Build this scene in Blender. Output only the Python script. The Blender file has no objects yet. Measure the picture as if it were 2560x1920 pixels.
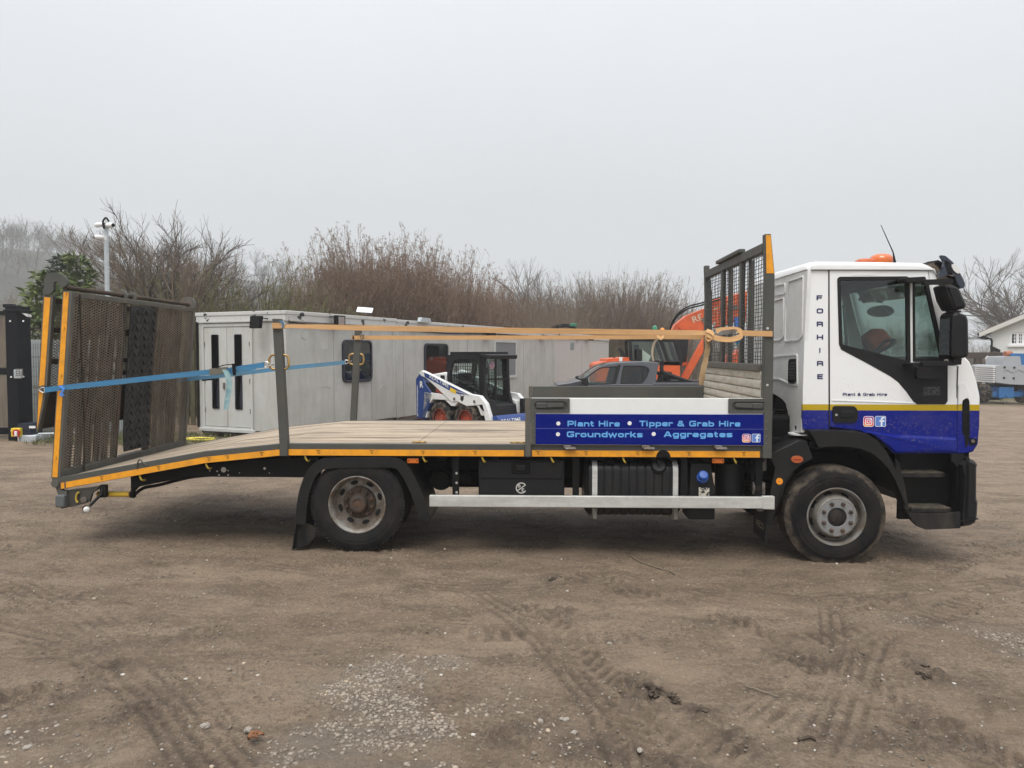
import bpy, bmesh, math, random
import numpy as np
from mathutils import Vector, Matrix
from mathutils.geometry import tessellate_polygon

random.seed(7)
sc = bpy.context.scene
COL = sc.collection
R = math.radians

# ------------------------------------------------------------------ camera
CAM_Z, FPX, PITCH = 1.9, 1897.0, math.atan(77 / 1897.0)
cam_d = bpy.data.cameras.new('camera')
cam_d.sensor_width = 36.0
cam_d.lens = FPX / 2560 * 36.0
cam_d.clip_start, cam_d.clip_end = 0.05, 5000
cam = bpy.data.objects.new('camera', cam_d)
cam.location = (0, 0, CAM_Z)
cam.rotation_euler = (math.pi / 2 - PITCH, 0, 0)
COL.objects.link(cam)
sc.camera = cam

# ------------------------------------------------------------------ sky: even overcast cloud over a Nishita sky
SUN_EL, SUN_AZ = 62, 195          # sun stands behind the camera, hidden by cloud
w = bpy.data.worlds.new('World')
sc.world = w
w.use_nodes = True
nt = w.node_tree
nt.nodes.clear()
sky = nt.nodes.new('ShaderNodeTexSky')
sky.sky_type = 'NISHITA'
sky.sun_disc = False
sky.sun_elevation, sky.sun_rotation = R(SUN_EL), R(SUN_AZ)
sky.air_density, sky.dust_density = 1.0, 4.0
hs = nt.nodes.new('ShaderNodeHueSaturation')
hs.inputs['Saturation'].default_value = 0.25
nt.links.new(sky.outputs[0], hs.inputs['Color'])
tc = nt.nodes.new('ShaderNodeTexCoord')
sep = nt.nodes.new('ShaderNodeSeparateXYZ')
nt.links.new(tc.outputs['Generated'], sep.inputs[0])
rmp = nt.nodes.new('ShaderNodeValToRGB')          # cloud luminance over elevation (same all the way round)
nt.links.new(sep.outputs['Z'], rmp.inputs[0])
els = rmp.color_ramp.elements
els[0].position, els[0].color = 0.0, (.425, .446, .466, 1)
els[1].position, els[1].color = 1.0, (1.28, 1.29, 1.31, 1)
e = els.new(.18); e.color = (.450, .470, .490, 1)
e = els.new(.42); e.color = (.585, .606, .640, 1)
nz = nt.nodes.new('ShaderNodeTexNoise')
nz.inputs['Scale'].default_value = 2.2
nz.inputs['Detail'].default_value = 4
nt.links.new(tc.outputs['Generated'], nz.inputs['Vector'])
mr = nt.nodes.new('ShaderNodeMapRange')
mr.inputs['To Min'].default_value, mr.inputs['To Max'].default_value = 9.3, 10.7
nt.links.new(nz.outputs[0], mr.inputs[0])
mul = nt.nodes.new('ShaderNodeVectorMath'); mul.operation = 'SCALE'
nt.links.new(rmp.outputs[0], mul.inputs[0]); nt.links.new(mr.outputs[0], mul.inputs['Scale'])
mx = nt.nodes.new('ShaderNodeMix'); mx.data_type = 'RGBA'
mx.inputs['Factor'].default_value = 0.92
nt.links.new(hs.outputs[0], mx.inputs[6]); nt.links.new(mul.outputs[0], mx.inputs[7])
bg = nt.nodes.new('ShaderNodeBackground')
bg.inputs['Strength'].default_value = 0.1
nt.links.new(mx.outputs[2], bg.inputs[0])
ow = nt.nodes.new('ShaderNodeOutputWorld')
nt.links.new(bg.outputs[0], ow.inputs[0])

sun_d = bpy.data.lights.new('sun', 'SUN')
sun_d.energy, sun_d.angle, sun_d.color = 1.5, R(32), (1.0, .96, .91)
sun = bpy.data.objects.new('sun', sun_d)
az = R(SUN_AZ)
sdir = Vector((math.sin(az) * math.cos(R(SUN_EL)), math.cos(az) * math.cos(R(SUN_EL)), math.sin(R(SUN_EL))))
sun.rotation_euler = sdir.to_track_quat('Z', 'Y').to_euler()
sun.location = (0, -20, 40)
COL.objects.link(sun)

vs = sc.view_settings
vs.view_transform, vs.look, vs.exposure, vs.gamma = 'Standard', 'None', 0.62, 1.0
sc.cycles.use_denoising = True
sc.cycles.max_bounces = 8
sc.cycles.transparent_max_bounces = 24
sc.cycles.volume_bounces = 1
sc.cycles.caustics_reflective = sc.cycles.caustics_refractive = False

# ------------------------------------------------------------------ projection helpers (measuring the photograph)
def ray(px, py):
    u, v = (px - 1280) / FPX, (960 - py) / FPX
    return Vector((u, math.cos(PITCH) + v * math.sin(PITCH), -math.sin(PITCH) + v * math.cos(PITCH)))

def gz(x, y):                      # the yard falls gently to the right and away
    x = np.clip(x, -40, 40); y = np.clip(y, -10, 60)
    return -.0168 * x - .005 * (y - 7)

def G(px, py):                     # the point of the ground at a pixel
    d = ray(px, py); t = 5.0
    for _ in range(30):
        p = d * t
        t = (CAM_Z - float(gz(p.x, p.y))) / -d.z
    p = d * t
    return Vector((p.x, p.y, float(gz(p.x, p.y))))

def WY(px, py, y):                 # world point at depth y
    d = ray(px, py); t = y / d.y
    return Vector((d.x * t, y, CAM_Z + d.z * t))

TRUCK_Y, YAW = 7.0, R(-2.0)
TR_INV = Matrix.Rotation(-YAW, 3, 'Z')
def hit(px, py, axis, val):        # truck-local point on a local axis plane
    o = TR_INV @ (Vector((0, 0, CAM_Z)) - Vector((0, TRUCK_Y, 0)))
    d = TR_INV @ ray(px, py)
    return o + d * ((val - o[axis]) / d[axis])
def T(px, py, Y=0.0):
    p = hit(px, py, 1, Y); return (p.x, p.z)
def TL(pts, Y=0.0): return [T(a, b, Y) for a, b in pts]
def zm(ox, oy, s):                 # coordinates read in an enlarged crop
    return lambda x, y: (ox + s * x, oy + s * y)
z1 = zm(0, 640, .41); z2 = zm(440, 720, .41); z3 = zm(1000, 720, .2411); z4 = zm(1300, 760, .2984)
z5 = zm(1700, 560, .3614); z6 = zm(1900, 540, .3376); z7 = zm(1850, 980, .321); z8 = zm(1000, 1080, .4295)
zA = zm(100, 1080, .1356); zB = zm(1870, 900, .15672); zC = zm(2240, 1040, .18083); zD = zm(80, 660, .12055)
zE = zm(600, 780, .16275); zF = zm(1440, 1120, .2351); zP = zm(1340, 800, .208); zH = zm(2380, 700, .2169)
zG = zm(0, 720, .2652)

# ------------------------------------------------------------------ object helpers
def tag(o, label=None, cat=None, group=None, kind=None):
    if label: o['label'] = label
    if cat: o['category'] = cat
    if group: o['group'] = group
    if kind: o['kind'] = kind
    return o

def thing(name, label, cat, loc=(0, 0, 0), rz=0.0, group=None):
    o = bpy.data.objects.new(name, None)
    o.empty_display_size = .2
    o.location = loc; o.rotation_euler = (0, 0, rz)
    COL.objects.link(o)
    return tag(o, label, cat, group)

def copy_tree(o, parent=None):
    c = o.copy(); COL.objects.link(c)
    c.parent = parent
    for ch in [q for q in bpy.data.objects if q.parent == o]:
        copy_tree(ch, c)
    return c

class MB:
    def __init__(s): s.v, s.f = [], []
    def add(s, vs_, fs):
        b = len(s.v)
        s.v += [tuple(p) for p in vs_]
        s.f += [tuple(i + b for i in f) for f in fs]
        return s
    def box(s, x0, x1, y0, y1, z0, z1):
        return s.add([(x0,y0,z0),(x1,y0,z0),(x1,y1,z0),(x0,y1,z0),(x0,y0,z1),(x1,y0,z1),(x1,y1,z1),(x0,y1,z1)],
                     [(0,3,2,1),(4,5,6,7),(0,1,5,4),(1,2,6,5),(2,3,7,6),(3,0,4,7)])
    def obox(s, c, size, rot=None):
        c = Vector(c); m = rot or Matrix.Identity(3)
        vs_ = []
        for k in range(8):
            p = Vector(((k & 1) - .5, ((k >> 1) & 1) - .5, (k >> 2) - .5))
            vs_.append(c + m @ Vector((p.x * size[0], p.y * size[1], p.z * size[2])))
        return s.add(vs_, [(0,2,3,1),(4,5,7,6),(0,1,5,4),(1,3,7,5),(3,2,6,7),(2,0,4,6)])
    def bar(s, a, b, wd, hd, up=(0, 0, 1)):      # rectangular bar from a to b; wd across, hd along 'up'
        a, b = Vector(a), Vector(b); d = (b - a); L = d.length; d.normalize()
        u = Vector(up); sd = d.cross(u)
        if sd.length < 1e-4: sd = d.cross(Vector((1, 0, 0)))
        sd.normalize(); u = sd.cross(d).normalized()
        return s.obox((a + b) / 2, (L, wd, hd), Matrix((d, sd, u)).transposed())
    def plate(s, outer, holes, y0, y1, fy=None, axis=1):
        """solid plate from an outline in the plane across 'axis', with holes"""
        loops = [outer] + list(holes or [])
        def mk(a, b, d):
            return (a, d, b) if axis == 1 else ((d, a, b) if axis == 0 else (a, b, d))
        flat = [p for l in loops for p in l]
        n = len(flat)
        tris = tessellate_polygon([[Vector((p[0], p[1], 0)) for p in l] for l in loops])
        off = (lambda p: fy(p)) if fy else (lambda p: 0.0)
        vs_ = [mk(p[0], p[1], y0 + off(p)) for p in flat] + [mk(p[0], p[1], y1 + off(p)) for p in flat]
        fs = [tuple(t) for t in tris] + [tuple(i + n for i in reversed(t)) for t in tris]
        b = 0
        for l in loops:
            m = len(l)
            for i in range(m):
                j = (i + 1) % m
                fs.append((b + i, b + j, b + j + n, b + i + n))
            b += m
        return s.add(vs_, fs)
    def tube(s, pts, r, n=8, cap=True):
        pts = [Vector(p) for p in pts]; m = len(pts)
        rr = r if isinstance(r, (list, tuple)) else [r] * m
        vs_, fs = [], []
        prev = None
        for i, p in enumerate(pts):
            d = (pts[min(i + 1, m - 1)] - pts[max(i - 1, 0)]).normalized()
            if prev is None:
                a = d.cross(Vector((0, 0, 1)))
                if a.length < .05: a = d.cross(Vector((1, 0, 0)))
            else:
                a = prev - d * prev.dot(d)
            a.normalize(); prev = a
            c = d.cross(a)
            for k in range(n):
                t = 2 * math.pi * k / n
                vs_.append(p + (a * math.cos(t) + c * math.sin(t)) * rr[i])
        for i in range(m - 1):
            for k in range(n):
                q = (k + 1) % n
                fs.append((i*n+k, i*n+q, (i+1)*n+q, (i+1)*n+k))
        if cap:
            fs.append(tuple(reversed(range(n)))); fs.append(tuple(range((m-1)*n, m*n)))
        return s.add(vs_, fs)
    def lathe(s, prof, c, axis=(0, -1, 0), n=48, closed=False, cap=True):
        """prof: (radius, offset along axis)"""
        c, ax = Vector(c), Vector(axis).normalized()
        a = ax.cross(Vector((0, 0, 1)))
        if a.length < .05: a = Vector((1, 0, 0))
        a.normalize(); b = ax.cross(a)
        vs_, fs = [], []
        for r, o in prof:
            for k in range(n):
                t = 2 * math.pi * k / n
                vs_.append(c + ax * o + (a * math.cos(t) + b * math.sin(t)) * r)
        m = len(prof)
        for i in range(m if closed else m - 1):
            i2 = (i + 1) % m
            for k in range(n):
                q = (k + 1) % n
                fs.append((i*n+k, i*n+q, i2*n+q, i2*n+k))
        if not closed and cap:
            fs.append(tuple(reversed(range(n)))); fs.append(tuple(range((m-1)*n, m*n)))
        return s.add(vs_, fs)
    def disc(s, c, r, axis=(0, -1, 0), t=.004, n=24, sx=1.0):
        return s.lathe([(r, 0), (r, t)], c, axis, n)
    def strip(s, pts, wvec, t):
        """flat webbing along pts, width vector(s), thickness t"""
        pts = [Vector(p) for p in pts]; m = len(pts)
        ws = wvec if isinstance(wvec, list) else [wvec] * m
        vs_, fs = [], []
        for i, p in enumerate(pts):
            d = (pts[min(i+1, m-1)] - pts[max(i-1, 0)]).normalized()
            wv = Vector(ws[i]); nn = d.cross(wv).normalized() * t / 2
            vs_ += [p - wv/2 - nn, p + wv/2 - nn, p + wv/2 + nn, p - wv/2 + nn]
        for i in range(m - 1):
            for k in range(4):
                q = (k + 1) % 4
                fs.append((i*4+k, i*4+q, (i+1)*4+q, (i+1)*4+k))
        fs += [(3, 2, 1, 0), tuple((m-1)*4 + k for k in range(4))]
        return s.add(vs_, fs)
    def loft(s, loops, cap=True):
        n = len(loops[0]); vs_, fs = [], []
        for l in loops: vs_ += l
        for i in range(len(loops) - 1):
            for k in range(n):
                q = (k + 1) % n
                fs.append((i*n+k, i*n+q, (i+1)*n+q, (i+1)*n+k))
        if cap:
            fs.append(tuple(reversed(range(n)))); fs.append(tuple(range((len(loops)-1)*n, len(loops)*n)))
        return s.add(vs_, fs)
    def xf(s, m):
        s.v = [tuple(m @ Vector(p)) for p in s.v]; return s
    def mesh(s, name, smooth=None, recalc=True):
        me = bpy.data.meshes.new(name)
        me.from_pydata(s.v, [], s.f)
        if recalc:
            bm = bmesh.new(); bm.from_mesh(me)
            bmesh.ops.recalc_face_normals(bm, faces=bm.faces)
            bm.to_mesh(me); bm.free()
        if smooth:
            me.shade_smooth(); me.set_sharp_from_angle(angle=R(smooth))
        return me
    def build(s, name, mat, parent=None, bevel=0, smooth=None, seg=2, recalc=True):
        me = s.mesh(name, smooth, recalc)
        return mkobj(name, me, mat, parent, bevel, seg)

def mkobj(name, me, mat, parent=None, bevel=0, seg=2):
    o = bpy.data.objects.new(name, me)
    if mat and not me.materials: me.materials.append(mat)
    COL.objects.link(o)
    if parent is not None: o.parent = parent
    if bevel:
        m = o.modifiers.new('bevel', 'BEVEL')
        m.width, m.segments, m.limit_method, m.angle_limit = bevel, seg, 'ANGLE', R(38)
        me.shade_smooth(); me.set_sharp_from_angle(angle=R(50))
        m.harden_normals = False
    return o

def rrect(x0, x1, z0, z1, r=.03, n=5):
    out = []
    for cx, cz, a0 in ((x1-r, z1-r, 0), (x0+r, z1-r, 90), (x0+r, z0+r, 180), (x1-r, z0+r, 270)):
        for k in range(n + 1):
            t = R(a0 + 90 * k / n); out.append((cx + r*math.cos(t), cz + r*math.sin(t)))
    return out

def rpoly(pts, r, n=4):
    """round the corners of a polygon"""
    out = []; m = len(pts)
    for i in range(m):
        p = Vector(pts[i]); a = Vector(pts[i-1]); b = Vector(pts[(i+1) % m])
        da, db = (a - p), (b - p)
        rr = min(r, da.length * .45, db.length * .45)
        A, B = p + da.normalized() * rr, p + db.normalized() * rr
        for k in range(n + 1):
            t = k / n
            q = A * (1-t)**2 + p * 2*t*(1-t) + B * t*t
            out.append((q.x, q.y))
    return out

def inset(poly, d):
    """move a polygon inwards by d"""
    n = len(poly); ar = sum(poly[i][0]*poly[(i+1) % n][1] - poly[(i+1) % n][0]*poly[i][1] for i in range(n))
    s_ = 1 if ar > 0 else -1
    out = []
    for i in range(n):
        p, a, b = Vector(poly[i]), Vector(poly[i-1]), Vector(poly[(i+1) % n])
        e1, e2 = (p - a), (b - p)
        if e1.length < 1e-6: e1 = e2
        if e2.length < 1e-6: e2 = e1
        e1.normalize(); e2.normalize()
        n1, n2 = Vector((-e1.y, e1.x)) * s_, Vector((-e2.y, e2.x)) * s_
        m = (n1 + n2)
        if m.length < 1e-4: m = n1.copy()
        m.normalize(); c = max(.35, m.dot(n1))
        q = p + m * (d / c); out.append((q.x, q.y))
    return out

def spline(pts, n=8):
    """Catmull-Rom through points of any dimension"""
    P = [Vector(p) for p in pts]; P = [P[0]*2 - P[1]] + P + [P[-1]*2 - P[-2]]
    out = []
    for i in range(1, len(P) - 2):
        a, b, c, d = P[i-1], P[i], P[i+1], P[i+2]
        for k in range(n):
            t = k / n
            out.append(.5 * ((b*2) + (c-a)*t + (a*2 - b*5 + c*4 - d)*t*t + (b*3 - a - c*3 + d)*t**3))
    out.append(P[-2]); return out

_font_cache = {}
def text_mesh(s, bold=0.0):
    cu = bpy.data.curves.new('lettering', 'FONT')
    cu.body = s; cu.size = 1.0; cu.offset = bold; cu.resolution_u = 3
    ob = bpy.data.objects.new('tmp', cu); COL.objects.link(ob)
    dg = bpy.context.evaluated_depsgraph_get(); dg.update()
    me = bpy.data.meshes.new_from_object(ob.evaluated_get(dg))
    vs_ = [tuple(v.co) for v in me.vertices]; fs = [tuple(p.vertices) for p in me.polygons]
    bpy.data.objects.remove(ob); bpy.data.curves.remove(cu); bpy.data.meshes.remove(me)
    return vs_, fs

def lettering(mb, s, o, ux, uz, width, cap, bold=.012, centre=False):
    """flat print: o lower left, ux / uz unit directions, width of the line, cap height"""
    vs_, fs = text_mesh(s, bold)
    x0, x1 = min(v[0] for v in vs_), max(v[0] for v in vs_)
    h = .7
    kx = width / (x1 - x0); kz = cap / h
    o, ux, uz = Vector(o), Vector(ux), Vector(uz)
    mb.add([o + ux * ((v[0] - x0) * kx) + uz * (v[1] * kz) for v in vs_], fs)
    return mb


# wide squared sign lettering drawn as strokes: glyph = (advance, [polylines of (x, y, corner radius)], closed flags)
SW = .235
def _g():
    h, x = SW/2, .74
    t, xt = 1-h, x-h
    m = .50
    r = .24
    return {
     'F': (1.0, [[(h,0,0),(h,t,0),(.98,t,0)], [(h,m-.02,0),(.90,m-.02,0)]]),
     'O': (1.22, [[(h,h,r),(1.08,h,r),(1.08,t,r),(h,t,r),'c']]),
     'R': (1.18, [[(h,0,0),(h,t,0),(1.02,t,.18),(1.02,.44,.18),(h,.44,0)], [(.75,.44,0),(1.04,.40,.14),(1.04,0,0)]]),
     'H': (1.22, [[(h,0,0),(h,1,0)], [(1.05,0,0),(1.05,1,0)], [(h,m,0),(1.05,m,0)]]),
     'I': (.38, [[(h,0,0),(h,1,0)]]),
     'E': (1.06, [[(1.0,h,0),(h,h,0),(h,t,0),(1.0,t,0)], [(h,m,0),(.92,m,0)]]),
     'P': (1.12, [[(h,0,0),(h,t,0),(1.0,t,.2),(1.0,.40,.2),(h,.40,0)]]),
     'T': (1.06, [[(0,t,0),(1.04,t,0)], [(.52,t,0),(.52,0,0)]]),
     'G': (1.22, [[(1.06,.74,0),(1.06,t,.2),(h,t,r),(h,h,r),(1.06,h,r),(1.06,.46,0),(.62,.46,0)]]),
     'A': (1.22, [[(.06,0,0),(.50,t,0),(.66,t,0),(1.12,0,0)], [(.28,.30,0),(.92,.30,0)]]),
     '&': (1.22, [[(1.16,.02,0),(.30,.66,.05),(.30,t,.14),(.80,t,.14),(.80,.62,.1),(h,.40,.15),(h,h,.2),(.86,h,.2),(1.04,.46,0)]]),
     'l': (.36, [[(h,0,0),(h,1,0)]]),
     'i': (.36, [[(h,0,0),(h,x,0)], [(h,.84,0),(h,1,0)]]),
     'a': (.98, [[(.10,xt,0),(.84,xt,.2),(.84,0,0)], [(.84,.40,0),(h,.40,.14),(h,h,.14),(.84,h,0)]]),
     'n': (.98, [[(h,0,0),(h,x,0)], [(h,xt,0),(.84,xt,.24),(.84,0,0)]]),
     'u': (.98, [[(h,x,0),(h,h,.24),(.84,h,0)], [(.84,x,0),(.84,0,0)]]),
     't': (.66, [[(.22,.95,0),(.22,h,.18),(.60,h,0)], [(0,xt,0),(.58,xt,0)]]),
     'r': (.70, [[(h,0,0),(h,x,0)], [(h,xt,.0),(.64,xt,.16),(.64,.50,0)]]),
     'e': (.98, [[(.84,.18,0),(.84,h,.14),(h,h,.22),(h,xt,.22),(.86,xt,.22),(.86,.36,0),(h,.36,0)]]),
     'o': (.98, [[(h,h,.24),(.86,h,.24),(.86,xt,.24),(h,xt,.24),'c']]),
     'p': (.98, [[(h,-.26,0),(h,x,0)], [(h,xt,0),(.86,xt,.24),(.86,h,.24),(h,h,0)]]),
     'b': (.98, [[(h,1,0),(h,0,0)], [(h,xt,0),(.86,xt,.24),(.86,h,.24),(h,h,0)]]),
     'd': (.98, [[(.86,1,0),(.86,0,0)], [(.86,xt,0),(h,xt,.24),(h,h,.24),(.86,h,0)]]),
     'g': (.98, [[(.86,x,0),(.86,-.18,.2),(.12,-.18,0)], [(.86,xt,0),(h,xt,.24),(h,h,.24),(.86,h,0)]]),
     'k': (.94, [[(h,0,0),(h,1,0)], [(h,.36,0),(.34,.38,0),(.82,x,0)], [(.34,.40,0),(.88,0,0)]]),
     's': (.92, [[(.80,.56,0),(.80,xt,.12),(h,xt,.18),(h,.38,.16),(.80,.36,.16),(.80,h,.16),(h,h,.12),(h,.20,0)]]),
     'w': (1.36, [[(.05,x,0),(.34,.05,0),(.66,.64,0),(.98,.05,0),(1.28,x,0)]]),
     ' ': (.55, []),
    }
GLY = _g()
def _ribbon(pl, closed, w_):
    P = []; n = len(pl)
    for i, (a, b, r) in enumerate(pl):
        p = Vector((a, b))
        if r and (closed or 0 < i < n-1):
            q0, q1 = Vector(pl[i-1][:2]), Vector(pl[(i+1) % n][:2]); d0, d1 = q0-p, q1-p
            rr = min(r, d0.length*.5, d1.length*.5); A, B = p + d0.normalized()*rr, p + d1.normalized()*rr
            P += [A*(1-t)**2 + p*2*t*(1-t) + B*t*t for t in (0, .25, .5, .75, 1)]
        else: P.append(p)
    vs_, m = [], len(P)
    for i, p in enumerate(P):
        if closed: e1, e2 = p - P[i-1], P[(i+1) % m] - p
        else: e1, e2 = (p - P[max(i-1, 0)]) if i else (P[1]-P[0]), (P[min(i+1, m-1)] - p) if i < m-1 else (P[-1]-P[-2])
        if e1.length < 1e-6: e1 = e2
        if e2.length < 1e-6: e2 = e1
        e1.normalize(); e2.normalize(); n1, n2 = Vector((-e1.y, e1.x)), Vector((-e2.y, e2.x)); q = n1 + n2
        q = q.normalized() if q.length > 1e-3 else n1
        q = q * (w_/2 / max(.45, q.dot(n1))); vs_ += [p + q, p - q]
    return vs_, [(2*i, 2*i+1, (2*i+3) % (2*m), (2*i+2) % (2*m)) for i in range(m if closed else m-1)]
def signtext(mb, s, o, ux, uz, width, cap, only=None):
    o, ux, uz = Vector(o), Vector(ux), Vector(uz); x = 0; parts = []
    for ci, ch in enumerate(s):
        adv, pls = GLY[ch]
        for pl in pls:
            closed = pl[-1] == 'c'
            v, f = _ribbon(pl[:-1] if closed else pl, closed, SW); parts.append(([(p.x + x, p.y) for p in v], f, ci))
        x += adv + .14
    kx = width / (x - .14 - (.02))
    if only is not None: parts = [q for q in parts if only[0] <= q[2] < only[1]]
    nrm = ux.cross(uz)
    for i, (v, f, _c) in enumerate(parts):
        lift = nrm * (.00012*(i % 4))
        mb.add([o + ux*p[0]*kx + uz*p[1]*cap + lift for p in v], f)
    return mb

# ------------------------------------------------------------------ materials
def srgb(h):
    h = h.lstrip('#')
    c = [int(h[i:i+2], 16) / 255 for i in (0, 2, 4)]
    return tuple(x / 12.92 if x <= .04045 else ((x + .055) / 1.055) ** 2.4 for x in c)
def c4(c): return (*(srgb(c) if isinstance(c, str) else c), 1)

class NT:
    def __init__(s, name):
        s.m = bpy.data.materials.new(name); s.m.use_nodes = True
        s.t = s.m.node_tree; s.t.nodes.clear()
        s.out = s.n('ShaderNodeOutputMaterial')
        s.b = s.n('ShaderNodeBsdfPrincipled')
        s.l(s.b.outputs[0], s.out.inputs[0])
        s.tc = s.n('ShaderNodeTexCoord')
    def n(s, t, **k):
        nd = s.t.nodes.new(t)
        for a, b in k.items(): setattr(nd, a, b)
        return nd
    def l(s, a, b): s.t.links.new(a, b)
    def noise(s, scale, detail=5, rough=.6, stretch=None, vec=None, dist=0):
        nd = s.n('ShaderNodeTexNoise')
        nd.inputs['Scale'].default_value = scale; nd.inputs['Detail'].default_value = detail
        nd.inputs['Roughness'].default_value = rough; nd.inputs['Distortion'].default_value = dist
        v = vec or s.tc.outputs['Object']
        if stretch:
            mp = s.n('ShaderNodeMapping'); mp.inputs['Scale'].default_value = stretch
            s.l(v, mp.inputs[0]); v = mp.outputs[0]
        s.l(v, nd.inputs['Vector'])
        return nd.outputs[0]
    def ramp(s, f, lo, hi, a=0.0, b=1.0):
        nd = s.n('ShaderNodeMapRange'); nd.clamp = True
        nd.inputs[1].default_value, nd.inputs[2].default_value = lo, hi
        nd.inputs[3].default_value, nd.inputs[4].default_value = a, b
        s.l(f, nd.inputs[0]); return nd.outputs[0]
    def mix(s, f, a, b):
        nd = s.n('ShaderNodeMix', data_type='RGBA')
        for v, i in ((f, 0), (a, 6), (b, 7)):
            if hasattr(v, 'is_output'): s.l(v, nd.inputs[i])
            elif i == 0: nd.inputs[0].default_value = v
            else: nd.inputs[i].default_value = c4(v)
        return nd.outputs[2]
    def math(s, op, a, b=0.0):
        nd = s.n('ShaderNodeMath', operation=op)
        for v, i in ((a, 0), (b, 1)):
            if hasattr(v, 'is_output'): s.l(v, nd.inputs[i])
            else: nd.inputs[i].default_value = v
        return nd.outputs[0]
    def bump(s, h, strength=.3, dist=.01):
        nd = s.n('ShaderNodeBump'); nd.inputs['Strength'].default_value = strength
        nd.inputs['Distance'].default_value = dist
        s.l(h, nd.inputs['Height']); s.l(nd.outputs[0], s.b.inputs['Normal'])
    def set(s, **k):
        for a, v in k.items():
            a = {'col': 'Base Color', 'rough': 'Roughness', 'metal': 'Metallic', 'spec': 'Specular IOR Level',
                 'coat': 'Coat Weight', 'crough': 'Coat Roughness', 'trans': 'Transmission Weight', 'ior': 'IOR',
                 'sub': 'Subsurface Weight', 'emc': 'Emission Color', 'ems': 'Emission Strength', 'alpha': 'Alpha'}[a]
            if hasattr(v, 'is_output'): s.l(v, s.b.inputs[a])
            elif isinstance(v, (str, tuple)): s.b.inputs[a].default_value = c4(v)
            else: s.b.inputs[a].default_value = v
        return s

def M(name, col, rough=.55, metal=0.0, col2=None, scale=5.0, lo=.4, hi=.65, stretch=None, dirt=0.0,
      dirtcol=(.11, .085, .06), dscale=2.5, bump=0.0, bscale=80, spec=.5, coat=0.0, dstretch=None):
    k = NT(name)
    c = None
    if col2 is not None:
        c = k.mix(k.ramp(k.noise(scale, 6, .65, stretch), lo, hi), col, col2)
    if dirt:
        f = k.math('MULTIPLY', k.ramp(k.noise(dscale, 8, .72, dstretch), .42, .72), dirt)
        c = k.mix(f, c if c is not None else col, dirtcol)
        k.set(rough=k.math('ADD', k.math('MULTIPLY', f, .4), rough))
    else:
        k.set(rough=rough)
    k.set(col=c if c is not None else col, metal=metal, spec=spec, coat=coat)
    if bump: k.bump(k.noise(bscale, 4, .6, stretch), bump, .004)
    return k.m

def glass(name, tint=(.80, .87, .85), ior=1.5, extra=.0, rough=.01):
    k = NT(name); k.t.nodes.remove(k.b)
    tr = k.n('ShaderNodeBsdfTransparent'); tr.inputs[0].default_value = (*tint, 1)
    gl = k.n('ShaderNodeBsdfGlossy'); gl.inputs['Roughness'].default_value = rough
    fr = k.n('ShaderNodeLayerWeight'); fr.inputs[0].default_value = .5
    mxs = k.n('ShaderNodeMixShader')
    k.l(k.math('ADD', k.math('MULTIPLY', k.math('POWER', fr.outputs['Facing'], 4.0), .8), .035 + extra), mxs.inputs[0])
    k.l(tr.outputs[0], mxs.inputs[1]); k.l(gl.outputs[0], mxs.inputs[2]); k.l(mxs.outputs[0], k.out.inputs[0])
    return k.m

GREY = M('grey_paint', (.078, .082, .075), .5, spec=.3, col2=(.066, .068, .062), scale=3, dirt=.35, dscale=5)
GREYW = M('worn_grey_paint', (.085, .085, .075), .6, col2=(.15, .12, .085), scale=6, lo=.5, hi=.75, dirt=.5, dscale=9, stretch=(2, 2, .7))
BLACKM = M('black_frame_paint', (.006, .006, .0065), .65, dirt=.2, dscale=4, dirtcol=(.03, .026, .02), spec=.15)
PLASTIC = M('black_plastic', (.008, .008, .009), .5, bump=.15, bscale=300, dirt=.10, dscale=3, dirtcol=(.05, .043, .035), spec=.28)
PLASTIC2 = M('dusty_black_plastic', (.010, .010, .011), .6, spec=.25, dirt=.32, dscale=6, dirtcol=(.14, .115, .085), dstretch=(1, 1, .35))
RUBBER = M('tyre_rubber', (.011, .011, .012), .8, dirt=.55, dscale=5, dirtcol=(.05, .043, .035), bump=.2, bscale=120, spec=.2)
RUBBERD = M('muddy_tyre_rubber', (.014, .014, .015), .8, spec=.2, col2=(.12, .095, .07), scale=7, lo=.45, hi=.6, bump=.3, bscale=60)
YEL = M('reflective_yellow', (.86, .36, .012), .42, col2=(.78, .32, .015), scale=9, dirt=.22, dscale=9)
YELP = M('old_yellow_paint', (.62, .40, .03), .5, col2=(.14, .05, .02), scale=14, lo=.5, hi=.6)
RING = M('gold_zinc', (.55, .36, .12), .4, .6, col2=(.25, .15, .06), scale=30)
ALU = M('aluminium', (.63, .63, .60), .48, .35, col2=(.50, .50, .47), scale=5, dirt=.18, dscale=14, stretch=(.4, 1, 3))
ALUB = M('weathered_aluminium_plank', (.52, .49, .42), .6, .05, col2=(.37, .335, .27), scale=7, dirt=.3, dscale=9, stretch=(1, .35, 3))
STEEL = M('zinc_steel', (.55, .55, .54), .35, .8)
STEELD = M('dull_steel', (.22, .21, .2), .5, .5, col2=(.14, .1, .07), scale=12)
GALV = M('galvanised_steel', (.52, .56, .58), .5, .4, col2=(.42, .46, .48), scale=14)
WHITE = M('white_truck_paint', (.80, .81, .80), .32, coat=.2, dirt=.10, dscale=3, dirtcol=(.35, .32, .28))
WHITED = M('dull_white_paint', (.76, .77, .76), .4, dirt=.25, dscale=4, dirtcol=(.32, .29, .25))
PANELW = M('white_side_panel', (.78, .80, .78), .35, dirt=.12, dscale=7, dirtcol=(.4, .36, .3))
BLUE = M('dark_blue_vinyl', (.0012, .0085, .165), .35, spec=.10, dirt=.05, dscale=6)
LBLUE = M('light_blue_lettering', (.13, .40, .80), .4)
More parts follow.
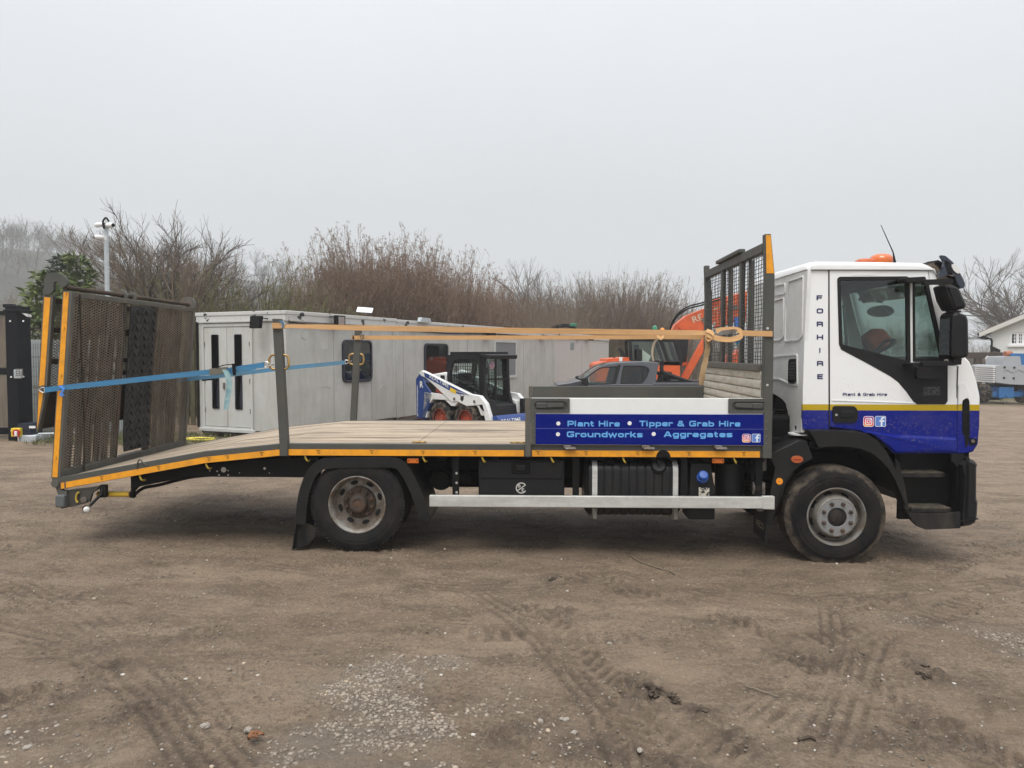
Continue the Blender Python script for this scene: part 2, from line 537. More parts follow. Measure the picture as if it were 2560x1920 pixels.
PWHITE = M('white_print', (.8, .8, .8), .4)
NAVY = M('navy_lettering', (.008, .010, .10), .35)
BLKP = M('black_print', (.012, .012, .012), .5)
LIME = None
ORANGE_LENS = M('orange_lens', (.72, .17, .015), .18, coat=.5)
AMBER = M('amber_lens', (.85, .30, .02), .2, coat=.5)
RED_LENS = M('red_lens', (.35, .02, .01), .15, coat=.5)
CLEAR = M('white_lens', (.72, .72, .70), .15, coat=.5)
GLASS = glass('cab_glass', (.72, .79, .765), 1.45, .02)
GLASSC = glass('clear_glass', (.84, .90, .88), 1.45, .01)
GLASSD = glass('tinted_glass', (.32, .36, .35), 1.5, .02)
GLASSK = M('dark_window_glass', (.006, .007, .008), .04, spec=.6)
MIRROR = M('mirror_glass', (.7, .7, .7), .03, 1.0)
FABRIC = M('dark_seat_fabric', (.012, .0125, .014), .9, spec=.1)
INT = M('cab_interior_plastic', (.03, .032, .035), .8, spec=.2)
STRAPO = M('faded_orange_webbing', (.62, .36, .155), .75, col2=(.50, .29, .13), scale=4, stretch=(.6, 1, 22), dirt=.22, dscale=5, dirtcol=(.25, .17, .09), bump=.3, bscale=400)
STRAPD = M('dirty_tan_webbing', (.42, .28, .14), .85, col2=(.26, .18, .10), scale=6, dirt=.4, dscale=8)
STRAPB = M('blue_webbing', (.035, .17, .33), .7, col2=(.05, .22, .40), scale=5, stretch=(.6, 1, 20), dirt=.25, dscale=6, dirtcol=(.16, .17, .16), bump=.3, bscale=400)
STRAPG = M('faded_blue_webbing', (.10, .20, .27), .8, col2=(.07, .24, .42), scale=3, dirt=.35, dscale=6, dirtcol=(.15, .16, .15))
STRAPT = M('bleached_blue_webbing', (.33, .46, .46), .8, col2=(.16, .30, .34), scale=10)

# ================================================================== GROUND
def vnoise(x, y, seed=0):
    xi, yi = np.floor(x).astype(np.int64), np.floor(y).astype(np.int64)
    fx, fy = x - xi, y - yi
    fx, fy = fx*fx*(3-2*fx), fy*fy*(3-2*fy)
    def h(a, b):
        n = (a * 374761393 + b * 668265263 + seed * 982451653) & 0x7fffffff
        n = ((n ^ (n >> 13)) * 1274126177) & 0x7fffffff
        n = (n ^ (n >> 16)) & 0xffff
        return n / 65535.0
    return (h(xi, yi)*(1-fx) + h(xi+1, yi)*fx)*(1-fy) + (h(xi, yi+1)*(1-fx) + h(xi+1, yi+1)*fx)*fy
def fbm(x, y, sc_, oct_=4, seed=0, gain=.5):
    s_, a, t = 0, 1.0, 0
    for o in range(oct_):
        s_ = s_ + a * vnoise(x*sc_*2**o + 17.3*o, y*sc_*2**o - 9.1*o, seed + o); t += a; a *= gain
    return s_ / t
def sstep(a, b, v):
    t = np.clip((v - a) / (b - a), 0, 1); return t*t*(3-2*t)

def polydist(x, y, pts):
    """distance to a polyline, arc length at the nearest point, signed side"""
    best = np.full(x.shape, 1e9); arc = np.zeros(x.shape); side = np.zeros(x.shape); L = 0
    for (ax, ay), (bx, by) in zip(pts[:-1], pts[1:]):
        dx, dy = bx-ax, by-ay; l2 = dx*dx+dy*dy; l = math.sqrt(l2)
        t = np.clip(((x-ax)*dx + (y-ay)*dy) / l2, 0, 1)
        ex, ey = x-ax-t*dx, y-ay-t*dy
        d = np.hypot(ex, ey); s_ = (dx*ey - dy*ex) / l
        m = d < best
        best = np.where(m, d, best); arc = np.where(m, L + t*l, arc); side = np.where(m, s_, side)
        L += l
    return best, arc, side

def GP(pts): return [(G(a, b).x, G(a, b).y) for a, b in pts]
# wheel tracks pressed into the mud: (centre line, half width, kind, depth)
TRACKS = [
    (GP([(-60, 1470), (300, 1500), (700, 1535), (1150, 1560)]), .10, 'rib', .016),
    (GP([(60, 1470), (190, 1540), (330, 1640), (450, 1760), (560, 1900)]), .20, 'rib', .011),
    (GP([(-80, 1635), (330, 1638), (760, 1632), (1010, 1620)]), .09, 'rib', .012),
    (GP([(1340, 1530), (1420, 1620), (1540, 1745), (1650, 1860), (1720, 1960)]), .15, 'chev', .024),
    (GP([(1480, 1440), (1700, 1520), (1920, 1600), (2150, 1720), (2420, 1860), (2600, 1960)]), .17, 'chev', .022),
    (GP([(2070, 1960), (2120, 1830), (2150, 1720), (2190, 1610), (2250, 1560)]), .12, 'rib', .018),
    (GP([(2000, 1600), (2240, 1580), (2420, 1500), (2620, 1420)]), .13, 'bar', .012),
    (GP([(1000, 1580), (1250, 1590), (1440, 1590), (1650, 1600)]), .12, 'bar', .017),
    (GP([(2100, 1530), (2300, 1450), (2480, 1380), (2640, 1330)]), .12, 'chev', .012),
    (GP([(2280, 1260), (2420, 1250), (2700, 1235)]), .25, 'chev', .012),
    (GP([(2300, 1160), (2440, 1190), (2700, 1230)]), .3, 'rib', .014),
    (GP([(-60, 1250), (220, 1262), (500, 1290)]), .3, 'rib', .012),
    (GP([(-60, 1180), (120, 1200), (420, 1240)]), .25, 'bar', .012),
    (GP([(1740, 1960), (1900, 1800), (2010, 1700), (2060, 1640)]), .1, 'rib', .01),
    (GP([(700, 1420), (900, 1440), (1200, 1470), (1500, 1450)]), .13, 'rib', .008),
    (GP([(-60, 1560), (120, 1600), (260, 1680), (400, 1800), (480, 1940)]), .12, 'rib', .014),
    (GP([(1180, 1480), (1300, 1560), (1420, 1680), (1500, 1800), (1560, 1940)]), .10, 'rib', .014),
    (GP([(1500, 1420), (1760, 1480), (2050, 1500), (2350, 1470), (2640, 1440)]), .12, 'rib', .012),
    (GP([(1850, 1960), (2000, 1800), (2060, 1700), (2090, 1600), (2080, 1520)]), .11, 'rib', .014),
]
# soft dark churned soil (centre px, half sizes px, strength)
CHURN = [(1060, 1585, 90, 24, .8), (520, 1590, 90, 26, .7), (200, 1730, 70, 90, .8), (40, 1760, 60, 60, .8), (1400, 1540, 60, 25, .9),
         (1610, 1750, 90, 70, 1.0), (1750, 1800, 80, 50, .9), (1540, 1480, 70, 16, .9), (1790, 1555, 120, 22, .9), (1990, 1650, 90, 30, .8),
         (2310, 1680, 40, 40, .9), (2340, 1830, 110, 50, .7), (2240, 1870, 90, 40, .6), (1820, 1860, 60, 50, .9), (330, 1800, 80, 60, .7),
         (1390, 1450, 60, 14, .9), (1260, 1510, 70, 20, .6), (620, 1290, 140, 16, .5), (560, 1250, 120, 12, .5), (1700, 1930, 100, 40, .8),
         (1280, 1860, 90, 40, .6), (2130, 1640, 70, 24, .7), (2480, 1760, 80, 30, .5), (1470, 1880, 120, 50, .7)]
GRAVEL = [(1000, 1690, 150, 60, 1.0), (1100, 1660, 80, 30, 1.0), (960, 1760, 180, 60, 1.0), (1040, 1830, 120, 60, .95), (820, 1870, 180, 60, 1.0),
          (840, 1730, 90, 35, 1.0), (900, 1960, 260, 60, .9), (2510, 1590, 90, 40, .85), (2250, 1545, 80, 18, .38), (2540, 1630, 70, 20, .7),
          (60, 1850, 140, 80, .28), (200, 1900, 120, 40, .3), (1200, 1780, 60, 60, .3), (1390, 1850, 90, 60, .22), (1330, 1470, 200, 40, .1),
          (520, 1480, 60, 12, .35), (1290, 1740, 40, 60, .3)]
def blob(x, y, items):
    out = np.zeros(x.shape)
    for px, py, a, b, s_ in items:
        c = G(px, py); ex = abs(G(px+a, py).x - G(px-a, py).x)/2; ey = abs(G(px, min(py+b, 2300)).y - G(px, max(py-b, 1000)).y)/2
        d = np.hypot((x-c.x)/ex, (y-c.y)/ey)
        out = np.maximum(out, s_ * (1 - sstep(.35, 1.3, d + (fbm(x, y, 3.0, 4, 31) - .5)*1.3)))
    return out

def ground_height(x, y, fine=True):
    h = gz(x, y) + (fbm(x, y, .35, 3, 3) - .5) * .10 * sstep(2, 4.5, np.hypot(x-.8, (y-8.2)*1.0))
    ch = blob(x, y, CHURN); gr = blob(x, y, GRAVEL)
    tracks = np.zeros(x.shape); lip = np.zeros(x.shape); wet = np.zeros(x.shape)  # wet holds the painted shade of the track grooves
    if fine:
        for pts, hw, kind, dep in TRACKS:
            d, s_, sd = polydist(x, y, pts)
            wob = (fbm(x, y, 1.3, 2, 8) - .5) * .06
            fade = sstep(.30, .53, fbm(x + 3.3, y, 1.5, 4, 77)) * (.5 + .5*sstep(.36, .54, fbm(x, y + 5.1, 6.0, 3, 78)))
            m = (1 - sstep(hw*.86, hw*1.05, d + wob)) * fade
            if kind == 'rib':
                pat = sstep(.50, .80, .5 + .5*np.sin((sd + wob*.3) * 2*np.pi / .078))
            elif kind == 'bar':
                pat = sstep(.35, .65, .5 + .5*np.sin(s_ * 2*np.pi / .115 + sd*3))
            else:
                pat = sstep(.35, .65, .5 + .5*np.sin((s_ + np.abs(sd)*.9) * 2*np.pi / .105))
                pat = np.where(np.abs(sd) < .018, 0, pat)
            tracks = tracks - dep * m * (.35 + .65*pat)
            lip = lip + dep*.5 * np.exp(-((d - hw*1.12)/.03)**2) * fade
            wet = np.maximum(wet, m * (.10 + .75*pat))  # groove shade for the ground colour, strongest where the tread cuts in
        rough = (fbm(x, y, 1.6, 3, 12)-.5)*.030 + (fbm(x, y, 9, 3, 5)-.5)*.018 + (fbm(x, y, 30, 2, 6)-.5)*.013
        clod = np.maximum(0, fbm(x, y, 14, 3, 41) - .46) * .16 * ch + np.maximum(0, fbm(x, y, 30, 2, 43)-.5)*.05*ch
        spot = sstep(.6, .75, fbm(x, y, .8, 3, 21))
        grit = np.maximum(0, fbm(x, y, 26, 2, 51) - .56) * .07 * (spot*.8 + .25)
        h = h + tracks + lip*.8 + rough + clod + grit
    return h, ch, gr, wet

def axis_lines(c0, c1, step, far0, far1, grow=1.09):
    a = list(np.arange(c0, c1 + 1e-6, step))
    d = step; v = c1
    while v < far1: d = min(d*grow, 25); v += d; a.append(v)
    d = step; v = c0; pre = []
    while v > far0: d = min(d*grow, 25); v -= d; pre.append(v)
    return np.array(pre[::-1] + a)
gx = axis_lines(-5.2, 5.4, .016, -700, 700, 1.06)
gy = axis_lines(2.7, 7.4, .015, -40, 900, 1.05)
X, Y = np.meshgrid(gx, gy)
H, CH, GR, RUT_SHADE = ground_height(X, Y)
def grid_mesh(name, X, Y, Z):
    ny, nx = X.shape
    me = bpy.data.meshes.new(name)
    co = np.stack([X, Y, Z], -1).reshape(-1, 3).astype(np.float32)
    i = np.arange(ny*nx).reshape(ny, nx)
    q = np.stack([i[:-1, :-1], i[:-1, 1:], i[1:, 1:], i[1:, :-1]], -1).reshape(-1, 4).astype(np.int32)
    me.vertices.add(len(co)); me.vertices.foreach_set('co', co.ravel())
    me.loops.add(q.size); me.loops.foreach_set('vertex_index', q.ravel())
    me.polygons.add(len(q)); me.polygons.foreach_set('loop_start', np.arange(0, q.size, 4, dtype=np.int32))
    me.update(calc_edges=True); me.validate()
    me.shade_smooth()
    return me
gme = grid_mesh('ground', X, Y, H)
for nm, arr in (('churn', CH), ('gravel', GR), ('track', RUT_SHADE)):
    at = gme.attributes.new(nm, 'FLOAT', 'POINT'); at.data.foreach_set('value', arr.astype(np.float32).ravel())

k = NT('muddy_yard_ground')
def attr(k, n):
    a = k.n('ShaderNodeAttribute'); a.attribute_name = n; return a.outputs['Fac']
big = k.ramp(k.noise(.55, 6, .6), .35, .68)
mid = k.ramp(k.noise(2.6, 8, .7), .36, .66)
fine = k.ramp(k.noise(24, 6, .75), .30, .72)
patch = k.ramp(k.noise(1.7, 6, .68), .38, .60)
smear = k.ramp(k.noise(1.0, 7, .66, (.45, 1.5, 1), dist=1.2), .42, .60)
c = k.mix(big, (.262, .192, .130), (.190, .136, .092))
c = k.mix(k.math('MULTIPLY', smear, .60), c, (.345, .262, .184))
c = k.mix(k.math('MULTIPLY', k.ramp(k.noise(2.6, 8, .72, (.7, 1.3, 1), dist=.6), .46, .62), .72), c, (.122, .087, .060))
c = k.mix(k.math('MULTIPLY', k.ramp(k.noise(30, 5, .7), .52, .62), .36), c, (.42, .335, .245))
crevice_shade = k.math('MULTIPLY', k.ramp(k.noise(42, 5, .74, (1, .8, 1)), .50, .58), k.math('ADD', k.math('MULTIPLY', patch, .85), .08))
c = k.mix(k.math('MULTIPLY', crevice_shade, .80), c, (.092, .067, .046))  # dark crevices between soil crumbs, shade put into the colour
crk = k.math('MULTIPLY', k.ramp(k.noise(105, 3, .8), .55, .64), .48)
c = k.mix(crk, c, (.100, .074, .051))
c = k.mix(k.math('MULTIPLY', k.ramp(k.noise(95, 2, .5), .65, .70), .45), c, (.48, .42, .34))
dark = k.math('MULTIPLY', attr(k, 'churn'), k.ramp(k.noise(16, 7, .8), .40, .56))
c = k.mix(k.math('MULTIPLY', dark, .75), c, (.075, .057, .042))
c = k.mix(k.math('MULTIPLY', k.math('MULTIPLY', attr(k, 'track'), k.ramp(k.noise(18, 5, .75), .32, .52)), .82), c, (.080, .058, .041))  # shade in the tyre grooves painted as a darker soil tone
c = k.mix(k.math('MULTIPLY', attr(k, 'gravel'), .45), c, (.20, .18, .15))
# small pale stones pressed into the surface (too small to pick apart)
vo = k.n('ShaderNodeTexVoronoi'); vo.inputs['Scale'].default_value = 32; vo.inputs['Randomness'].default_value = 1
k.l(k.tc.outputs['Object'], vo.inputs['Vector'])
hsv = k.n('ShaderNodeSeparateColor'); k.l(vo.outputs['Color'], hsv.inputs[0])
pick = k.ramp(hsv.outputs[0], .90, .91)
stn = k.math('MULTIPLY', pick, k.ramp(vo.outputs['Distance'], .30, .22))
c = k.mix(k.math('MULTIPLY', stn, .8), c, k.mix(hsv.outputs[1], (.22, .19, .15), (.50, .46, .40)))
# grass far out at the yard's edges
geo = k.n('ShaderNodeNewGeometry'); sx = k.n('ShaderNodeSeparateXYZ'); k.l(geo.outputs['Position'], sx.inputs[0])
grass = k.math('MULTIPLY', k.ramp(sx.outputs[1], 33, 42), k.ramp(k.noise(.35, 5, .7), .34, .56))
c = k.mix(grass, c, k.mix(k.noise(3, 6, .8), (.075, .082, .032), (.13, .118, .06)))
k.set(col=c, rough=k.ramp(k.noise(5, 5, .7), .3, .7, .62, .9), spec=.35)
hgt = k.math('ADD', k.math('MULTIPLY', k.noise(55, 6, .75), 1.0), k.math('MULTIPLY', k.noise(170, 4, .7), .5))
hgt = k.math('ADD', hgt, k.math('MULTIPLY', stn, .7))
k.bump(hgt, 1.0, .022)
MUD = k.m
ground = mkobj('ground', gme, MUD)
tag(ground, kind='structure')

def ground_at(x, y):
    a, _, _, _ = ground_height(np.array([float(x)]), np.array([float(y)])); return float(a[0])

# ------------------------------------------------------------------ loose gravel (uncountable)
def ico(sub):
    bm = bmesh.new(); bmesh.ops.create_icosphere(bm, subdivisions=sub, radius=1.0)
    v = np.array([p.co[:] for p in bm.verts]); f = np.array([[q.index for q in p.verts] for p in bm.faces]); bm.free()
    return v, f
def stone_mesh(name, pts, sizes, sub, seed, tint):
    rg = np.random.default_rng(seed); v, f = ico(sub); n = len(pts); nv = len(v)
    sc3 = np.stack([rg.uniform(.75, 1.35, n), rg.uniform(.65, 1.05, n), rg.uniform(.40, .75, n)], -1) * sizes[:, None]
    V = v[None]*sc3[:, None, :]
    V = V * (1 + .16*np.sin(v[None, :, [1, 2, 0]]*3.1 + rg.uniform(0, 6, (n, 1, 3))))
    a = rg.uniform(0, 2*np.pi, n); t = rg.normal(0, .25, n)
    ca, sa = np.cos(a)[:, None], np.sin(a)[:, None]
    x = V[..., 0]*ca - V[..., 1]*sa; y = V[..., 0]*sa + V[..., 1]*ca; z = V[..., 2] + x*t[:, None]*.5
    V = np.stack([x, y, z], -1) + pts[:, None, :]
    F = (f[None] + (np.arange(n)*nv)[:, None, None]).reshape(-1, 3)
    me = bpy.data.meshes.new(name)
    me.vertices.add(n*nv); me.vertices.foreach_set('co', V.astype(np.float32).ravel())
    me.loops.add(F.size); me.loops.foreach_set('vertex_index', F.astype(np.int32).ravel())
    me.polygons.add(len(F)); me.polygons.foreach_set('loop_start', np.arange(0, F.size, 3, dtype=np.int32))
    me.update(calc_edges=True); me.shade_smooth()
    at = me.attributes.new('tint', 'FLOAT', 'POINT')
    at.data.foreach_set('value', np.repeat(tint, nv).astype(np.float32))
    return me
k = NT('gravel_stone')
cr = k.n('ShaderNodeValToRGB'); k.l(attr(k, 'tint'), cr.inputs[0])
E = cr.color_ramp.elements
E[0].position, E[0].color = 0, (.10, .08, .06, 1); E[1].position, E[1].color = 1, (.52, .50, .46, 1)
for p_, c_ in ((.3, (.22, .185, .145)), (.5, (.31, .265, .21)), (.62, (.30, .27, .235)), (.74, (.46, .36, .25)), (.86, (.52, .49, .44))):
    q = E.new(p_); q.color = (*c_, 1)
cc = k.mix(k.ramp(k.noise(60, 5, .7), .4, .7, 0, .45), cr.outputs[0], (.17, .135, .10))
k.set(col=cc, rough=.7); k.bump(k.noise(200, 4, .7), .3, .003)
STONE = k.m
rg = np.random.default_rng(3)
N = 170000
cx, cy = rg.uniform(-3.2, 5.2, N), rg.uniform(2.9, 5.8, N)
_, chh, grr, _ = ground_height(cx, cy, False)
keep = rg.uniform(0, 1, N) < grr**1.6 * .62 * sstep(.25, .55, fbm(cx, cy, 4.5, 3, 91)) * 1.0
cx, cy = cx[keep][:15000], cy[keep][:15000]
hh, _, _, _ = ground_height(cx, cy)
sz = rg.gamma(4.2, .0019, len(cx)).clip(.0025, .017)
tint = (rg.beta(2.0, 1.9, len(cx)) * .62 + .2*sstep(.45, .6, fbm(cx, cy, 2.2, 2, 66)))
gme2 = stone_mesh('gravel', np.stack([cx, cy, hh + sz*.02], -1), sz, 1, 4, tint)
tag(mkobj('gravel', gme2, STONE), 'patches of pale rounded gravel lying on the mud', 'gravel', kind='stuff')
N = 60000
cx, cy = rg.uniform(-7, 7, N), 2.9 + 9*rg.uniform(0, 1, N)**1.7
_, chh, grr, _ = ground_height(cx, cy, False)
keep = rg.uniform(0, 1, N) < (.10 + .35*chh + .25*sstep(.5, .7, fbm(cx, cy, 1.1, 3, 14)))
cx, cy, chh = cx[keep], cy[keep], chh[keep]
hh, _, _, _ = ground_height(cx, cy)
sz = rg.gamma(2.6, .0021, len(cx)).clip(.0025, .019)
tint = np.where(rg.uniform(0, 1, len(cx)) < .14, rg.uniform(.6, 1, len(cx)), rg.uniform(.0, .34, len(cx))) * np.where(chh > .4, .6, 1)
tag(mkobj('grit', stone_mesh('grit', np.stack([cx, cy, hh + sz*.15], -1), sz, 1, 8, tint), STONE),
    'scattered grit and crumbs of soil across the yard', 'grit', kind='stuff')

# single larger stones and clods that stand out
CLOD = M('wet_dark_soil', (.050, .038, .028), .85, col2=(.10, .078, .056), scale=25, bump=1.0, bscale=50, spec=.3)
def lump(name, px, py, r, mat, seed, squash=.65, rough=.25, tint=.62):
    if mat is CLOD: rough, squash = .62, .5
    p = G(px, py); v, f = ico(5 if mat is CLOD else 4); rg_ = np.random.default_rng(seed)
    n = np.zeros(len(v))
    for s_, a in ((1.6, 1.0), (3.3, .7), (7, .5), (14, .34)):
        o = rg_.uniform(0, 50, 3)
        n += a*(vnoise(v[:, 0]*s_ + o[0] + v[:, 2]*s_*.7, v[:, 1]*s_ + o[1] - v[:, 2]*s_*.6, seed) - .5)
    V = v*(1 + n[:, None]*rough*2)*r*np.array([1.25, .9, squash])
    a = rg_.uniform(0, 6.28); c_, s_ = math.cos(a), math.sin(a)
    V = np.stack([V[:, 0]*c_ - V[:, 1]*s_, V[:, 0]*s_ + V[:, 1]*c_, V[:, 2]], -1)
    me = bpy.data.meshes.new(name); me.from_pydata(V.tolist(), [], f.tolist()); me.shade_smooth()
    at = me.attributes.new('tint', 'FLOAT', 'POINT'); at.data.foreach_set('value', np.full(len(V), tint, np.float32))
    o = mkobj(name, me, mat); o.location = (p.x, p.y, ground_at(p.x, p.y) + r*squash*.35)
    return o
for i, (px, py, r) in enumerate([(1628, 1742, .050), (1600, 1737, .034), (1668, 1752, .036), (1652, 1738, .026), (1640, 1752, .03), (1690, 1768, .024), (1758, 1796, .020)]):
    tag(lump('mud_clod', px, py, r, CLOD, 20+i), 'dark wet clod of soil in the heap beside the chevron tyre track', 'clod', 'clods heaped beside the diagonal tyre track')
for i, (px, py, r) in enumerate([(1382, 1452, .024), (1405, 1455, .020)]):
    tag(lump('mud_clod', px, py, r, CLOD, 40+i), 'small dark clod of soil on the ground in front of the fuel tank', 'clod', 'clods in front of the tank')
for i, (px, py, r) in enumerate([(2310, 1672, .022), (2300, 1690, .020), (2318, 1700, .022), (2150, 1642, .018)]):
    tag(lump('mud_clod', px, py, r, CLOD, 50+i), 'dark clod of soil on the mud below the front bumper steps', 'clod', 'clods below the cab steps')
tag(lump('stone', 512, 1822, .020, STONE, 61), 'pale whitish stone near the brown dead leaf', 'stone')
tag(lump('stone', 622, 1832, .02, STONE, 62), 'mottled small stone lying right beside the brown dead leaf', 'stone')
for i, (px, py, r) in enumerate([(70, 1880, .019), (20, 1840, .015), (10, 1800, .014), (130, 1780, .011)]):
    tag(lump('stone', px, py, r, STONE, 70+i, .4), 'flat pale stone lying on churned dark mud away from the gravel patch', 'stone', 'flat stones on the mud')
for i, (px, py, r) in enumerate([(1435, 1858, .015), (1405, 1812, .012), (1352, 1815, .013), (1600, 1896, .014), (1523, 1612, .014), (1415, 1815, .014)]):
    tag(lump('stone', px, py, r, STONE, 80+i), 'rounded white stone on the dark soil next to the chevron track', 'stone', 'white stones beside the chevron track')

LEAFM = M('dead_leaf', (.16, .062, .025), .7, col2=(.24, .11, .05), scale=40)
p = G(620, 1862); mb = MB()
for (ang, L, w_) in ((10, .075, .035), (35, .06, .03), (-20, .055, .028), (60, .045, .022), (-50, .04, .02)):
    d = Vector((math.cos(R(ang)), math.sin(R(ang)), 0)); s_ = Vector((-d.y, d.x, 0)); n = 6
    vs_, fs = [], []
    for i in range(n+1):
        t = i/n; ww = w_*math.sin(math.pi*min(1, t*.9+.08))/2
        up = Vector((0, 0, .012*math.sin(t*3) + .016*t))
        vs_ += [d*L*t + s_*ww + up + Vector((0, 0, .012)), d*L*t + up, d*L*t - s_*ww + up + Vector((0, 0, .010))]
    for i in range(n):
        fs += [(i*3, i*3+1, i*3+4, i*3+3), (i*3+1, i*3+2, i*3+5, i*3+4)]
    mb.add(vs_, fs)
o = mb.build('dead_leaf', LEAFM, smooth=60, recalc=False); o.location = (p.x, p.y, ground_at(p.x, p.y)+.008)
o.modifiers.new('solid', 'SOLIDIFY').thickness = .001
tag(o, 'curled brown dead leaf lying on the mud beside a small stone', 'leaf')

# a length of stiff wire and two twigs
def ground_line(name, pix, r, mat, lift=.012, n=8):
    pts = []
    for q in spline([(a, b, 0) for a, b in pix], n):
        g = G(q[0], q[1]); pts.append((g.x, g.y, ground_at(g.x, g.y) + lift))
    return MB().tube(pts, r, 6).build(name, mat, smooth=60)
WIRE = M('dry_stem', (.17, .14, .10), .7)
tag(ground_line('wire', [(1612, 1355), (1590, 1368), (1575, 1380), (1578, 1392), (1605, 1408), (1650, 1420), (1672, 1426), (1688, 1436)], .0055, WIRE),
    'bent length of pale wire lying on the ground in front of the fuel tank', 'wire')
tag(ground_line('twig', [(1860, 1722), (1900, 1735), (1945, 1748)], .004, WIRE), 'thin straight twig on the mud right of the soil heap', 'twig')
tag(ground_line('twig', [(1995, 1866), (2020, 1862), (2040, 1865)], .008, CLOD), 'short dark thick twig lying on bare mud', 'twig')

# ================================================================== THE TRUCK
truck = thing('flatbed_truck', 'white and blue beavertail flatbed plant lorry with a raised mesh loading ramp', 'truck', (0, TRUCK_Y, 0), YAW)
W2 = 2.48                       # body width
ZD = 1.057                      # deck height
XR = T(1926, 1130)[0]           # front end of the body
X0, X1, X2 = T(152, 1200)[0], T(512, 1145)[0], T(706, 1130)[0]
def side_z(x):                  # top of the side rail: flat, then two falling bends
    za = ZD; zb = T(512, 1128)[1]; zc = T(166, 1193)[1]
    if x >= X2: return za
    if x >= X1: return za + (zb - za)*(X2 - x)/(X2 - X1)
    return zb + (zc - zb)*(X1 - x)/(X1 - X0)
KN = [X0, X1, X2, XR]

def follow(xs, top, bot):       # polygon of a band that follows the bent side
    return [(x, side_z(x) + bot) for x in xs] + [(x, side_z(x) + top) for x in reversed(xs)]
# chassis rails, cross members, axle
mb = MB()
for y in (.82, 1.56):
    xs = [X0+.55, X1+.1, X2, T(2300, 1150)[0]]
    mb.plate([(xs[0], side_z(xs[0])-.22), (xs[1], side_z(xs[1])-.32), (X2, .70), (xs[3], .66), (xs[3], .90), (X2, .93), (xs[1], side_z(xs[1])-.10), (xs[0], side_z(xs[0])-.10)], [], y, y+.08)
for x in (-3.2, -2.2, -.6, .5, 1.5, 2.6): mb.box(x, x+.1, .90, 1.56, .72, .90)
mb.build('chassis_frame', BLACKM, truck, bevel=.006)
mb = MB()
for x in [X2 + i*(XR - X2 - .1)/9 for i in range(10)]: mb.box(x, x+.06, .04, W2-.04, .90, .985)
mb.box(X2, XR, .83, .90, .9, .985).box(X2, XR, 1.57, 1.64, .9, .985)
mb.build('deck_cross_member', BLACKM, truck)
# the deep outer beam under the tail, with bright holes seen through
XA, XB = T(520, 1180)[0], T(762, 1180)[0]
mb = MB()
ol = [(X0+.62, side_z(X0+.62)-.10), T(516, 1165), T(700, 1148), T(790, 1146), T(790, 1198), T(460, 1196), T(330, 1222), (X0+.62, T(300, 1238)[1])]
mb.plate(ol, [], .10, .15).build('tail_beam', BLACKM, truck)
MB().plate(ol, [], W2-.15, W2-.10).build('tail_beam', BLACKM, truck)
mb = MB()
for a, b, r in ((291, 1108, 17), (252, 1117, 5), (263, 1140, 5), (319, 1113, 4), (319, 1140, 5), (207, 1114, 4), (388, 1127, 3), (541, 1100, 8), (570, 1128, 3)):
    q = T(*z2(a, b), .1); mb.disc((q[0], .0985, q[1]), r*.41/271, t=.003, n=14)
mb.build('bolt_hole', M('pale_hole', (.42, .39, .36), .6), truck)

# deck side rails + yellow tape
for y, nm in ((-.005, 'side_rail'), (W2-.055, 'side_rail')):
    xs = KN
    sr = MB().plate(follow(xs, 0, -.115), [], y, y+.06).build(nm, GREY, truck, bevel=.005)
    if y < 0:
        def tape(xa, xb, cut=None):
            xs_ = [xa] + [x for x in KN[1:3] if xa < x < xb] + [xb]
            pl = follow(xs_, -.054, -.111)
            if cut:
                cx_, r = cut; n = len(xs_)
                a = [(cx_ + r*math.cos(R(t)), side_z(cx_)-.111 + r*.95*math.sin(R(t))) for t in range(180, -1, -15)]
                pl = pl[:1] + a + pl[1:]
            return MB().plate(pl, [], -.0085, -.0055).build('reflective_tape', YEL, sr)
        tape(X0+.005, T(163, 1210)[0]-.004); tape(T(166, 1210)[0], T(700, 1130)[0]); tape(T(703, 1130)[0], T(719, 1130)[0]); tape(T(722, 1130)[0], T(1310, 1130)[0])
        tape(T(1313, 1130)[0], T(1327, 1130)[0]); cutx = T(1658, 1130)[0]
        tape(T(1330, 1130)[0], T(1899, 1130)[0], (cutx, .063)); tape(T(1905, 1130)[0], XR-.002)
        MB().plate([(cutx + .066*math.cos(R(t)), .944 + .068*math.sin(R(t))) for t in range(180, -1, -12)], [], -.010, -.004).build('filler_recess', BLACKM, sr)
        mk = MB()
        for px in (254, 397, 523, 570, 655, 797, 930, 1058, 1188, 1345, 1465, 1594, 1722, 1859):
            x = T(px, 1130)[0]; zz = side_z(x)
            mk.box(x-.022, x+.018, -.0105, -.0088, zz-.066, zz-.062).box(x-.008, x+.012, -.0105, -.0088, zz-.078, zz-.075)
            mk.box(x-.01, x+.006, -.0105, -.0088, zz-.086, zz-.0835).box(x-.006, x+.014, -.0105, -.0088, zz-.094, zz-.0915)
        mk.build('tape_print', BLKP, sr)
MB().box(X0-.01, X0+.06, 0, W2, side_z(X0)-.11, side_z(X0)-.005).build('rear_rail', GREY, truck, bevel=.006)

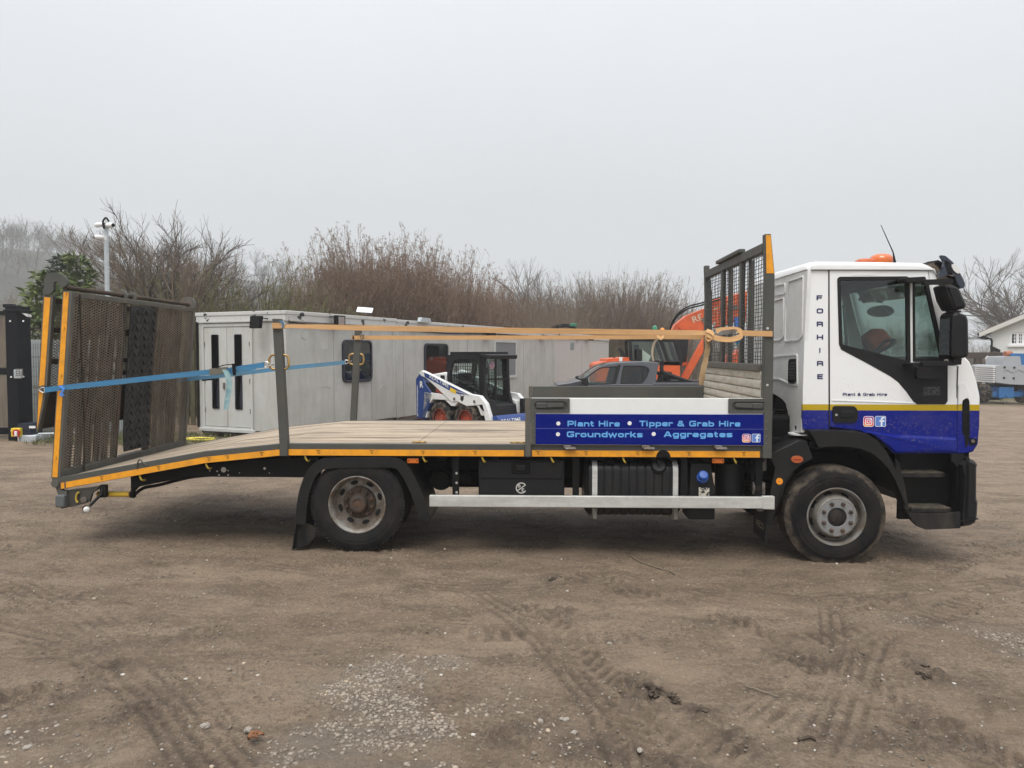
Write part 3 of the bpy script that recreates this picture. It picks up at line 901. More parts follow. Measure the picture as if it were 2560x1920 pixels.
# plywood deck sheets
k = NT('weathered_deck_plywood')
c = k.mix(k.ramp(k.noise(3.2, 9, .7, (.25, 2.2, 1)), .36, .62), (.47, .385, .285), (.32, .25, .18))
c = k.mix(k.ramp(k.noise(1.1, 8, .75, (.35, 1, 1)), .48, .68, 0, .75), c, (.52, .44, .335))
c = k.mix(k.ramp(k.noise(14, 8, .75, (.10, 2.0, 1)), .46, .64, 0, .6), c, (.20, .155, .11))
c = k.mix(k.ramp(k.noise(2.4, 9, .72, (.14, 2.4, 1)), .53, .60, 0, .9), c, (.085, .060, .042))
c = k.mix(k.ramp(k.noise(.9, 9, .74, (.5, 1.2, 1), dist=.8), .50, .66, 0, .55), c, (.19, .155, .12))
c = k.mix(k.ramp(k.noise(7, 6, .75), .62, .68, 0, .7), c, (.12, .09, .065))
k.set(col=c, rough=.8); k.bump(k.noise(40, 5, .7, (.15, 1, 1)), .5, .004)
WOOD = k.m
deck = MB().plate([(X0+.06, side_z(X0+.06)-.045), (X1, side_z(X1)-.045), (X2, ZD-.045), (XR-.08, ZD-.045), (XR-.08, ZD-.032), (X2, ZD-.032), (X1, side_z(X1)-.032), (X0+.06, side_z(X0+.06)-.032)], [], .06, W2-.06).build('deck_floor', BLACKM, truck)
xs = [X0+.07, X1-.55, X1, X2-.12, T(1038, 1103)[0], T(1038, 1103)[0]+1.22, T(1038, 1103)[0]+2.44, XR-.085]
xs = sorted(xs)
for a, b in zip(xs[:-1], xs[1:]):
    pts = [x for x in KN if a < x < b]
    xx = [a+.003] + pts + [b-.003]
    for ya, yb in ((.058, 1.24), (1.246, W2-.058)):
        MB().plate([(x, side_z(x)-.031) for x in xx] + [(x, side_z(x)-.004) for x in reversed(xx)], [], ya, yb).build('deck_sheet', WOOD, deck)
# recessed lashing rings on the deck edge and rope hooks below
for px in (1037, 1052, 1285, 1304):
    x = T(px, 1107)[0]
    MB().tube([(x + .035*math.cos(t), .085 + .02*math.sin(t), ZD+.008) for t in np.linspace(0, 6.28, 13)], .007, 6).build('lashing_ring', RING, truck, smooth=60)
for px, py in ((1059, 1150), (1207, 1150), (1380, 1152), (1560, 1152), (1838, 1150), (764, 1153), (516, 1172), (350, 1206)):
    x, zc = T(px, py); zt = side_z(x) - .11
    MB().tube(spline([(x-.008, .02, zt+.01), (x-.006, .012, zt-.02), (x+.012, .015, zt-.055), (x+.02, .06, zt-.06)], 4), .009, 6).build('rope_hook', M('hook_paint', (.50, .36, .05), .5) if px == 1059 else bpy.data.materials['hook_paint'], truck, smooth=60)
x, zc = T(*zA(1860, 620)); zt = side_z(x)-.055
MB().tube(spline([(x-.03, -.012, zt-.0), (x-.03, -.012, zt+.04), (x-.005, -.012, zt+.085), (x+.03, -.012, zt+.055), (x+.06, -.012, zt+.03)], 4), .007, 6).build('grab_loop', GREY, truck, smooth=60)

# ---------------------------------------------------------------- drop sides
def dropside(y, near):
    s_ = -1 if near else 1
    L, Rr = T(1328, 1000)[0], T(1919, 1000)[0]; zt, zb = T(1500, 995)[1], T(1500, 1112)[1]
    body = MB().box(L, Rr, y-.02 if near else y-.02, y+.02, zb, zt).build('drop_side', PANELW if near else GREY, truck, bevel=.004)
    mb = MB().box(L-.055, L-.002, y-.035, y+.035, .945 if near else .95, zt+.003); mb.build('corner_post', GREYW, body, bevel=.005)
    if not near:
        return body
    yf = y - .022
    za, zbb = T(1600, 1035)[1], T(1600, 1111)[1]
    a, b = T(1339, 1050)[0], T(1907, 1050)[0]
    pan = MB().box(a, b, yf-.012, yf+.004, zbb, za).build('blue_sign_panel', BLUE, body, bevel=.003)
    zj = T(1600, 1071)[1]
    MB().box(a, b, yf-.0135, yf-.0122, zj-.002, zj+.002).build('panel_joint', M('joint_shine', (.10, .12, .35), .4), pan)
    # plastic corner strips
    for xa, xb in ((L, a-.002), (b+.002, Rr)):
        MB().box(xa, xb, yf-.009, yf+.003, zbb-.005, za+.035).build('corner_strip', GREY, body, bevel=.003)
        mb = MB()
        for t in range(5):
            zz = zbb + .02 + t*(za - zbb)/4.2
            mb.disc(((xa+xb)/2, yf-.009, zz), .006, t=.004, n=8)
        mb.build('rivet', STEELD, body)
    # recessed latches
    for xa, xb, flip in ((L-.004, T(1424, 1000)[0], 1), (T(1819, 1000)[0], Rr+.001, -1)):
        zl0, zl1 = T(1400, 1031)[1], zt - .001
        hole = rrect(xa+.03, xb-.02, zl0+.028, zl1-.028, .04)
        lp = MB().plate(rrect(xa, xb, zl0, zl1, .006, 2), [hole], yf-.014, yf+.002).build('latch_plate', GREY, body, bevel=.003)
        MB().plate(inset(hole, .001), [], yf-.003, yf+.0).build('latch_recess', M('dark_grey', (.045, .047, .044), .6) if 'dark_grey' not in bpy.data.materials else bpy.data.materials['dark_grey'], lp)
        cx_ = (xa+xb)/2; zc = (zl0+zl1)/2
        s2 = flip
        MB().plate([(cx_ - s2*.03, zc-.022), (cx_ + s2*.115, zc-.016), (cx_ + s2*.125, zc+.004), (cx_ + s2*.112, zc+.024), (cx_ - s2*.03, zc+.026)], [], yf-.026, yf-.010).build('latch_handle', GREY, lp, bevel=.006)
        MB().box(cx_ - .13 if s2 > 0 else cx_+.03, cx_-.03 if s2 > 0 else cx_+.13, yf-.022, yf-.006, zc-.026, zc+.026).build('latch_block', M('latch_iron', (.06, .06, .056), .5) if 'latch_iron' not in bpy.data.materials else bpy.data.materials['latch_iron'], lp, bevel=.006)
        mb = MB()
        for i in range(4): mb.disc((xa + .02 + i*(xb-xa-.04)/3, yf-.014, zl0+.012), .005, t=.003, n=8).disc((xa + .02 + i*(xb-xa-.04)/3, yf-.014, zl1-.012), .005, t=.003, n=8)
        mb.build('rivet', STEELD, lp)
    # lettering
    yl = yf - .0132
    for s__, xa, xb, base, capt in (('Plant Hire', 398, 835, 1025, 978), ('Tipper & Grab Hire', 1000, 1845, 1024, 977), ('Groundworks', 392, 1027, 1115, 1067), ('Aggregates', 1206, 1778, 1114, 1067)):
        p0, p1 = T(*z4(xa, base), yl), T(*z4(xb, base), yl); pc = T(*z4(xa, capt), yl)
        i0 = 0
        for wd_ in s__.split(' '):
            mb = MB(); signtext(mb, s__, (p0[0], yl-.0005, p0[1]), (1, 0, 0), (0, 0, 1), p1[0]-p0[0], pc[1]-p0[1], (i0, i0+len(wd_)))
            mb.build('lettering', LBLUE, pan, recalc=False); i0 += len(wd_) + 1
    mb = MB()
    for a_, b_ in ((321, 1001), (918, 999), (318, 1091), (1120, 1089)):
        q = T(*z4(a_, b_), yl); mb.disc((q[0], yl, q[1]), 17*.2984/271, t=.0008, n=24)
    mb.build('bullet_dot', PWHITE, pan)
    q = T(*z4(1897, 1124), yl); icon_photo((q[0], yl, q[1]), .038, pan)
    q = T(*z4(1978, 1123), yl); icon_f((q[0], yl, q[1]), .038, pan)
    # hinges
    for px in (1418, 1613, 1793):
        x = T(px, 1120)[0]; zz = T(px, 1115)[1]
        mb = MB().box(x-.035, x+.035, yf-.02, yf+.01, zz-.016, zz+.012).box(x+.0, x+.075, yf-.026, yf+.01, zz-.030, zz-.004)
        mb.tube([(x-.02, yf-.018, zz-.02), (x+.08, yf-.018, zz-.02)], .011, 8).build('hinge', STEELD, body, bevel=.003)
    return body

def icon_photo(c, r, par):
    k_ = bpy.data.materials.get('icon_gradient')
    if not k_:
        k = NT('icon_gradient'); sp = k.n('ShaderNodeSeparateXYZ'); k.l(k.tc.outputs['Generated'], sp.inputs[0])
        t = k.math('ADD', k.math('MULTIPLY', sp.outputs[2], .8), k.math('MULTIPLY', sp.outputs[0], .25))
        cr = k.n('ShaderNodeValToRGB'); k.l(t, cr.inputs[0]); e = cr.color_ramp.elements
        e[0].color, e[1].color = (.9, .55, .08, 1), (.22, .04, .35, 1)
        q = e.new(.4); q.color = (.75, .06, .10, 1); q = e.new(.7); q.color = (.45, .02, .18, 1)
        k.set(col=cr.outputs[0], rough=.35); k_ = k.m
    x, y, z = c
    base = MB().plate(rrect(x-r, x+r, z-r, z+r, r*.45), [], y-.0010, y-.0002).build('icon', k_, par)
    mb = MB()
    o = rrect(x-r*1.02, x+r*1.02, z-r*1.02, z+r*1.02, r*.46); mb.plate(o, [inset(o, r*.10)], y-.0014, y-.0008)
    o = rrect(x-r*.68, x+r*.68, z-r*.68, z+r*.68, r*.36); mb.plate(o, [inset(o, r*.16)], y-.0018, y-.0008)
    o = [(x + r*.38*math.cos(t), z + r*.38*math.sin(t)) for t in np.linspace(0, 6.2832, 25)[:-1]]
    mb.plate(o, [inset(o, r*.15)], y-.0018, y-.0008).disc((x+r*.40, y-.0010, z+r*.40), r*.11, t=.0008, n=10)
    mb.build('icon_outline', PWHITE, par, recalc=True)
def icon_f(c, r, par):
    m = bpy.data.materials.get('icon_blue') or M('icon_blue', (.10, .22, .58), .3)
    x, y, z = c
    MB().plate(rrect(x-r, x+r, z-r, z+r, r*.25), [], y-.0010, y-.0002).build('icon', m, par)
    o = rrect(x-r*1.02, x+r*1.02, z-r*1.02, z+r*1.02, r*.26)
    mb = MB().plate(o, [inset(o, r*.09)], y-.0014, y-.0008)
    mb.plate([(x+a*r, z+b*r) for a, b in ((.05, -.98), (.38, -.98), (.38, -.10), (.72, -.10), (.76, .22), (.38, .22), (.38, .42), (.46, .54), (.76, .54), (.76, .84), (.36, .84), (.14, .70), (.05, .48), (.05, .22), (-.22, .22), (-.22, -.10), (.05, -.10))], [], y-.0018, y-.0008)
    mb.build('icon_outline', bpy.data.materials.get('icon_white') or M('icon_white', (.75, .79, .86), .4), par)
near_side = dropside(-.002, True)
far_side = dropside(W2-.03, False)

# ---------------------------------------------------------------- headboard
HX0, HX1 = T(1904, 990)[0], T(1929, 990)[0]
zt, zk = T(1910, 586)[1], T(1910, 690)[1]
zr = T(1900, 614)[1]
hp = []
HEAD = None
for y0 in (-.035, W2-.045):
    pl = [(HX0+.005, .94), (HX1, .94), (HX1+.004, zk), (HX1-.035, zt), (HX0-.0, zt), (HX0+.004, zt-.12), (HX0+.012, zk)]
    o = MB().plate(pl, [], y0, y0+.08).build('headboard' if HEAD is None else 'headboard_post', GREY, truck if HEAD is None else HEAD, bevel=.006)
    if HEAD is None: HEAD = o
    if y0 < 0:
        MB().plate([(HX0+.018, zk+.02), (HX1-.006, zk+.02), (HX1-.040, zt-.012), (HX0+.008, zt-.012), (HX0+.012, zt-.12)], [], y0-.004, y0-.001).build('reflective_tape', YEL, HEAD)
        q = T(*z5(596, 1113)); MB().disc((q[0], y0, q[1]), .011, t=.003, n=12).build('bolt', ALU, HEAD)
        q = T(*z5(597, 723)); MB().disc((q[0], y0, q[1]), .012, t=.006, n=12).build('bolt', ALU, HEAD)
hx = HX0 + .02
MB().box(hx-.02, hx+.05, .05, W2-.05, zr-.055, zr+.03).build('top_beam', GREY, HEAD, bevel=.006)
MB().box(hx-.05, hx+.02, .75, 1.75, zr+.032, zr+.075).build('beam_cap', GREY, HEAD, bevel=.01)
zl1, zl0 = 1.80, 1.735
for ya, yb in ((.05, .74), (.745, W2-.05)):
    MB().box(hx-.045, hx+.05, ya, yb, zl0, zl1).build('lower_beam', GREYW, HEAD, bevel=.006)
for y in (.83, 1.62):
    MB().box(hx-.01, hx+.035, y-.035, y+.035, zl1, zr-.05).build('upright', GREY, HEAD, bevel=.004)
MB().box(hx+.04, hx+.085, .64, .72, ZD, zr-.05).box(hx+.04, hx+.085, 1.46, 1.53, ZD, zr-.05).build('rear_brace', GREYW, HEAD, bevel=.005)
mb = MB()
nY, nZ = 30, 28
for i in range(1, nY):
    y = .05 + (W2-.1)*i/nY; j = .008*math.sin(i*1.7)
    mb.tube([(hx+.0 + j*math.sin(q*2.2+i), y + j*.6*math.cos(q*3+i), zl1-.01 + (zr-.04-zl1)*q/6) for q in range(7)], .0036, 4)
for i in range(1, nZ):
    z = zl1 + (zr-.04-zl1)*i/nZ; j = .007*math.sin(i*2.3)
    mb.tube([(hx+.006 + j*math.sin(q*1.3+i), .05+(W2-.1)*q/10, z + j*.7*math.sin(q*1.1+i*.7)) for q in range(11)], .0036, 4)
o = mb.build('wire_mesh', M('mesh_wire', (.06, .062, .06), .5, .3), HEAD, recalc=False); o['kind'] = 'stuff'
for i in range(8):
    za = ZD + .002 + i*(zl0 - ZD)/8
    t = random.uniform(-.004, .004)
    MB().plate([(hx-.012+t, za+.004), (hx+.012, za+.004), (hx+.012, za+.083), (hx-.012+t, za+.083), (hx-.020+t, za+.070), (hx-.020+t, za+.014)], [], .05, W2-.05).build('plank', ALUB, HEAD, bevel=.003)

# ---------------------------------------------------------------- stake posts behind
for y in (-.03, W2-.055):
    a0, a1 = (T(693, 797), T(711, 1120)) if y < 0 else (T(894, 824, y), T(882, 1051, y)); dx = T(703, 900)[0]-T(683, 900)[0]
    post = MB().plate([(a1[0]-dx/2, .94), (a1[0]+dx/2, .94), (a1[0]+dx/2, ZD), (a0[0]+dx/2, a0[1]), (a0[0]-dx/2, a0[1]), (a1[0]-dx/2, ZD)], [], y, y+.075).build('stake_post', GREY, truck, bevel=.004)
    xc, zc = T(697, 905) if y < 0 else T(889, 898, y)
    mb = MB().tube([(xc + .092*(abs(math.cos(t))**.55)*(1 if math.cos(t) > 0 else -1), y+.035, zc + .068*(abs(math.sin(t))**.55)*(1 if math.sin(t) > 0 else -1)) for t in np.linspace(0, 6.2832, 33)], .011, 8)
    mb.build('lashing_ring', RING, post, smooth=60)

# ---------------------------------------------------------------- loading ramp, folded upright at the tail
rb, rt = T(139, 1197), T(168, 728)
Vd = Vector((rt[0]-rb[0], 0, rt[1]-rb[1])); RL = Vd.length; Vd.normalize()
Nd = Vector((Vd.z, 0, -Vd.x))                 # points to the front of the truck
def RP(u, v, n=0.0): return Vector((rb[0], u, rb[1])) + Vd*v + Nd*n
def rbar(mb, u0, u1, v0, v1, n0, n1):
    c = [RP(u, v, n) for n in (n0, n1) for v in (v0, v1) for u in (u0, u1)]
    return mb.add(c, [(0,1,3,2),(4,6,7,5),(0,4,5,1),(1,5,7,3),(3,7,6,2),(2,6,4,0)])
WR = W2 + .09
RAMPM = M('ramp_steel', (.045, .040, .033), .8, .0, col2=(.10, .062, .045), scale=5, lo=.42, hi=.7, dirt=.4, dscale=8, dirtcol=(.10, .08, .06), spec=.2)
MESHM = M('expanded_metal', (.175, .155, .125), .65, .1, col2=(.25, .22, .175), scale=9, dirt=.4, dscale=5, dirtcol=(.13, .075, .05))
mb = MB()
for u0 in (.0, WR-.05): rbar(mb, u0, u0+.05, 0, RL, -.045, .045)
rbar(mb, .05, WR-.05, 0, .075, -.03, .04); rbar(mb, .05, WR-.05, RL-.05, RL, -.03, .04)
ramp = mb.build('loading_ramp', GREYW, truck, bevel=.005)
uM0, uM1 = .98, 1.58         # the gap with the rubber mat
mb = MB(); rbar(mb, uM0-.05, uM0, .07, RL-.05, -.02, .035); rbar(mb, uM1, uM1+.05, .07, RL-.05, -.02, .035)
mb.build('stringer', RAMPM, ramp)
for i, u in enumerate((.20, .36, .52, .68, .82, 1.70, 1.86, 2.02, 2.18, 2.30)):
    mb = MB(); rbar(mb, u, u+.05, .05, RL-.05, -.06, -.012); mb.build('rib', RAMPM, ramp)
for v in (.45, .95, 1.4):
    mb = MB(); rbar(mb, .05, WR-.05, v, v+.05, -.075, -.062); mb.build('cross_rib', RAMPM, ramp)
for u0, u1 in ((.05, uM0-.05), (uM1+.05, WR-.05)):
    def expanded(u0, u1, v0, v1, n, cu=.074, cv=.0275, t=.0072):
        mb = MB(); nu = max(2, int((u1-u0)/cu)); nv = int((v1-v0)/cv)
        cu, cv = (u1-u0)/nu, (v1-v0)/nv
        for j in range(nv):
            for i in range(nu):
                for s_ in (0, 1):
                    # the two halves of a strand line: zigzag between rows
                    ua, ub = u0+cu*(i + .5*s_), u0+cu*(i + .5*(s_+1))
                    va, vb = (v0+cv*j, v0+cv*(j+.5)) if s_ == 0 else (v0+cv*(j+.5), v0+cv*j)
                    wob = .006*math.sin(i*.9 + j*.13) + .004*math.sin(j*.31)
                    for flip in (0, 1):
                        a, b = (va, vb) if not flip else (v0+cv*(j+1) - (va-v0-cv*j), v0+cv*(j+1) - (vb-v0-cv*j))
                        p = [RP(ua, a-t/2, n+wob), RP(ub, b-t/2, n+wob), RP(ub, b+t/2, n+wob+.004), RP(ua, a+t/2, n+wob+.004)]
                        q = [RP(ua, a+t/2, n+wob-.004), RP(ub, b+t/2, n+wob-.004)]
                        mb.add(p + q, [(0, 1, 2, 3), (3, 2, 5, 4)])
        return mb
    o = expanded(u0, u1, .075, RL-.05, .036).build('expanded_mesh', MESHM, ramp, recalc=False); o['kind'] = 'stuff'
# rubber mat with chevron tread
mat_n = lambda v: .045 + .035*max(0, (.55 - v))**1.5*2.4
mb = MB(); mu0, mu1 = 1.03, 1.56; NV = 24
vv = [.13 + (RL-.19)*i/NV for i in range(NV+1)]
for side in (0, 1):
    pass
loops = []
for v in vv:
    n_ = mat_n(v); loops.append([RP(mu0 + (.03*max(0, .4-v)), v, n_), RP(mu1, v, n_), RP(mu1, v, n_+.012), RP(mu0 + (.03*max(0, .4-v)), v, n_+.012)])
mb.loft(loops)
MATM = M('rubber_mat', (.016, .016, .017), .6, col2=(.045, .044, .042), scale=7, lo=.45, hi=.75, dirt=.2, dscale=9, dirtcol=(.08, .075, .068), spec=.3)
mat_o = mb.build('rubber_mat', MATM, ramp)
mb = MB()
for j in range(17):
    for i in range(3):
        u, v = mu0 + .085 + i*.18 + (.0 if j % 2 else .02), .17 + j*(RL-.30)/16
        n_ = mat_n(v) + .018
        for s_ in (-1, 1):
            a, b = RP(u, v+.045, n_), RP(u + s_*.062, v-.02, mat_n(v-.02)+.018)
            mb.bar(a, b, .018, .014, Nd)
mb.build('chevron_tread', MATM, mat_o)
tp = MB(); 
tp.add([RP(-.003, v, n) for v in (.015, RL-.01) for n in (-.032, .018)] + [RP(-.0005, v, n) for v in (.015, RL-.01) for n in (-.032, .018)], [(0,1,3,2),(4,6,7,5),(0,4,5,1),(2,3,7,6),(0,2,6,4),(1,5,7,3)])
tp.build('reflective_tape', YEL, ramp)
mk = MB()
for f in (.11, .55, .80, .985):
    for n0, n1, dv in ((-.006, -.003, .05), (.003, .006, .02)):
        c = [RP(-.0045, RL*f - dv/2, n0), RP(-.0045, RL*f - dv/2, n1), RP(-.0045, RL*f + dv/2, n1), RP(-.0045, RL*f + dv/2, n0)]
        mk.add(c, [(0, 1, 2, 3)])
mk.build('tape_print', BLKP, ramp, recalc=False)
# hinge ears along the top edge
def hook_ear(u, t=.03):
    mb = MB(); c = RP(u, RL+.02, -.06)
    pl = [zD(*q) for q in ((265, 500), (262, 330), (300, 240), (370, 190), (460, 175), (560, 185), (660, 225), (730, 310), (755, 400), (735, 440), (650, 500), (600, 500), (570, 400), (540, 372), (490, 370), (465, 400), (460, 560), (380, 635), (240, 630), (240, 490))]
    pl = [T(*q) for q in pl]
    return mb.plate(rpoly(pl, .012, 2), [], u, u+t)
hook_ear(-.012).build('hinge_ear', GREY, ramp, bevel=.005)
for u, rr_ in ((1.02, .055), (1.20, .055), (WR-.03, .10)):
    q = RP(u, RL+.03, -.03); MB().disc(tuple(q), rr_, (0, -1, 0), .03, 20).build('hinge_ear', GREYW, ramp, bevel=.004)
MB().tube([RP(.0, RL+.035, -.03), RP(WR, RL+.035, -.03)], .022, 10).build('hinge_shaft', RAMPM, ramp, smooth=60)
rod = MB().tube([RP(.36, .02, .055), RP(.30, .55, .06), RP(.20, 1.2, .052), RP(.12, RL-.02, .05)], .008, 6).build('pull_rod', RAMPM, ramp, smooth=60)
# folded second flap, hanging behind from the hinge
fb, ft = T(95, 1080), T(119, 738)
FV = Vector((fb[0]-ft[0], 0, fb[1]-ft[1])); FL = FV.length; FV.normalize(); FN = Vector((-FV.z, 0, FV.x))
def FP(u, v, n=0.0): return Vector((ft[0], u, ft[1])) + FV*v + FN*n
mb = MB()
for u0 in (0, WR-.05):
    prof = [(0, -.045), (FL*.72, -.03), (FL, -.02), (FL, -.0), (FL*.70, .055), (0, .05)]
    MB().add([FP(u0, v, n) for v, n in prof] + [FP(u0+.05, v, n) for v, n in prof], [(0,1,2,3,4,5), (11,10,9,8,7,6)] + [(i, (i+1) % 6, (i+1) % 6+6, i+6) for i in range(6)]).build('flap_side', GREYW, ramp, bevel=.004)
mb = MB()
for v in (.02, .3, .6, .9, FL*.74):
    c = [FP(u, vv_, n) for n in (-.02, .03) for vv_ in (v, v+.05) for u in (.05, WR-.05)]
    mb.add(c, [(0,1,3,2),(4,6,7,5),(0,4,5,1),(1,5,7,3),(3,7,6,2),(2,6,4,0)])
mb.build('flap_rib', RAMPM, ramp)
RP_keep = RP
def RP(u, v, n=0.0): return FP(u, v, n)
o = expanded(.05, WR-.05, .05, FL*.74, .0).build('expanded_mesh', MESHM, ramp, recalc=False); o['kind'] = 'stuff'
RP = RP_keep
mb = MB().add([FP(-.003, v, n) for v, n in ((.02, -.028), (.02, .03), (FL*.69, .03), (FL*.98, -.008), (FL*.72, -.018))] + [FP(-.0005, v, n) for v, n in ((.02, -.028), (.02, .03), (FL*.69, .03), (FL*.98, -.008), (FL*.72, -.018))], [(0,1,2,3,4), (9,8,7,6,5)] + [(i, (i+1) % 5, (i+1) % 5+5, i+5) for i in range(5)])
mb.build('reflective_tape', YEL, ramp)
MB().add([FP(.05, FL*.74, .02), FP(WR-.05, FL*.74, .02), FP(WR-.05, FL*.98, .0), FP(.05, FL*.98, .0), FP(.05, FL*.74, .01), FP(WR-.05, FL*.74, .01), FP(WR-.05, FL*.98, -.01), FP(.05, FL*.98, -.01)], [(0,1,2,3), (7,6,5,4), (0,4,5,1), (1,5,6,2), (2,6,7,3), (3,7,4,0)]).build('flap_lip', RAMPM, ramp)
q = FP(-.02, .87, .0); MB().box(q.x-.06, q.x+.05, -.03, .08, q.z-.01, q.z+.012).tube([(q.x+.03, -.02, q.z-.05), (q.x+.03, -.02, q.z+.02)], .01, 6).build('flap_bracket', GREYW, ramp)

# tail end: hinge block, bracket, buffer, cylinder and marker lamp
q = T(*zA(295, 950)); hb = MB().plate(rpoly([T(*zA(*p)) for p in ((215, 840), (375, 840), (375, 1080), (490, 1090), (490, 1400), (380, 1415), (330, 1160), (290, 1030), (220, 990))], .01, 2), [], .0, .06)
hb.build('tail_bracket', GREYW, truck, bevel=.005)
MB().plate(rpoly([T(*zA(*p)) for p in ((215, 840), (375, 840), (375, 1080), (490, 1090), (490, 1400), (380, 1415), (330, 1160), (290, 1030), (220, 990))], .01, 2), [], W2-.06, W2).build('tail_bracket', GREYW, truck, bevel=.005)
MB().tube([(q[0], -.02, q[1]), (q[0], W2, q[1])], .036, 14).build('ramp_pivot', GREYW, truck, smooth=50)
a, b = T(*zA(325, 1150)), T(*zA(500, 1378)); MB().box(a[0], b[0], -.045, .06, b[1], a[1]).build('buffer', M('grey_rubber', (.10, .11, .11), .7), truck, bevel=.012)
pl = [T(*zA(*p)) for p in ((490, 1080), (1060, 1010), (1040, 1070), (940, 1130), (890, 1300), (640, 1370), (490, 1400))]
GRS = M('greasy_grey_steel', (.05, .047, .04), .55, dirt=.5)
MB().plate(pl, [], .02, .05).build('tail_plate', GRS, truck, bevel=.005)
MB().plate(pl, [], W2-.05, W2-.02).build('tail_plate', GRS, truck)
q = T(*zA(805, 1250)); MB().disc((q[0], .02, q[1]), .028, t=.025, n=14).build('pin', STEELD, truck)
MB().tube(spline([(T(*zA(a, b))[0], .005, T(*zA(a, b))[1]) for a, b in ((710, 1110), (670, 1160), (660, 1230), (675, 1290), (700, 1295))], 4), .010, 6).build('rope_hook', bpy.data.materials['hook_paint'], truck, smooth=60)
a, b = T(*zA(930, 1190)), T(*zA(1555, 1190))
MB().tube([(a[0], .12, a[1]), (b[0], .12, b[1])], .026, 14).build('ramp_cylinder', YELP, truck, smooth=50)
MB().tube([(b[0], .12, b[1]), (b[0]+.035, .12, b[1])], .036, 14).build('cylinder_end', BLACKM, truck, smooth=50)
hs_ = [zA(1600, 1180), zA(1720, 1180), zA(1850, 1080), zA(1960, 1030), zA(2212, 985), (470, 1196), (520, 1190), (620, 1185)]
MB().tube(spline([(T(a, b, .14)[0], .14, T(a, b, .14)[1]) for a, b in hs_], 5), .010, 6).tube(spline([(T(a, b-4, .17)[0], .17, T(a, b-4, .17)[1]) for a, b in hs_[1:]], 5), .008, 6).build('hydraulic_hose', BLACKM, truck, smooth=60)
a, b, c_ = T(*zA(1120, 1030)), T(*zA(1110, 1150)), T(*zA(960, 1350))
lamp = MB().tube([(a[0], .04, a[1]), (b[0], .02, b[1]), (c_[0], -.04, c_[1])], [.016, .015, .013], 8).box(a[0]-.03, a[0]+.025, .03, .08, T(*zA(1100, 1220))[1], a[1]+.02).build('marker_arm', PLASTIC, truck, smooth=40)
q = T(*zA(910, 1400)); MB().lathe([(.03, -.03), (.033, -.01), (.033, .02), (.03, .03)], (q[0], -.05, q[1]), (.6, -.8, 0), 16).build('lamp_body', PLASTIC, lamp, smooth=40)
MB().lathe([(.029, .0), (.027, .012), (.018, .02)], (q[0]+.018, -.074, q[1]), (.6, -.8, 0), 16).build('white_lens', CLEAR, lamp, smooth=60)
MB().lathe([(.031, .0), (.029, .014), (.018, .026)], (q[0]-.016, -.03, q[1]), (-.9, -.3, 0), 16).build('red_lens', RED_LENS, lamp, smooth=60)

# ---------------------------------------------------------------- wheels
def sub_empty(name, parent):
    o = bpy.data.objects.new(name, None); o.empty_display_size = .1; COL.objects.link(o); o.parent = parent; return o
RIMM = M('worn_silver_rim', (.36, .35, .325), .5, .4, col2=(.19, .15, .11), scale=6, lo=.38, hi=.62, dirt=.7, dscale=6, dirtcol=(.11, .075, .05))
RIMF = M('grey_rim', (.26, .255, .24), .5, .3, col2=(.17, .145, .115), scale=6, dirt=.5, dscale=6, dirtcol=(.11, .085, .062))
RINGF = M('nut_ring_paint', (.27, .275, .275), .5, .3, dirt=.15, dscale=9)
HUBM = M('rusty_hub', (.045, .036, .030), .7, .2, col2=(.11, .06, .035), scale=14)
HUBD = M('dark_hub', (.022, .020, .019), .6, col2=(.05, .038, .03), scale=20, spec=.2)
HOLE = M('hand_hole_dark', (.006, .006, .006), .8)
RT = .447
def tyre_profile(w_=.28, RT=.447):
    P = [(.266, -.02), (.272, -.004), (.285, .002), (.315, .007), (.345, .009), (.347, .006), (.378, .005), (.380, .0015), (.412, -.008), (.432, -.020), (RT-.003, -.034), (RT, -.045)]
    for g in (.085, .125, .155, .195):
        P += [(RT, -g+.005), (RT-.012, -g+.003), (RT-.012, -g-.003), (RT, -g-.005)]
    P += [(RT, -w_+.045), (RT-.003, -w_+.034), (.432, -w_+.02), (.40, -w_), (.345, -w_-.008), (.285, -w_), (.266, -w_+.02)]
    return P
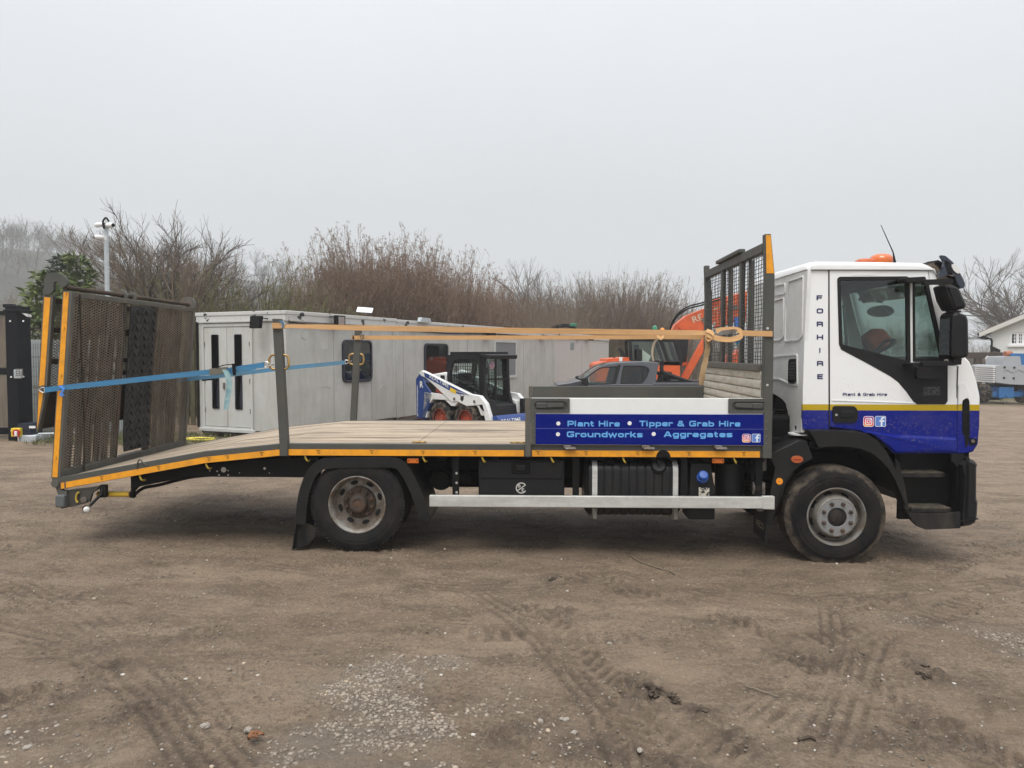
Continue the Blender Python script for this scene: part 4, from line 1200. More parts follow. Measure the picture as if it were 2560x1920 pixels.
def wheel(cx, cz, y, kind, ax=-1, dual=False):
    RT = .447 if kind == 'rear' else .466
    wh = sub_empty('wheel', truck)
    c = Vector((cx, y, cz)); A = (0, ax, 0)
    mb = MB().lathe(tyre_profile(.28, RT), c, A, 72, closed=True)
    n = 76 if kind == 'rear' else 0
    for i in range(n):
        t = 2*math.pi*i/n; d = Vector((math.cos(t), 0, math.sin(t)))
        rot = Matrix((d, Vector((0, 1, 0)), d.cross(Vector((0, 1, 0))))).transposed()
        for a in (-.036, -.244):
            mb.obox(c + d*(RT-.010) + Vector((0, ax*a, 0)), (.022, .034, .020), rot)
    mb.build('tyre', RUBBER if kind == 'rear' else RUBBERD if ax > 0 else TYREF, wh, smooth=35)
    if dual:
        MB().lathe(tyre_profile(), c - Vector((0, ax*.315, 0)), A, 48, closed=True).build('tyre', RUBBER, wh, smooth=35)
    if kind == 'rear':
        rim = MB().lathe([(.268, -.03), (.272, -.002), (.270, .004), (.262, .004), (.256, -.008), (.246, -.02), (.240, -.05), (.236, -.11), (.222, -.128), (.165, -.135), (.150, -.128), (.146, -.14), (.0, -.14)], c, A, 64, cap=False).build('rim', RIMM, wh, smooth=40)
        hole_r, hole_o, nh = .195, -.128, 8
        hub = MB().lathe([(.155, -.135), (.15, -.10), (.10, -.098), (.088, -.09), (.085, -.035), (.075, -.02), (.05, -.016), (.045, -.022), (.02, -.022), (.0, -.018)], c, A, 32, cap=False).build('hub', HUBM, wh, smooth=35)
        nr, no, nn, nrad = .125, -.10, 10, .019
    else:
        rim = MB().lathe([(.268, -.03), (.272, -.002), (.270, .004), (.262, .004), (.256, -.008), (.246, -.02), (.241, -.075), (.234, -.092), (.224, -.095), (.206, -.062), (.192, -.02), (.184, .012), (.172, .018), (.165, .016), (.16, -.02), (.0, -.02)], c, A, 64, cap=False).build('rim', RIMF, wh, smooth=40)
        hole_r, hole_o, nh = .212, -.086, 8
        hub = MB().lathe([(.092, -.02), (.09, .0), (.066, .006), (.06, .014), (.045, .018), (.0, .018)], c, A, 32, cap=False).build('hub', HUBD, wh, smooth=35)
        o = [(cx + .172*math.cos(t), cz + .172*math.sin(t)) for t in np.linspace(0, 6.2832, 49)[:-1]]
        hl = [(cx + .088*math.cos(t), cz + .088*math.sin(t)) for t in np.linspace(0, 6.2832, 33)[:-1]]
        ya, yb = sorted((y + ax*.016, y + ax*.006))
        MB().plate(o, [hl], ya, yb).build('nut_ring', RINGF, wh, bevel=.003)
        nr, no, nn, nrad = .132, .014, 8, .019
    for i in range(nh):
        mb = MB()
        t = 2*math.pi*(i+.35)/nh; d = Vector((math.cos(t), 0, math.sin(t)))
        rot = Matrix((Vector((-d.z, 0, d.x)), d, Vector((0, 1, 0)))).transposed()
        pts = []
        for q in range(14):
            a = 2*math.pi*q/14; pts.append(c + d*(hole_r + .019*math.sin(a)) + Vector((-d.z, 0, d.x))*.036*math.cos(a) + Vector((0, ax*(hole_o + (.004 if kind == 'rear' else .012 - .06*.0)), 0)))
        if kind == 'front':
            pts = [p - Vector((0, ax*((p-c).dot(d) - hole_r)*1.6, 0)) for p in pts]
        b0 = [p + Vector((0, ax*.004, 0)) for p in pts]; b1 = [p - Vector((0, ax*.03, 0)) for p in pts]
        mb.loft([b0, b1]).build('hand_hole', HOLE, wh)
    for i in range(nn):
        t = 2*math.pi*(i+.5)/nn; d = Vector((math.cos(t), 0, math.sin(t)))
        MB().lathe([(nrad, 0), (nrad, .02), (nrad*.55, .024), (nrad*.5, .04), (0, .04)], c + d*nr + Vector((0, ax*no, 0)), A, 6).build('wheel_nut', HUBM, wh)
    return wh
k = NT('front_tyre_rubber')
sp = k.n('ShaderNodeSeparateXYZ'); k.l(k.tc.outputs['Object'], sp.inputs[0])
FW = T(*z7(768, 982)); RW = T(*z2(1102, 1323))
r2 = k.math('SQRT', k.math('ADD', k.math('POWER', k.math('SUBTRACT', sp.outputs[0], FW[0]), 2.0), k.math('POWER', k.math('SUBTRACT', sp.outputs[2], FW[1]), 2.0)))
edge = k.math('ADD', r2, k.math('MULTIPLY', k.math('SUBTRACT', k.noise(9, 6, .7), .5), .10))
mudm = k.math('MULTIPLY', k.ramp(edge, .405, .43), k.ramp(k.noise(4, 5, .7), .38, .56))
c = k.mix(mudm, k.mix(k.ramp(k.noise(6, 7, .7), .4, .7, 0, .5), (.010, .010, .011), (.040, .034, .028)), k.mix(k.noise(30, 5, .7), (.15, .122, .092), (.06, .05, .04)))
k.set(col=c, rough=.8, spec=.12); k.bump(k.noise(90, 4, .7), .3, .004)
TYREF = k.m
wheel(RW[0], RW[1], .01, 'rear', dual=True)
wheel(FW[0], FW[1], .05, 'front')
wheel(RW[0], RW[1], W2-.01, 'rear', 1, True)
wheel(FW[0], FW[1], W2-.05, 'front', 1)
MB().tube([(RW[0], .5, RW[1]), (RW[0], W2-.5, RW[1])], .09, 16).lathe([(.09, -.28), (.2, -.16), (.24, 0), (.2, .16), (.09, .28)], (RW[0], W2/2, RW[1]), (0, 1, 0), 24).build('rear_axle', BLACKM, truck, smooth=40)
MB().tube([(FW[0], .3, FW[1]-.03), (FW[0], .6, FW[1]-.12), (FW[0], W2-.6, FW[1]-.12), (FW[0], W2-.3, FW[1]-.03)], .06, 12).build('front_axle', BLACKM, truck, smooth=40)
MB().tube([(RW[0]+.2, W2/2, RW[1]), (1.2, W2/2, .62), (2.8, W2/2, .8)], .05, 12).build('propeller_shaft', BLACKM, truck, smooth=40)
for y in (.80, 1.60):
    for xa, L, zc in ((RW[0], .75, RW[1]+.16), (FW[0], .8, FW[1]+.10)):
        mb = MB()
        for i in range(4): mb.bar((xa-L+i*.12, y, zc+.12-i*.028), (xa, y, zc-.0-i*.028), .08, .02).bar((xa, y, zc-i*.028), (xa+L-i*.12, y, zc+.12-i*.028), .08, .02)
        mb.build('leaf_spring', BLACKM, truck)

# ---------------------------------------------------------------- mudguards
def guard(pix, y0, y1, t, name, mat, lip=.05, parent=truck):
    """curved guard: outline points given on the outer edge; lip is the visible side band"""
    P = spline([(*T(a, b), 0) for a, b in pix], 6); P = [(p[0], p[1]) for p in P]
    n = len(P)
    def off(d):
        out = []
        for i in range(n):
            a, b = Vector(P[max(0, i-1)]), Vector(P[min(n-1, i+1)]); e = (b-a).normalized()
            q = Vector(P[i]) + Vector((e.y, -e.x))*d; out.append((q.x, q.y))
        return out
    inn = off(t); lp = off(lip)
    mb = MB()
    mb.plate(P + inn[::-1], [], y0+.012, y1)
    mb.plate(off(.002) + lp[::-1], [], y0, y0+.014)
    return mb.build(name, mat, parent, bevel=.005)
rg_px = [z2(*q) for q in ((728, 1440), (735, 1330), (755, 1220), (795, 1120), (850, 1062), (930, 1036), (1180, 1030), (1340, 1034), (1410, 1080), (1470, 1180), (1515, 1290), (1548, 1400), (1538, 1428))]
FEND = M('satin_black_fender', (.010, .0105, .011), .42, spec=.3, dirt=.14, dscale=4, dirtcol=(.06, .052, .042))
rgd = guard(rg_px, -.005, .62, .012, 'rear_mudguard', FEND, .10)
MB().plate([T(*z2(*q)) for q in ((722, 1445), (790, 1445), (845, 1470), (840, 1520), (800, 1570), (700, 1605), (705, 1540))], [], .06, .075).build('mud_flap', PLASTIC2, rgd)
a = T(*z2(722, 1445)); b = T(*z2(702, 1600))
MB().add([(a[0], .02, a[1]), (a[0]+.01, .6, a[1]), (b[0]+.01, .6, b[1]), (b[0], .02, b[1]), (a[0]+.012, .02, a[1]), (a[0]+.022, .6, a[1]), (b[0]+.022, .6, b[1]), (b[0]+.012, .02, b[1])], [(0,1,2,3), (7,6,5,4), (0,4,5,1), (1,5,6,2), (2,6,7,3), (3,7,4,0)]).build('mud_flap', PLASTIC2, rgd)
# front, rear half on the chassis
pl = [z7(*q) for q in ((240, 495), (480, 380), (540, 390), (590, 525), (500, 570), (430, 630), (370, 710), (330, 800), (300, 900), (270, 1000), (240, 1050), (205, 1050), (225, 960), (250, 820), (270, 700), (290, 600))]
fgd = MB().plate([T(*q) for q in pl], [], .06, .075).build('front_mudguard', FEND, truck, bevel=.006)
mb = MB(); up = [T(*z7(*q)) for q in ((230, 500), (480, 380), (545, 388))]
mb.plate([up[0], up[1], up[2], (up[2][0], up[2][1]-.012), (up[1][0], up[1][1]-.012), (up[0][0], up[0][1]-.012)], [], .075, .45)
mb.plate([T(*z7(*q)) for q in ((240, 1050), (300, 900), (370, 710), (430, 630), (440, 640), (380, 720), (310, 905), (250, 1055))], [], .07, .42).build('guard_inner', PLASTIC, fgd)
mb = MB(); q = T(*z7(458, 530)); mb.lathe([(1, 0)], (0, 0, 0)) if False else None
el = [(q[0] + .054*math.cos(t), q[1] + .034*math.sin(t)) for t in np.linspace(0, 6.2832, 25)[:-1]]
MB().plate(el, [], .040, .062).build('side_indicator', M('dull_orange_lens', (.42, .10, .03), .2, coat=.5), fgd, bevel=.012, seg=3)
MB().box(q[0]-.035, q[0]+.035, .036, .041, q[1]-.005, q[1]+.004).build('indicator_slot', RED_LENS, fgd)
q = T(*z7(322, 703)); MB().disc((q[0], .06, q[1]), .031, t=.008, n=24).build('reflector', AMBER, fgd)
MB().disc((q[0], .052, q[1]), .005, t=.003, n=8).build('screw', STEELD, fgd)
flp = MB().add([(*[T(*z7(60, 940), .05)[0]], .06, T(*z7(60, 940), .05)[1]), (T(*z7(240, 1040), .05)[0], .06, T(*z7(230, 940), .05)[1]), (T(*z7(225, 1195), .05)[0], .06, T(*z7(225, 1195), .05)[1])], []) if False else None
fa = T(1918, 1285); fb2 = T(1912, 1362)
def FLQ(y, z, dx=0): return (T(1926, 1300)[0] - .02 + dx + (z-.4)*.02, y, z)
zt_, zb_ = T(1900, 1275)[1], T(1915, 1362)[1]
fp = MB().loft([[FLQ(.06, zt_), FLQ(.46, zt_), FLQ(.46, zt_, .014), FLQ(.06, zt_, .014)], [FLQ(.06, zb_), FLQ(.46, zb_+.02), FLQ(.46, zb_+.02, .014), FLQ(.06, zb_, .014)]]).build('mud_flap', PLASTIC2, truck)
mb = MB()
lettering(mb, 'IVECO', tuple(Vector(FLQ(.36, .245)) + Vector((-.003, 0, 0))), (0, -1, 0), (0, 0, 1), .24, .06, .012)
mb.build('flap_lettering', M('cream_print', (.32, .28, .20), .6), fp, recalc=False)

# ---------------------------------------------------------------- things hung below the deck
a, b = T(1074, 1240), T(1934, 1270)
sr = MB()
sr.plate([T(1074, 1237.5), T(1907, 1242), T(1907, 1271), T(1074, 1266)], [], -.02, .025)
rail = sr.build('side_guard_rail', ALU, truck, bevel=.006)
MB().plate([T(1905, 1240), T(1935, 1240), T(1935, 1273), T(1905, 1272)], [], -.024, .03).build('rail_end_cap', ALU, rail, bevel=.005)
for px in (1138, 1440, 1712, 1900):
    x = T(px, 1200)[0]; MB().box(x-.03, x+.03, .03, .07, T(px, 1262)[1], .93).build('guard_bracket', BLACKM, truck)
x = T(1138, 1200)[0]; mb = MB()
for zz in (.60, .69, .78): mb.disc((x+.01, .029, zz), .012, t=.002, n=8)
mb.build('bracket_hole', M('pale_slot', (.35, .33, .3), .6), truck)
# tool box
a, b = T(1196, 1148, .06), T(1411, 1268, .06)
tb = MB().box(a[0], b[0], .06, .58, b[1], a[1]).build('tool_box', PLASTIC, truck, bevel=.015)
MB().box(a[0]+.02, b[0]-.02, .05, .062, T(1300, 1196, .06)[1], a[1]-.02).build('box_lid', PLASTIC, tb, bevel=.01)
q = T(1302, 1168, .05); MB().box(q[0]-.085, q[0]+.085, .040, .052, q[1]-.06, q[1]+.05).build('box_latch', BLACKM, tb, bevel=.01)
MB().box(q[0]-.045, q[0]+.045, .032, .044, q[1]-.03, q[1]+.02).build('latch_paddle', PLASTIC, tb, bevel=.008)
q = T(*z8(706, 326), .055); mb = MB()
ring = [(q[0] + .052*math.cos(R(t)), q[1] + .052*math.sin(R(t))) for t in range(40, 331, 15)]
ring2 = [(q[0] + .043*math.cos(R(t)), q[1] + .043*math.sin(R(t))) for t in range(330, 39, -15)]
mb.plate(ring + ring2, [], .0535, .0555)
lettering(mb, 'B', (q[0]-.032, .0532, q[1]+.006), (1, 0, 0), (0, 0, 1), .026, .03, .012)
lettering(mb, 'E', (q[0]+.004, .0532, q[1]-.032), (1, 0, 0), (0, 0, 1), .024, .03, .012)
mb.bar((q[0]-.04, .0535, q[1]-.028), (q[0]+.04, .0535, q[1]+.03), .004, .008)
mb.build('box_emblem', M('off_white_print', (.55, .54, .50), .6), tb, recalc=False)
# fuel tank
a, b = T(1462, 1155, .05), T(1704, 1293, .05)
TANKM = M('black_tank_paint', (.009, .0095, .011), .4, spec=.35, dirt=.2, dscale=5, dirtcol=(.06, .05, .04))
prof = rrect(.055, .62, b[1]+.0, a[1], .09, 5)
mb = MB(); 
def tank_loop(x, d): return [(x, p[0], p[1]) for p in inset(prof, d)]
xs_ = [a[0], a[0]+.02]; lo = [tank_loop(a[0], .05), tank_loop(a[0]+.03, .012)]
nrib = 11
for i in range(nrib):
    xa = a[0] + .03 + (b[0]-a[0]-.06)*i/nrib; xb = a[0] + .03 + (b[0]-a[0]-.06)*(i+1)/nrib
    lo += [tank_loop(xa+.004, .008), tank_loop(xa+.010, .0), tank_loop(xb-.010, .0), tank_loop(xb-.004, .008)]
lo += [tank_loop(b[0]-.03, .012), tank_loop(b[0], .05)]
tank = mb.loft(lo).build('fuel_tank', TANKM, truck, smooth=35)
for px in (1487, 1689):
    x = T(px, 1200, .05)[0]; o_ = inset(prof, -.005)
    MB().plate(o_, [inset(o_, .006)], x-.024, x+.024, axis=0).build('tank_strap', ALU, tank, smooth=30)
    MB().box(x-.04, x+.03, .16, .30, b[1]-.03, b[1]+.04).box(x-.02, x+.02, .03, .08, b[1]-.02, b[1]+.09).build('tank_bracket', STEELD, tank, bevel=.004)
q = T(*zF(880, 215), .05); MB().lathe([(.075, -.03), (.075, .03), (.062, .05), (.058, .06), (.0, .06)], (q[0], .10, q[1]), (0, -.8, .45), 20).obox((q[0], .05, q[1]+.03), (.022, .03, .10)).build('fuel_cap', PLASTIC, tank, smooth=40)
# AdBlue tank
a, b = T(1722, 1196, .05), T(1788, 1298, .05)
ab = MB().plate(rpoly([T(1722, 1300, .05), T(1788, 1300, .05), T(1788, 1215, .05), T(1785, 1206, .05), T(1778, 1160, .05), T(1728, 1160, .05), T(1727, 1206, .05), T(1720, 1285, .05)], .015, 3), [], .07, .36).build('additive_tank', PLASTIC, truck, bevel=.02, seg=3)
q = T(1757, 1187, .05)
MB().lathe([(.05, -.06), (.054, -.045), (.054, -.015), (.047, -.012), (.047, .024), (.036, .036), (0, .037)], (q[0], .045, q[1]-.012), (0, -.80, .60), 24).build('blue_cap', M('blue_plastic_cap', (.010, .075, .34), .35), ab, smooth=40)
a, b = T(1748, 1219, .05), T(1774, 1241, .05)
LBL = NT('torn_label'); LBL.set(col=LBL.mix(LBL.ramp(LBL.noise(28, 4, .7), .50, .53), (.62, .57, .48), (.02, .02, .02)), rough=.6)
MB().box(a[0], b[0], .064, .0695, b[1], a[1]).build('torn_label', LBL.m, ab)
# air filter drum, battery cover, air lines
q0, q1 = T(1792, 1158, .25), T(1865, 1240, .25); xm = (q0[0]+q1[0])/2; rr = (q1[0]-q0[0])/2
lo = []
for i in range(24):
    zz = q1[1] - .02 + (q0[1]-q1[1]+.02)*i/23
    lo.append((rr*(.985 if i % 2 else 1.0), zz))
MB().lathe(lo, (xm, .32, 0), (0, 0, 1), 28).build('air_filter', PLASTIC, truck, smooth=35)
x = T(1893, 1200)[0]
MB().box(x-.025, x+.03, .10, .16, T(1890, 1242)[1], .93).build('cab_bracket', BLACKM, truck, bevel=.005)
mb = MB(); q = T(*zF(1965, 440)); mb.lathe([(.04, -.05), (.05, -.02), (.05, .01), (.034, .02), (.03, .03), (0, .03)], (q[0], .06, q[1]), (0, -1, 0), 18)
mb.box(q[0]-.05, q[0]+.06, .07, .16, q[1]-.06, q[1]+.05).build('air_valve', STEELD, truck, smooth=40)
q0, q1 = T(1895, 1148), T(1935, 1180)
MB().tube([(T(1912, 1148)[0], .12, T(1912, 1142)[1]), (T(1912, 1148)[0], .12, T(1912, 1180)[1])], .05, 14).build('air_dryer', M('dusty_drum', (.09, .08, .068), .7, dirt=.3), truck, smooth=40)
mb = MB()
for i, (pa, pb, pc) in enumerate((((1870, 1150), (1880, 1172), (1888, 1165)), ((1895, 1160), (1905, 1195), (1925, 1190)), ((1885, 1190), (1900, 1208), (1922, 1182)), ((1930, 1160), (1955, 1150), (1962, 1130)))):
    mb.tube(spline([(T(*p_)[0], .10+.02*i, T(*p_)[1]) for p_ in (pa, pb, pc)], 5), .007, 6)
mb.build('air_line', BLACKM, truck, smooth=60)
q = T(1910, 1277); MB().tube([(q[0], .12, q[1]+.05), (q[0], .12, q[1]-.025)], .035, 12).build('drain_bottle', M('grey_plastic', (.18, .18, .17), .6), truck, smooth=40)
# side marker lamps
for px in (1031, 1797):
    q = T(px, 1153); o = MB().box(q[0]-.055, q[0]+.055, .02, .05, q[1]-.024, q[1]+.024).build('side_marker', ORANGE_LENS, truck, bevel=.008, seg=3)
    MB().disc((q[0]-.04, .02, q[1]), .006, t=.002, n=8).disc((q[0]+.04, .02, q[1]), .006, t=.002, n=8).box(q[0]-.03, q[0]+.03, .05, .06, q[1]+.02, q[1]+.05).build('marker_mount', BLACKM, o)
# suspension and brake pieces between axle and tool box
q = T(*z8(220, 300), .2); MB().lathe([(.09, -.1), (.11, 0), (.09, .1)], (q[0], .45, q[1]), (0, -1, 0), 20).box(q[0]-.1, q[0]+.3, .4, .5, q[1]-.03, q[1]+.05).build('brake_chamber', BLACKM, truck, smooth=40)
MB().box(T(1150, 1200)[0], T(1200, 1200)[0]+.2, .75, .8, T(1150, 1236)[1], T(1150, 1215)[1]).build('frame_stay', BLACKM, truck)
MB().tube([(-.9, 1.0, .62), (1.4, 1.0, .62)], .14, 18).build('air_tank', BLACKM, truck, smooth=40)
MB().box(1.0, 2.2, 1.75, 2.35, .45, .9).build('far_side_tank', PLASTIC, truck, bevel=.03)
MB().box(-.4, .8, 1.9, 2.4, .5, .9).build('far_side_locker', PLASTIC, truck, bevel=.02)
MB().box(2.35, 3.9, .85, 1.65, .55, 1.0).build('engine_block', BLACKM, truck, bevel=.05)

# ================================================================== CAB
CY0, CY1 = .10, 2.20
def tumble(z): return .05*max(0.0, z - 1.5)
def C(px, py, dy=0.0):
    x, z = T(px, py, CY0 + dy)
    for _ in range(3): x, z = T(px, py, CY0 + dy + tumble(z))
    return (x, z)
def c6(*pts): return [C(*z6(*p)) for p in pts]
def c7(*pts): return [C(*z7(*p)) for p in pts]
fyn = lambda p: tumble(p[1])
fyf = lambda p: -tumble(p[1])

ZS1, ZS0 = C(2200, 1011)[1], C(2200, 1026)[1]
k = NT('cab_livery')
sp = k.n('ShaderNodeSeparateXYZ'); k.l(k.tc.outputs['Object'], sp.inputs[0])
hi = k.math('GREATER_THAN', sp.outputs[2], ZS1); lo_ = k.math('GREATER_THAN', sp.outputs[2], ZS0)
dst = k.ramp(k.noise(3, 7, .7), .45, .8, 0, .10)
c = k.mix(lo_, (.0012, .0095, .19), (.47, .33, .010)); c = k.mix(hi, c, (.80, .81, .80))
c = k.mix(dst, c, (.32, .28, .24))
spl = k.math('MULTIPLY', k.ramp(k.noise(46, 4, .75), .57, .62), k.math('MULTIPLY', k.ramp(sp.outputs[2], 1.75, .95), k.ramp(k.noise(3.2, 4, .6), .42, .6)))
c = k.mix(k.math('MULTIPLY', spl, .75), c, (.20, .16, .12))
k.set(col=c, rough=.32, spec=.16, coat=.22, crough=.04)
LIV = k.m

bottom = c7((490, 291), (700, 293), (860, 293), (930, 297), (1000, 318), (1060, 350), (1110, 390), (1150, 430), (1195, 478))
rear_edge = c6((345, 398), (336, 700), (318, 1300), (315, 1500))
xdoor0, xdoor1 = C(2073, 800)[0], C(2391, 1050)[0]
front_up = c7((1690, 478), (1752, 474), (1815, 455), (1846, 405)) + c6((1618, 1560), (1621, 1450), (1621, 1340), (1600, 1240), (1570, 1140), (1545, 1085), (1500, 1040))
apillar = c6((1440, 880), (1390, 740), (1350, 610), (1312, 470), (1300, 425), (1270, 400))
outline = rear_edge + bottom + front_up + apillar          # closed side outline
# door outline (front edge follows the pillar)
dgap = .005
door_px = c6((512, 402), (512, 900), (514, 1300), (515, 1560)) + bottom[3:] + c7((1686, 478), (1686, 300)) + c6((1458, 1300), (1455, 1112), (1392, 1108), (1378, 1062), (1330, 850), (1280, 610), (1252, 480), (1240, 402))
door_hole = door_px
winA = rpoly(c6((574, 455), (1100, 452), (1108, 1098), (588, 968)), .03, 4)
winB = rpoly(c6((1122, 482), (1238, 478), (1262, 600), (1318, 850), (1362, 1072), (1128, 1075)), .02, 3)
# near side shell around the door
rear_panel = rear_edge + bottom[:2] + c7((698, 293)) + c6((508, 1560), (507, 1300), (505, 900), (505, 402))
cab = MB().plate(rear_panel, [], CY0, CY0+.035, fyn).build('cab_side', LIV, truck, bevel=.004)
front_panel = c7((1692, 478)) + front_up[1:] + apillar + c6((1247, 402), (1259, 480), (1287, 610), (1337, 850), (1385, 1062), (1398, 1104), (1461, 1108), (1464, 1300)) + c7((1691, 300))
MB().plate(front_panel, [], CY0, CY0+.035, fyn).build('front_corner_panel', LIV, cab, bevel=.004)
# far side, one panel with its windows
MB().plate(outline, [winA, winB], CY1-.035, CY1, fyf).build('cab_far_side', LIV, cab)
# door
door = MB().plate(door_px, [inset(winA, .004), inset(winB, .004)], CY0-.004, CY0+.034, fyn).build('door', LIV, truck, bevel=.004)
# dark seams
MB().plate(c6((507, 404), (514, 404), (517, 1300), (518, 1565), (510, 1565), (509, 1300)), [], CY0-.0055, CY0+.002, fyn).build('door_gap', BLKP, cab)
MB().plate(c6((350, 398), (1262, 402), (1262, 408), (350, 403)), [], CY0-.0055, CY0+.012, fyn).build('roof_gap', BLKP, cab)
# window rubbers and glass
for wn, nm in ((winA, 'window_frame'), (winB, 'quarter_frame')):
    fr = MB().plate(inset(wn, -.006), [inset(wn, .026)], CY0-.009, CY0+.02, fyn).build(nm, PLASTIC, door, bevel=.003)
    MB().plate(inset(wn, .024), [], CY0+.006, CY0+.010, fyn).build('window_glass', GLASS, door)
    MB().plate(inset(wn, .002), [], CY1-.02, CY1-.016, fyf).build('far_window_glass', GLASS, cab)
# black trim under the windows
trim = c6((590, 972), (1104, 1103), (1120, 1105), (1120, 1085), (1360, 1080), (1378, 1066), (1388, 1112), (1388, 1370), (1370, 1394), (1160, 1394), (1135, 1375), (1080, 1300), (1020, 1230), (960, 1185), (780, 1085), (600, 990))
MB().plate(trim, [], CY0-.008, CY0+.0, fyn).build('door_trim', PLASTIC, door, bevel=.003)
MB().plate(c6((1124, 480), (1126, 1082), (1118, 1086), (1112, 480)), [], CY0-.011, CY0+.0, fyn).build('window_divider', WHITE, door)
# recessed corner below the mirror, with its grille
MB().plate(rpoly(c6((1142, 1118), (1334, 1122), (1334, 1190), (1320, 1204), (1150, 1204), (1140, 1190)), .015, 3), [], CY0-.05, CY0-.002, fyn).build('mirror_base', PLASTIC, door, bevel=.012)
NT_ = NT('worn_sticker'); NT_.set(col=NT_.mix(NT_.ramp(NT_.noise(60, 4, .8), .52, .6), (.015, .015, .016), (.12, .12, .115)), rough=.7)
MB().plate(c6((1205, 1265), (1330, 1265), (1330, 1328), (1205, 1328)), [], CY0-.0105, CY0-.007, fyn).build('worn_sticker', NT_.m, door)
# door crease lines as slim raised ribs, sill flare
MB().plate(c6((530, 1362), (1150, 1384), (1150, 1388), (530, 1368)), [], CY0-.008, CY0, fyn).build('door_crease', LIV, door)
MB().plate(rpoly(c6((675, 440), (690, 415), (840, 413), (852, 440)), .01, 3), [], CY0-.006, CY0, fyn).build('door_embossing', LIV, door, bevel=.004)
sl = c7((935, 296), (1200, 330), (1680, 352), (1688, 372), (1688, 470), (1200, 472), (1155, 430), (1110, 388), (1060, 350), (1000, 316))
cen = C(*z7(1450, 400))
flare = MB().loft([[(p[0], CY0-.004, p[1]) for p in sl], [(p[0], CY0-.026, p[1] - .012*(1 if p[1] > cen[1] else 0)) for p in inset(sl, .012)]]).build('door_sill_flare', LIV, door, bevel=.006)
MB().plate(rpoly(c7((1350, 440), (1630, 440), (1630, 446), (1350, 446)), .002, 2), [], CY0-.031, CY0-.02).build('sill_rib', LIV, door, bevel=.002)
# door handle
hd = MB().plate(rpoly(c7((718, 118), (735, 108), (890, 110), (914, 145), (914, 205), (895, 238), (735, 238), (718, 215)), .02, 3), [], CY0-.016, CY0, fyn).build('door_handle', PLASTIC, door, bevel=.008)
MB().plate(rpoly(c7((775, 130), (880, 130), (882, 205), (865, 212), (790, 212), (775, 200)), .012, 3), [], CY0-.0175, CY0-.012).build('handle_recess', HOLE, door)
MB().plate(rpoly(c7((775, 152), (884, 154), (884, 192), (775, 195)), .01, 3), [], CY0-.026, CY0-.012).build('handle_grip', PLASTIC, door, bevel=.006)
q = C(*z7(745, 177)); MB().disc((q[0], CY0-.016, q[1]), .011, t=.004, n=14).build('key_lock', STEEL, door)
# lettering and icons
yl = CY0-.0055
mb = MB()
for i, ch in enumerate('FORHIRE'):
    q = C(*z6(418 + i*.6, 624 + i*97.3)); w_ = (.052, .060, .058, .060, .016, .058, .054)[i]; dx = (0, 0, 0, 0, .022, 0, 0.002)[i]
    signtext(mb, ch, (q[0]+dx, CY0 - .002 + tumble(q[1]), q[1]), (1, 0, 0), (0, 0, 1), w_, .046)
mb.build('cab_lettering', NAVY, cab, recalc=False)
mb = MB(); q, q2 = C(*z6(611, 1330)), C(*z6(938, 1330))
signtext(mb, 'Plant & Grab Hire', (q[0], yl-.001, q[1]), (1, 0, 0), (0, 0, 1), q2[0]-q[0], .026)
mb.build('door_lettering', NAVY, door, recalc=False)
q = C(*z7(1000, 229)); icon_photo((q[0], CY0-.0045, q[1]), .048, door)
q = C(*z7(1092, 228)); icon_f((q[0], CY0-.0045, q[1]), .048, door)
# front corner: black air intake slot and lamp
sl = rpoly(c7((1732, 60), (1745, 50), (1775, 50), (1786, 70), (1788, 330), (1778, 410), (1755, 438), (1750, 340), (1730, 320)), .012, 3)
MB().plate(sl, [], CY0-.004, CY0+.002).build('air_intake', BLACKM, cab)
for yy in (160, 255, 345): MB().plate(c7((1738, yy), (1786, yy-14), (1786, yy-6), (1738, yy+4)), [], CY0-.007, CY0-.003).build('intake_fin', PLASTIC, cab)
MB().plate(rpoly(c7((1785, 358), (1846, 366), (1844, 392), (1830, 412), (1788, 420)), .01, 3), [], CY0-.004, CY0+.002).build('corner_lamp', BLACKM, cab)
q = C(*z7(1812, 382)); MB().disc((q[0], CY0-.004, q[1]), .016, t=.006, n=16).build('lamp_bezel', STEELD, cab)
mb = MB()
zs = MB().plate(c6((1456, 1112), (1463, 1112), (1461, 1250), (1456, 1500), (1450, 1500), (1452, 1250)), [], CY0-.002, CY0+.001).build('panel_gap', BLKP, cab)
MB().plate(c6((1466, 1250), (1490, 1232), (1515, 1238), (1540, 1290), (1548, 1345), (1520, 1352), (1500, 1365), (1494, 1390), (1466, 1400)), [], CY0-.006, CY0-.001).build('nose_bulge', LIV, cab, bevel=.005)

# skins between both sides: roof, front, rear wall
def skin(pts, name, mat, par, t=.03, bulge=0.0, n=8):
    mb = MB(); L = []
    for i in range(n+1):
        f = i/n; b = bulge*(1 - (2*f-1)**2)
        row = []
        for x, z in pts:
            y0, y1 = CY0 + .018 + tumble(z), CY1 - .018 - tumble(z)
            row.append((x + b, y0 + (y1-y0)*f, z))
        L.append(row)
    m = len(pts); vs_ = [p for r in L for p in r]; fs = []
    for i in range(n):
        for j in range(m-1): fs.append((i*m+j, i*m+j+1, (i+1)*m+j+1, (i+1)*m+j))
    mb.add(vs_, fs)
    o = mb.build(name, mat, par, smooth=35)
    s_ = o.modifiers.new('solid', 'SOLIDIFY'); s_.thickness = t; s_.offset = 0
    return o
skin(front_up[1:], 'cab_front', LIV, cab, .03, .10)
skin(apillar[:-1][:1] + apillar[:-1] if False else [front_up[-1]] + apillar[:-1], 'windscreen', GLASS, cab, .006, .10)
xr0 = rear_edge[0][0]
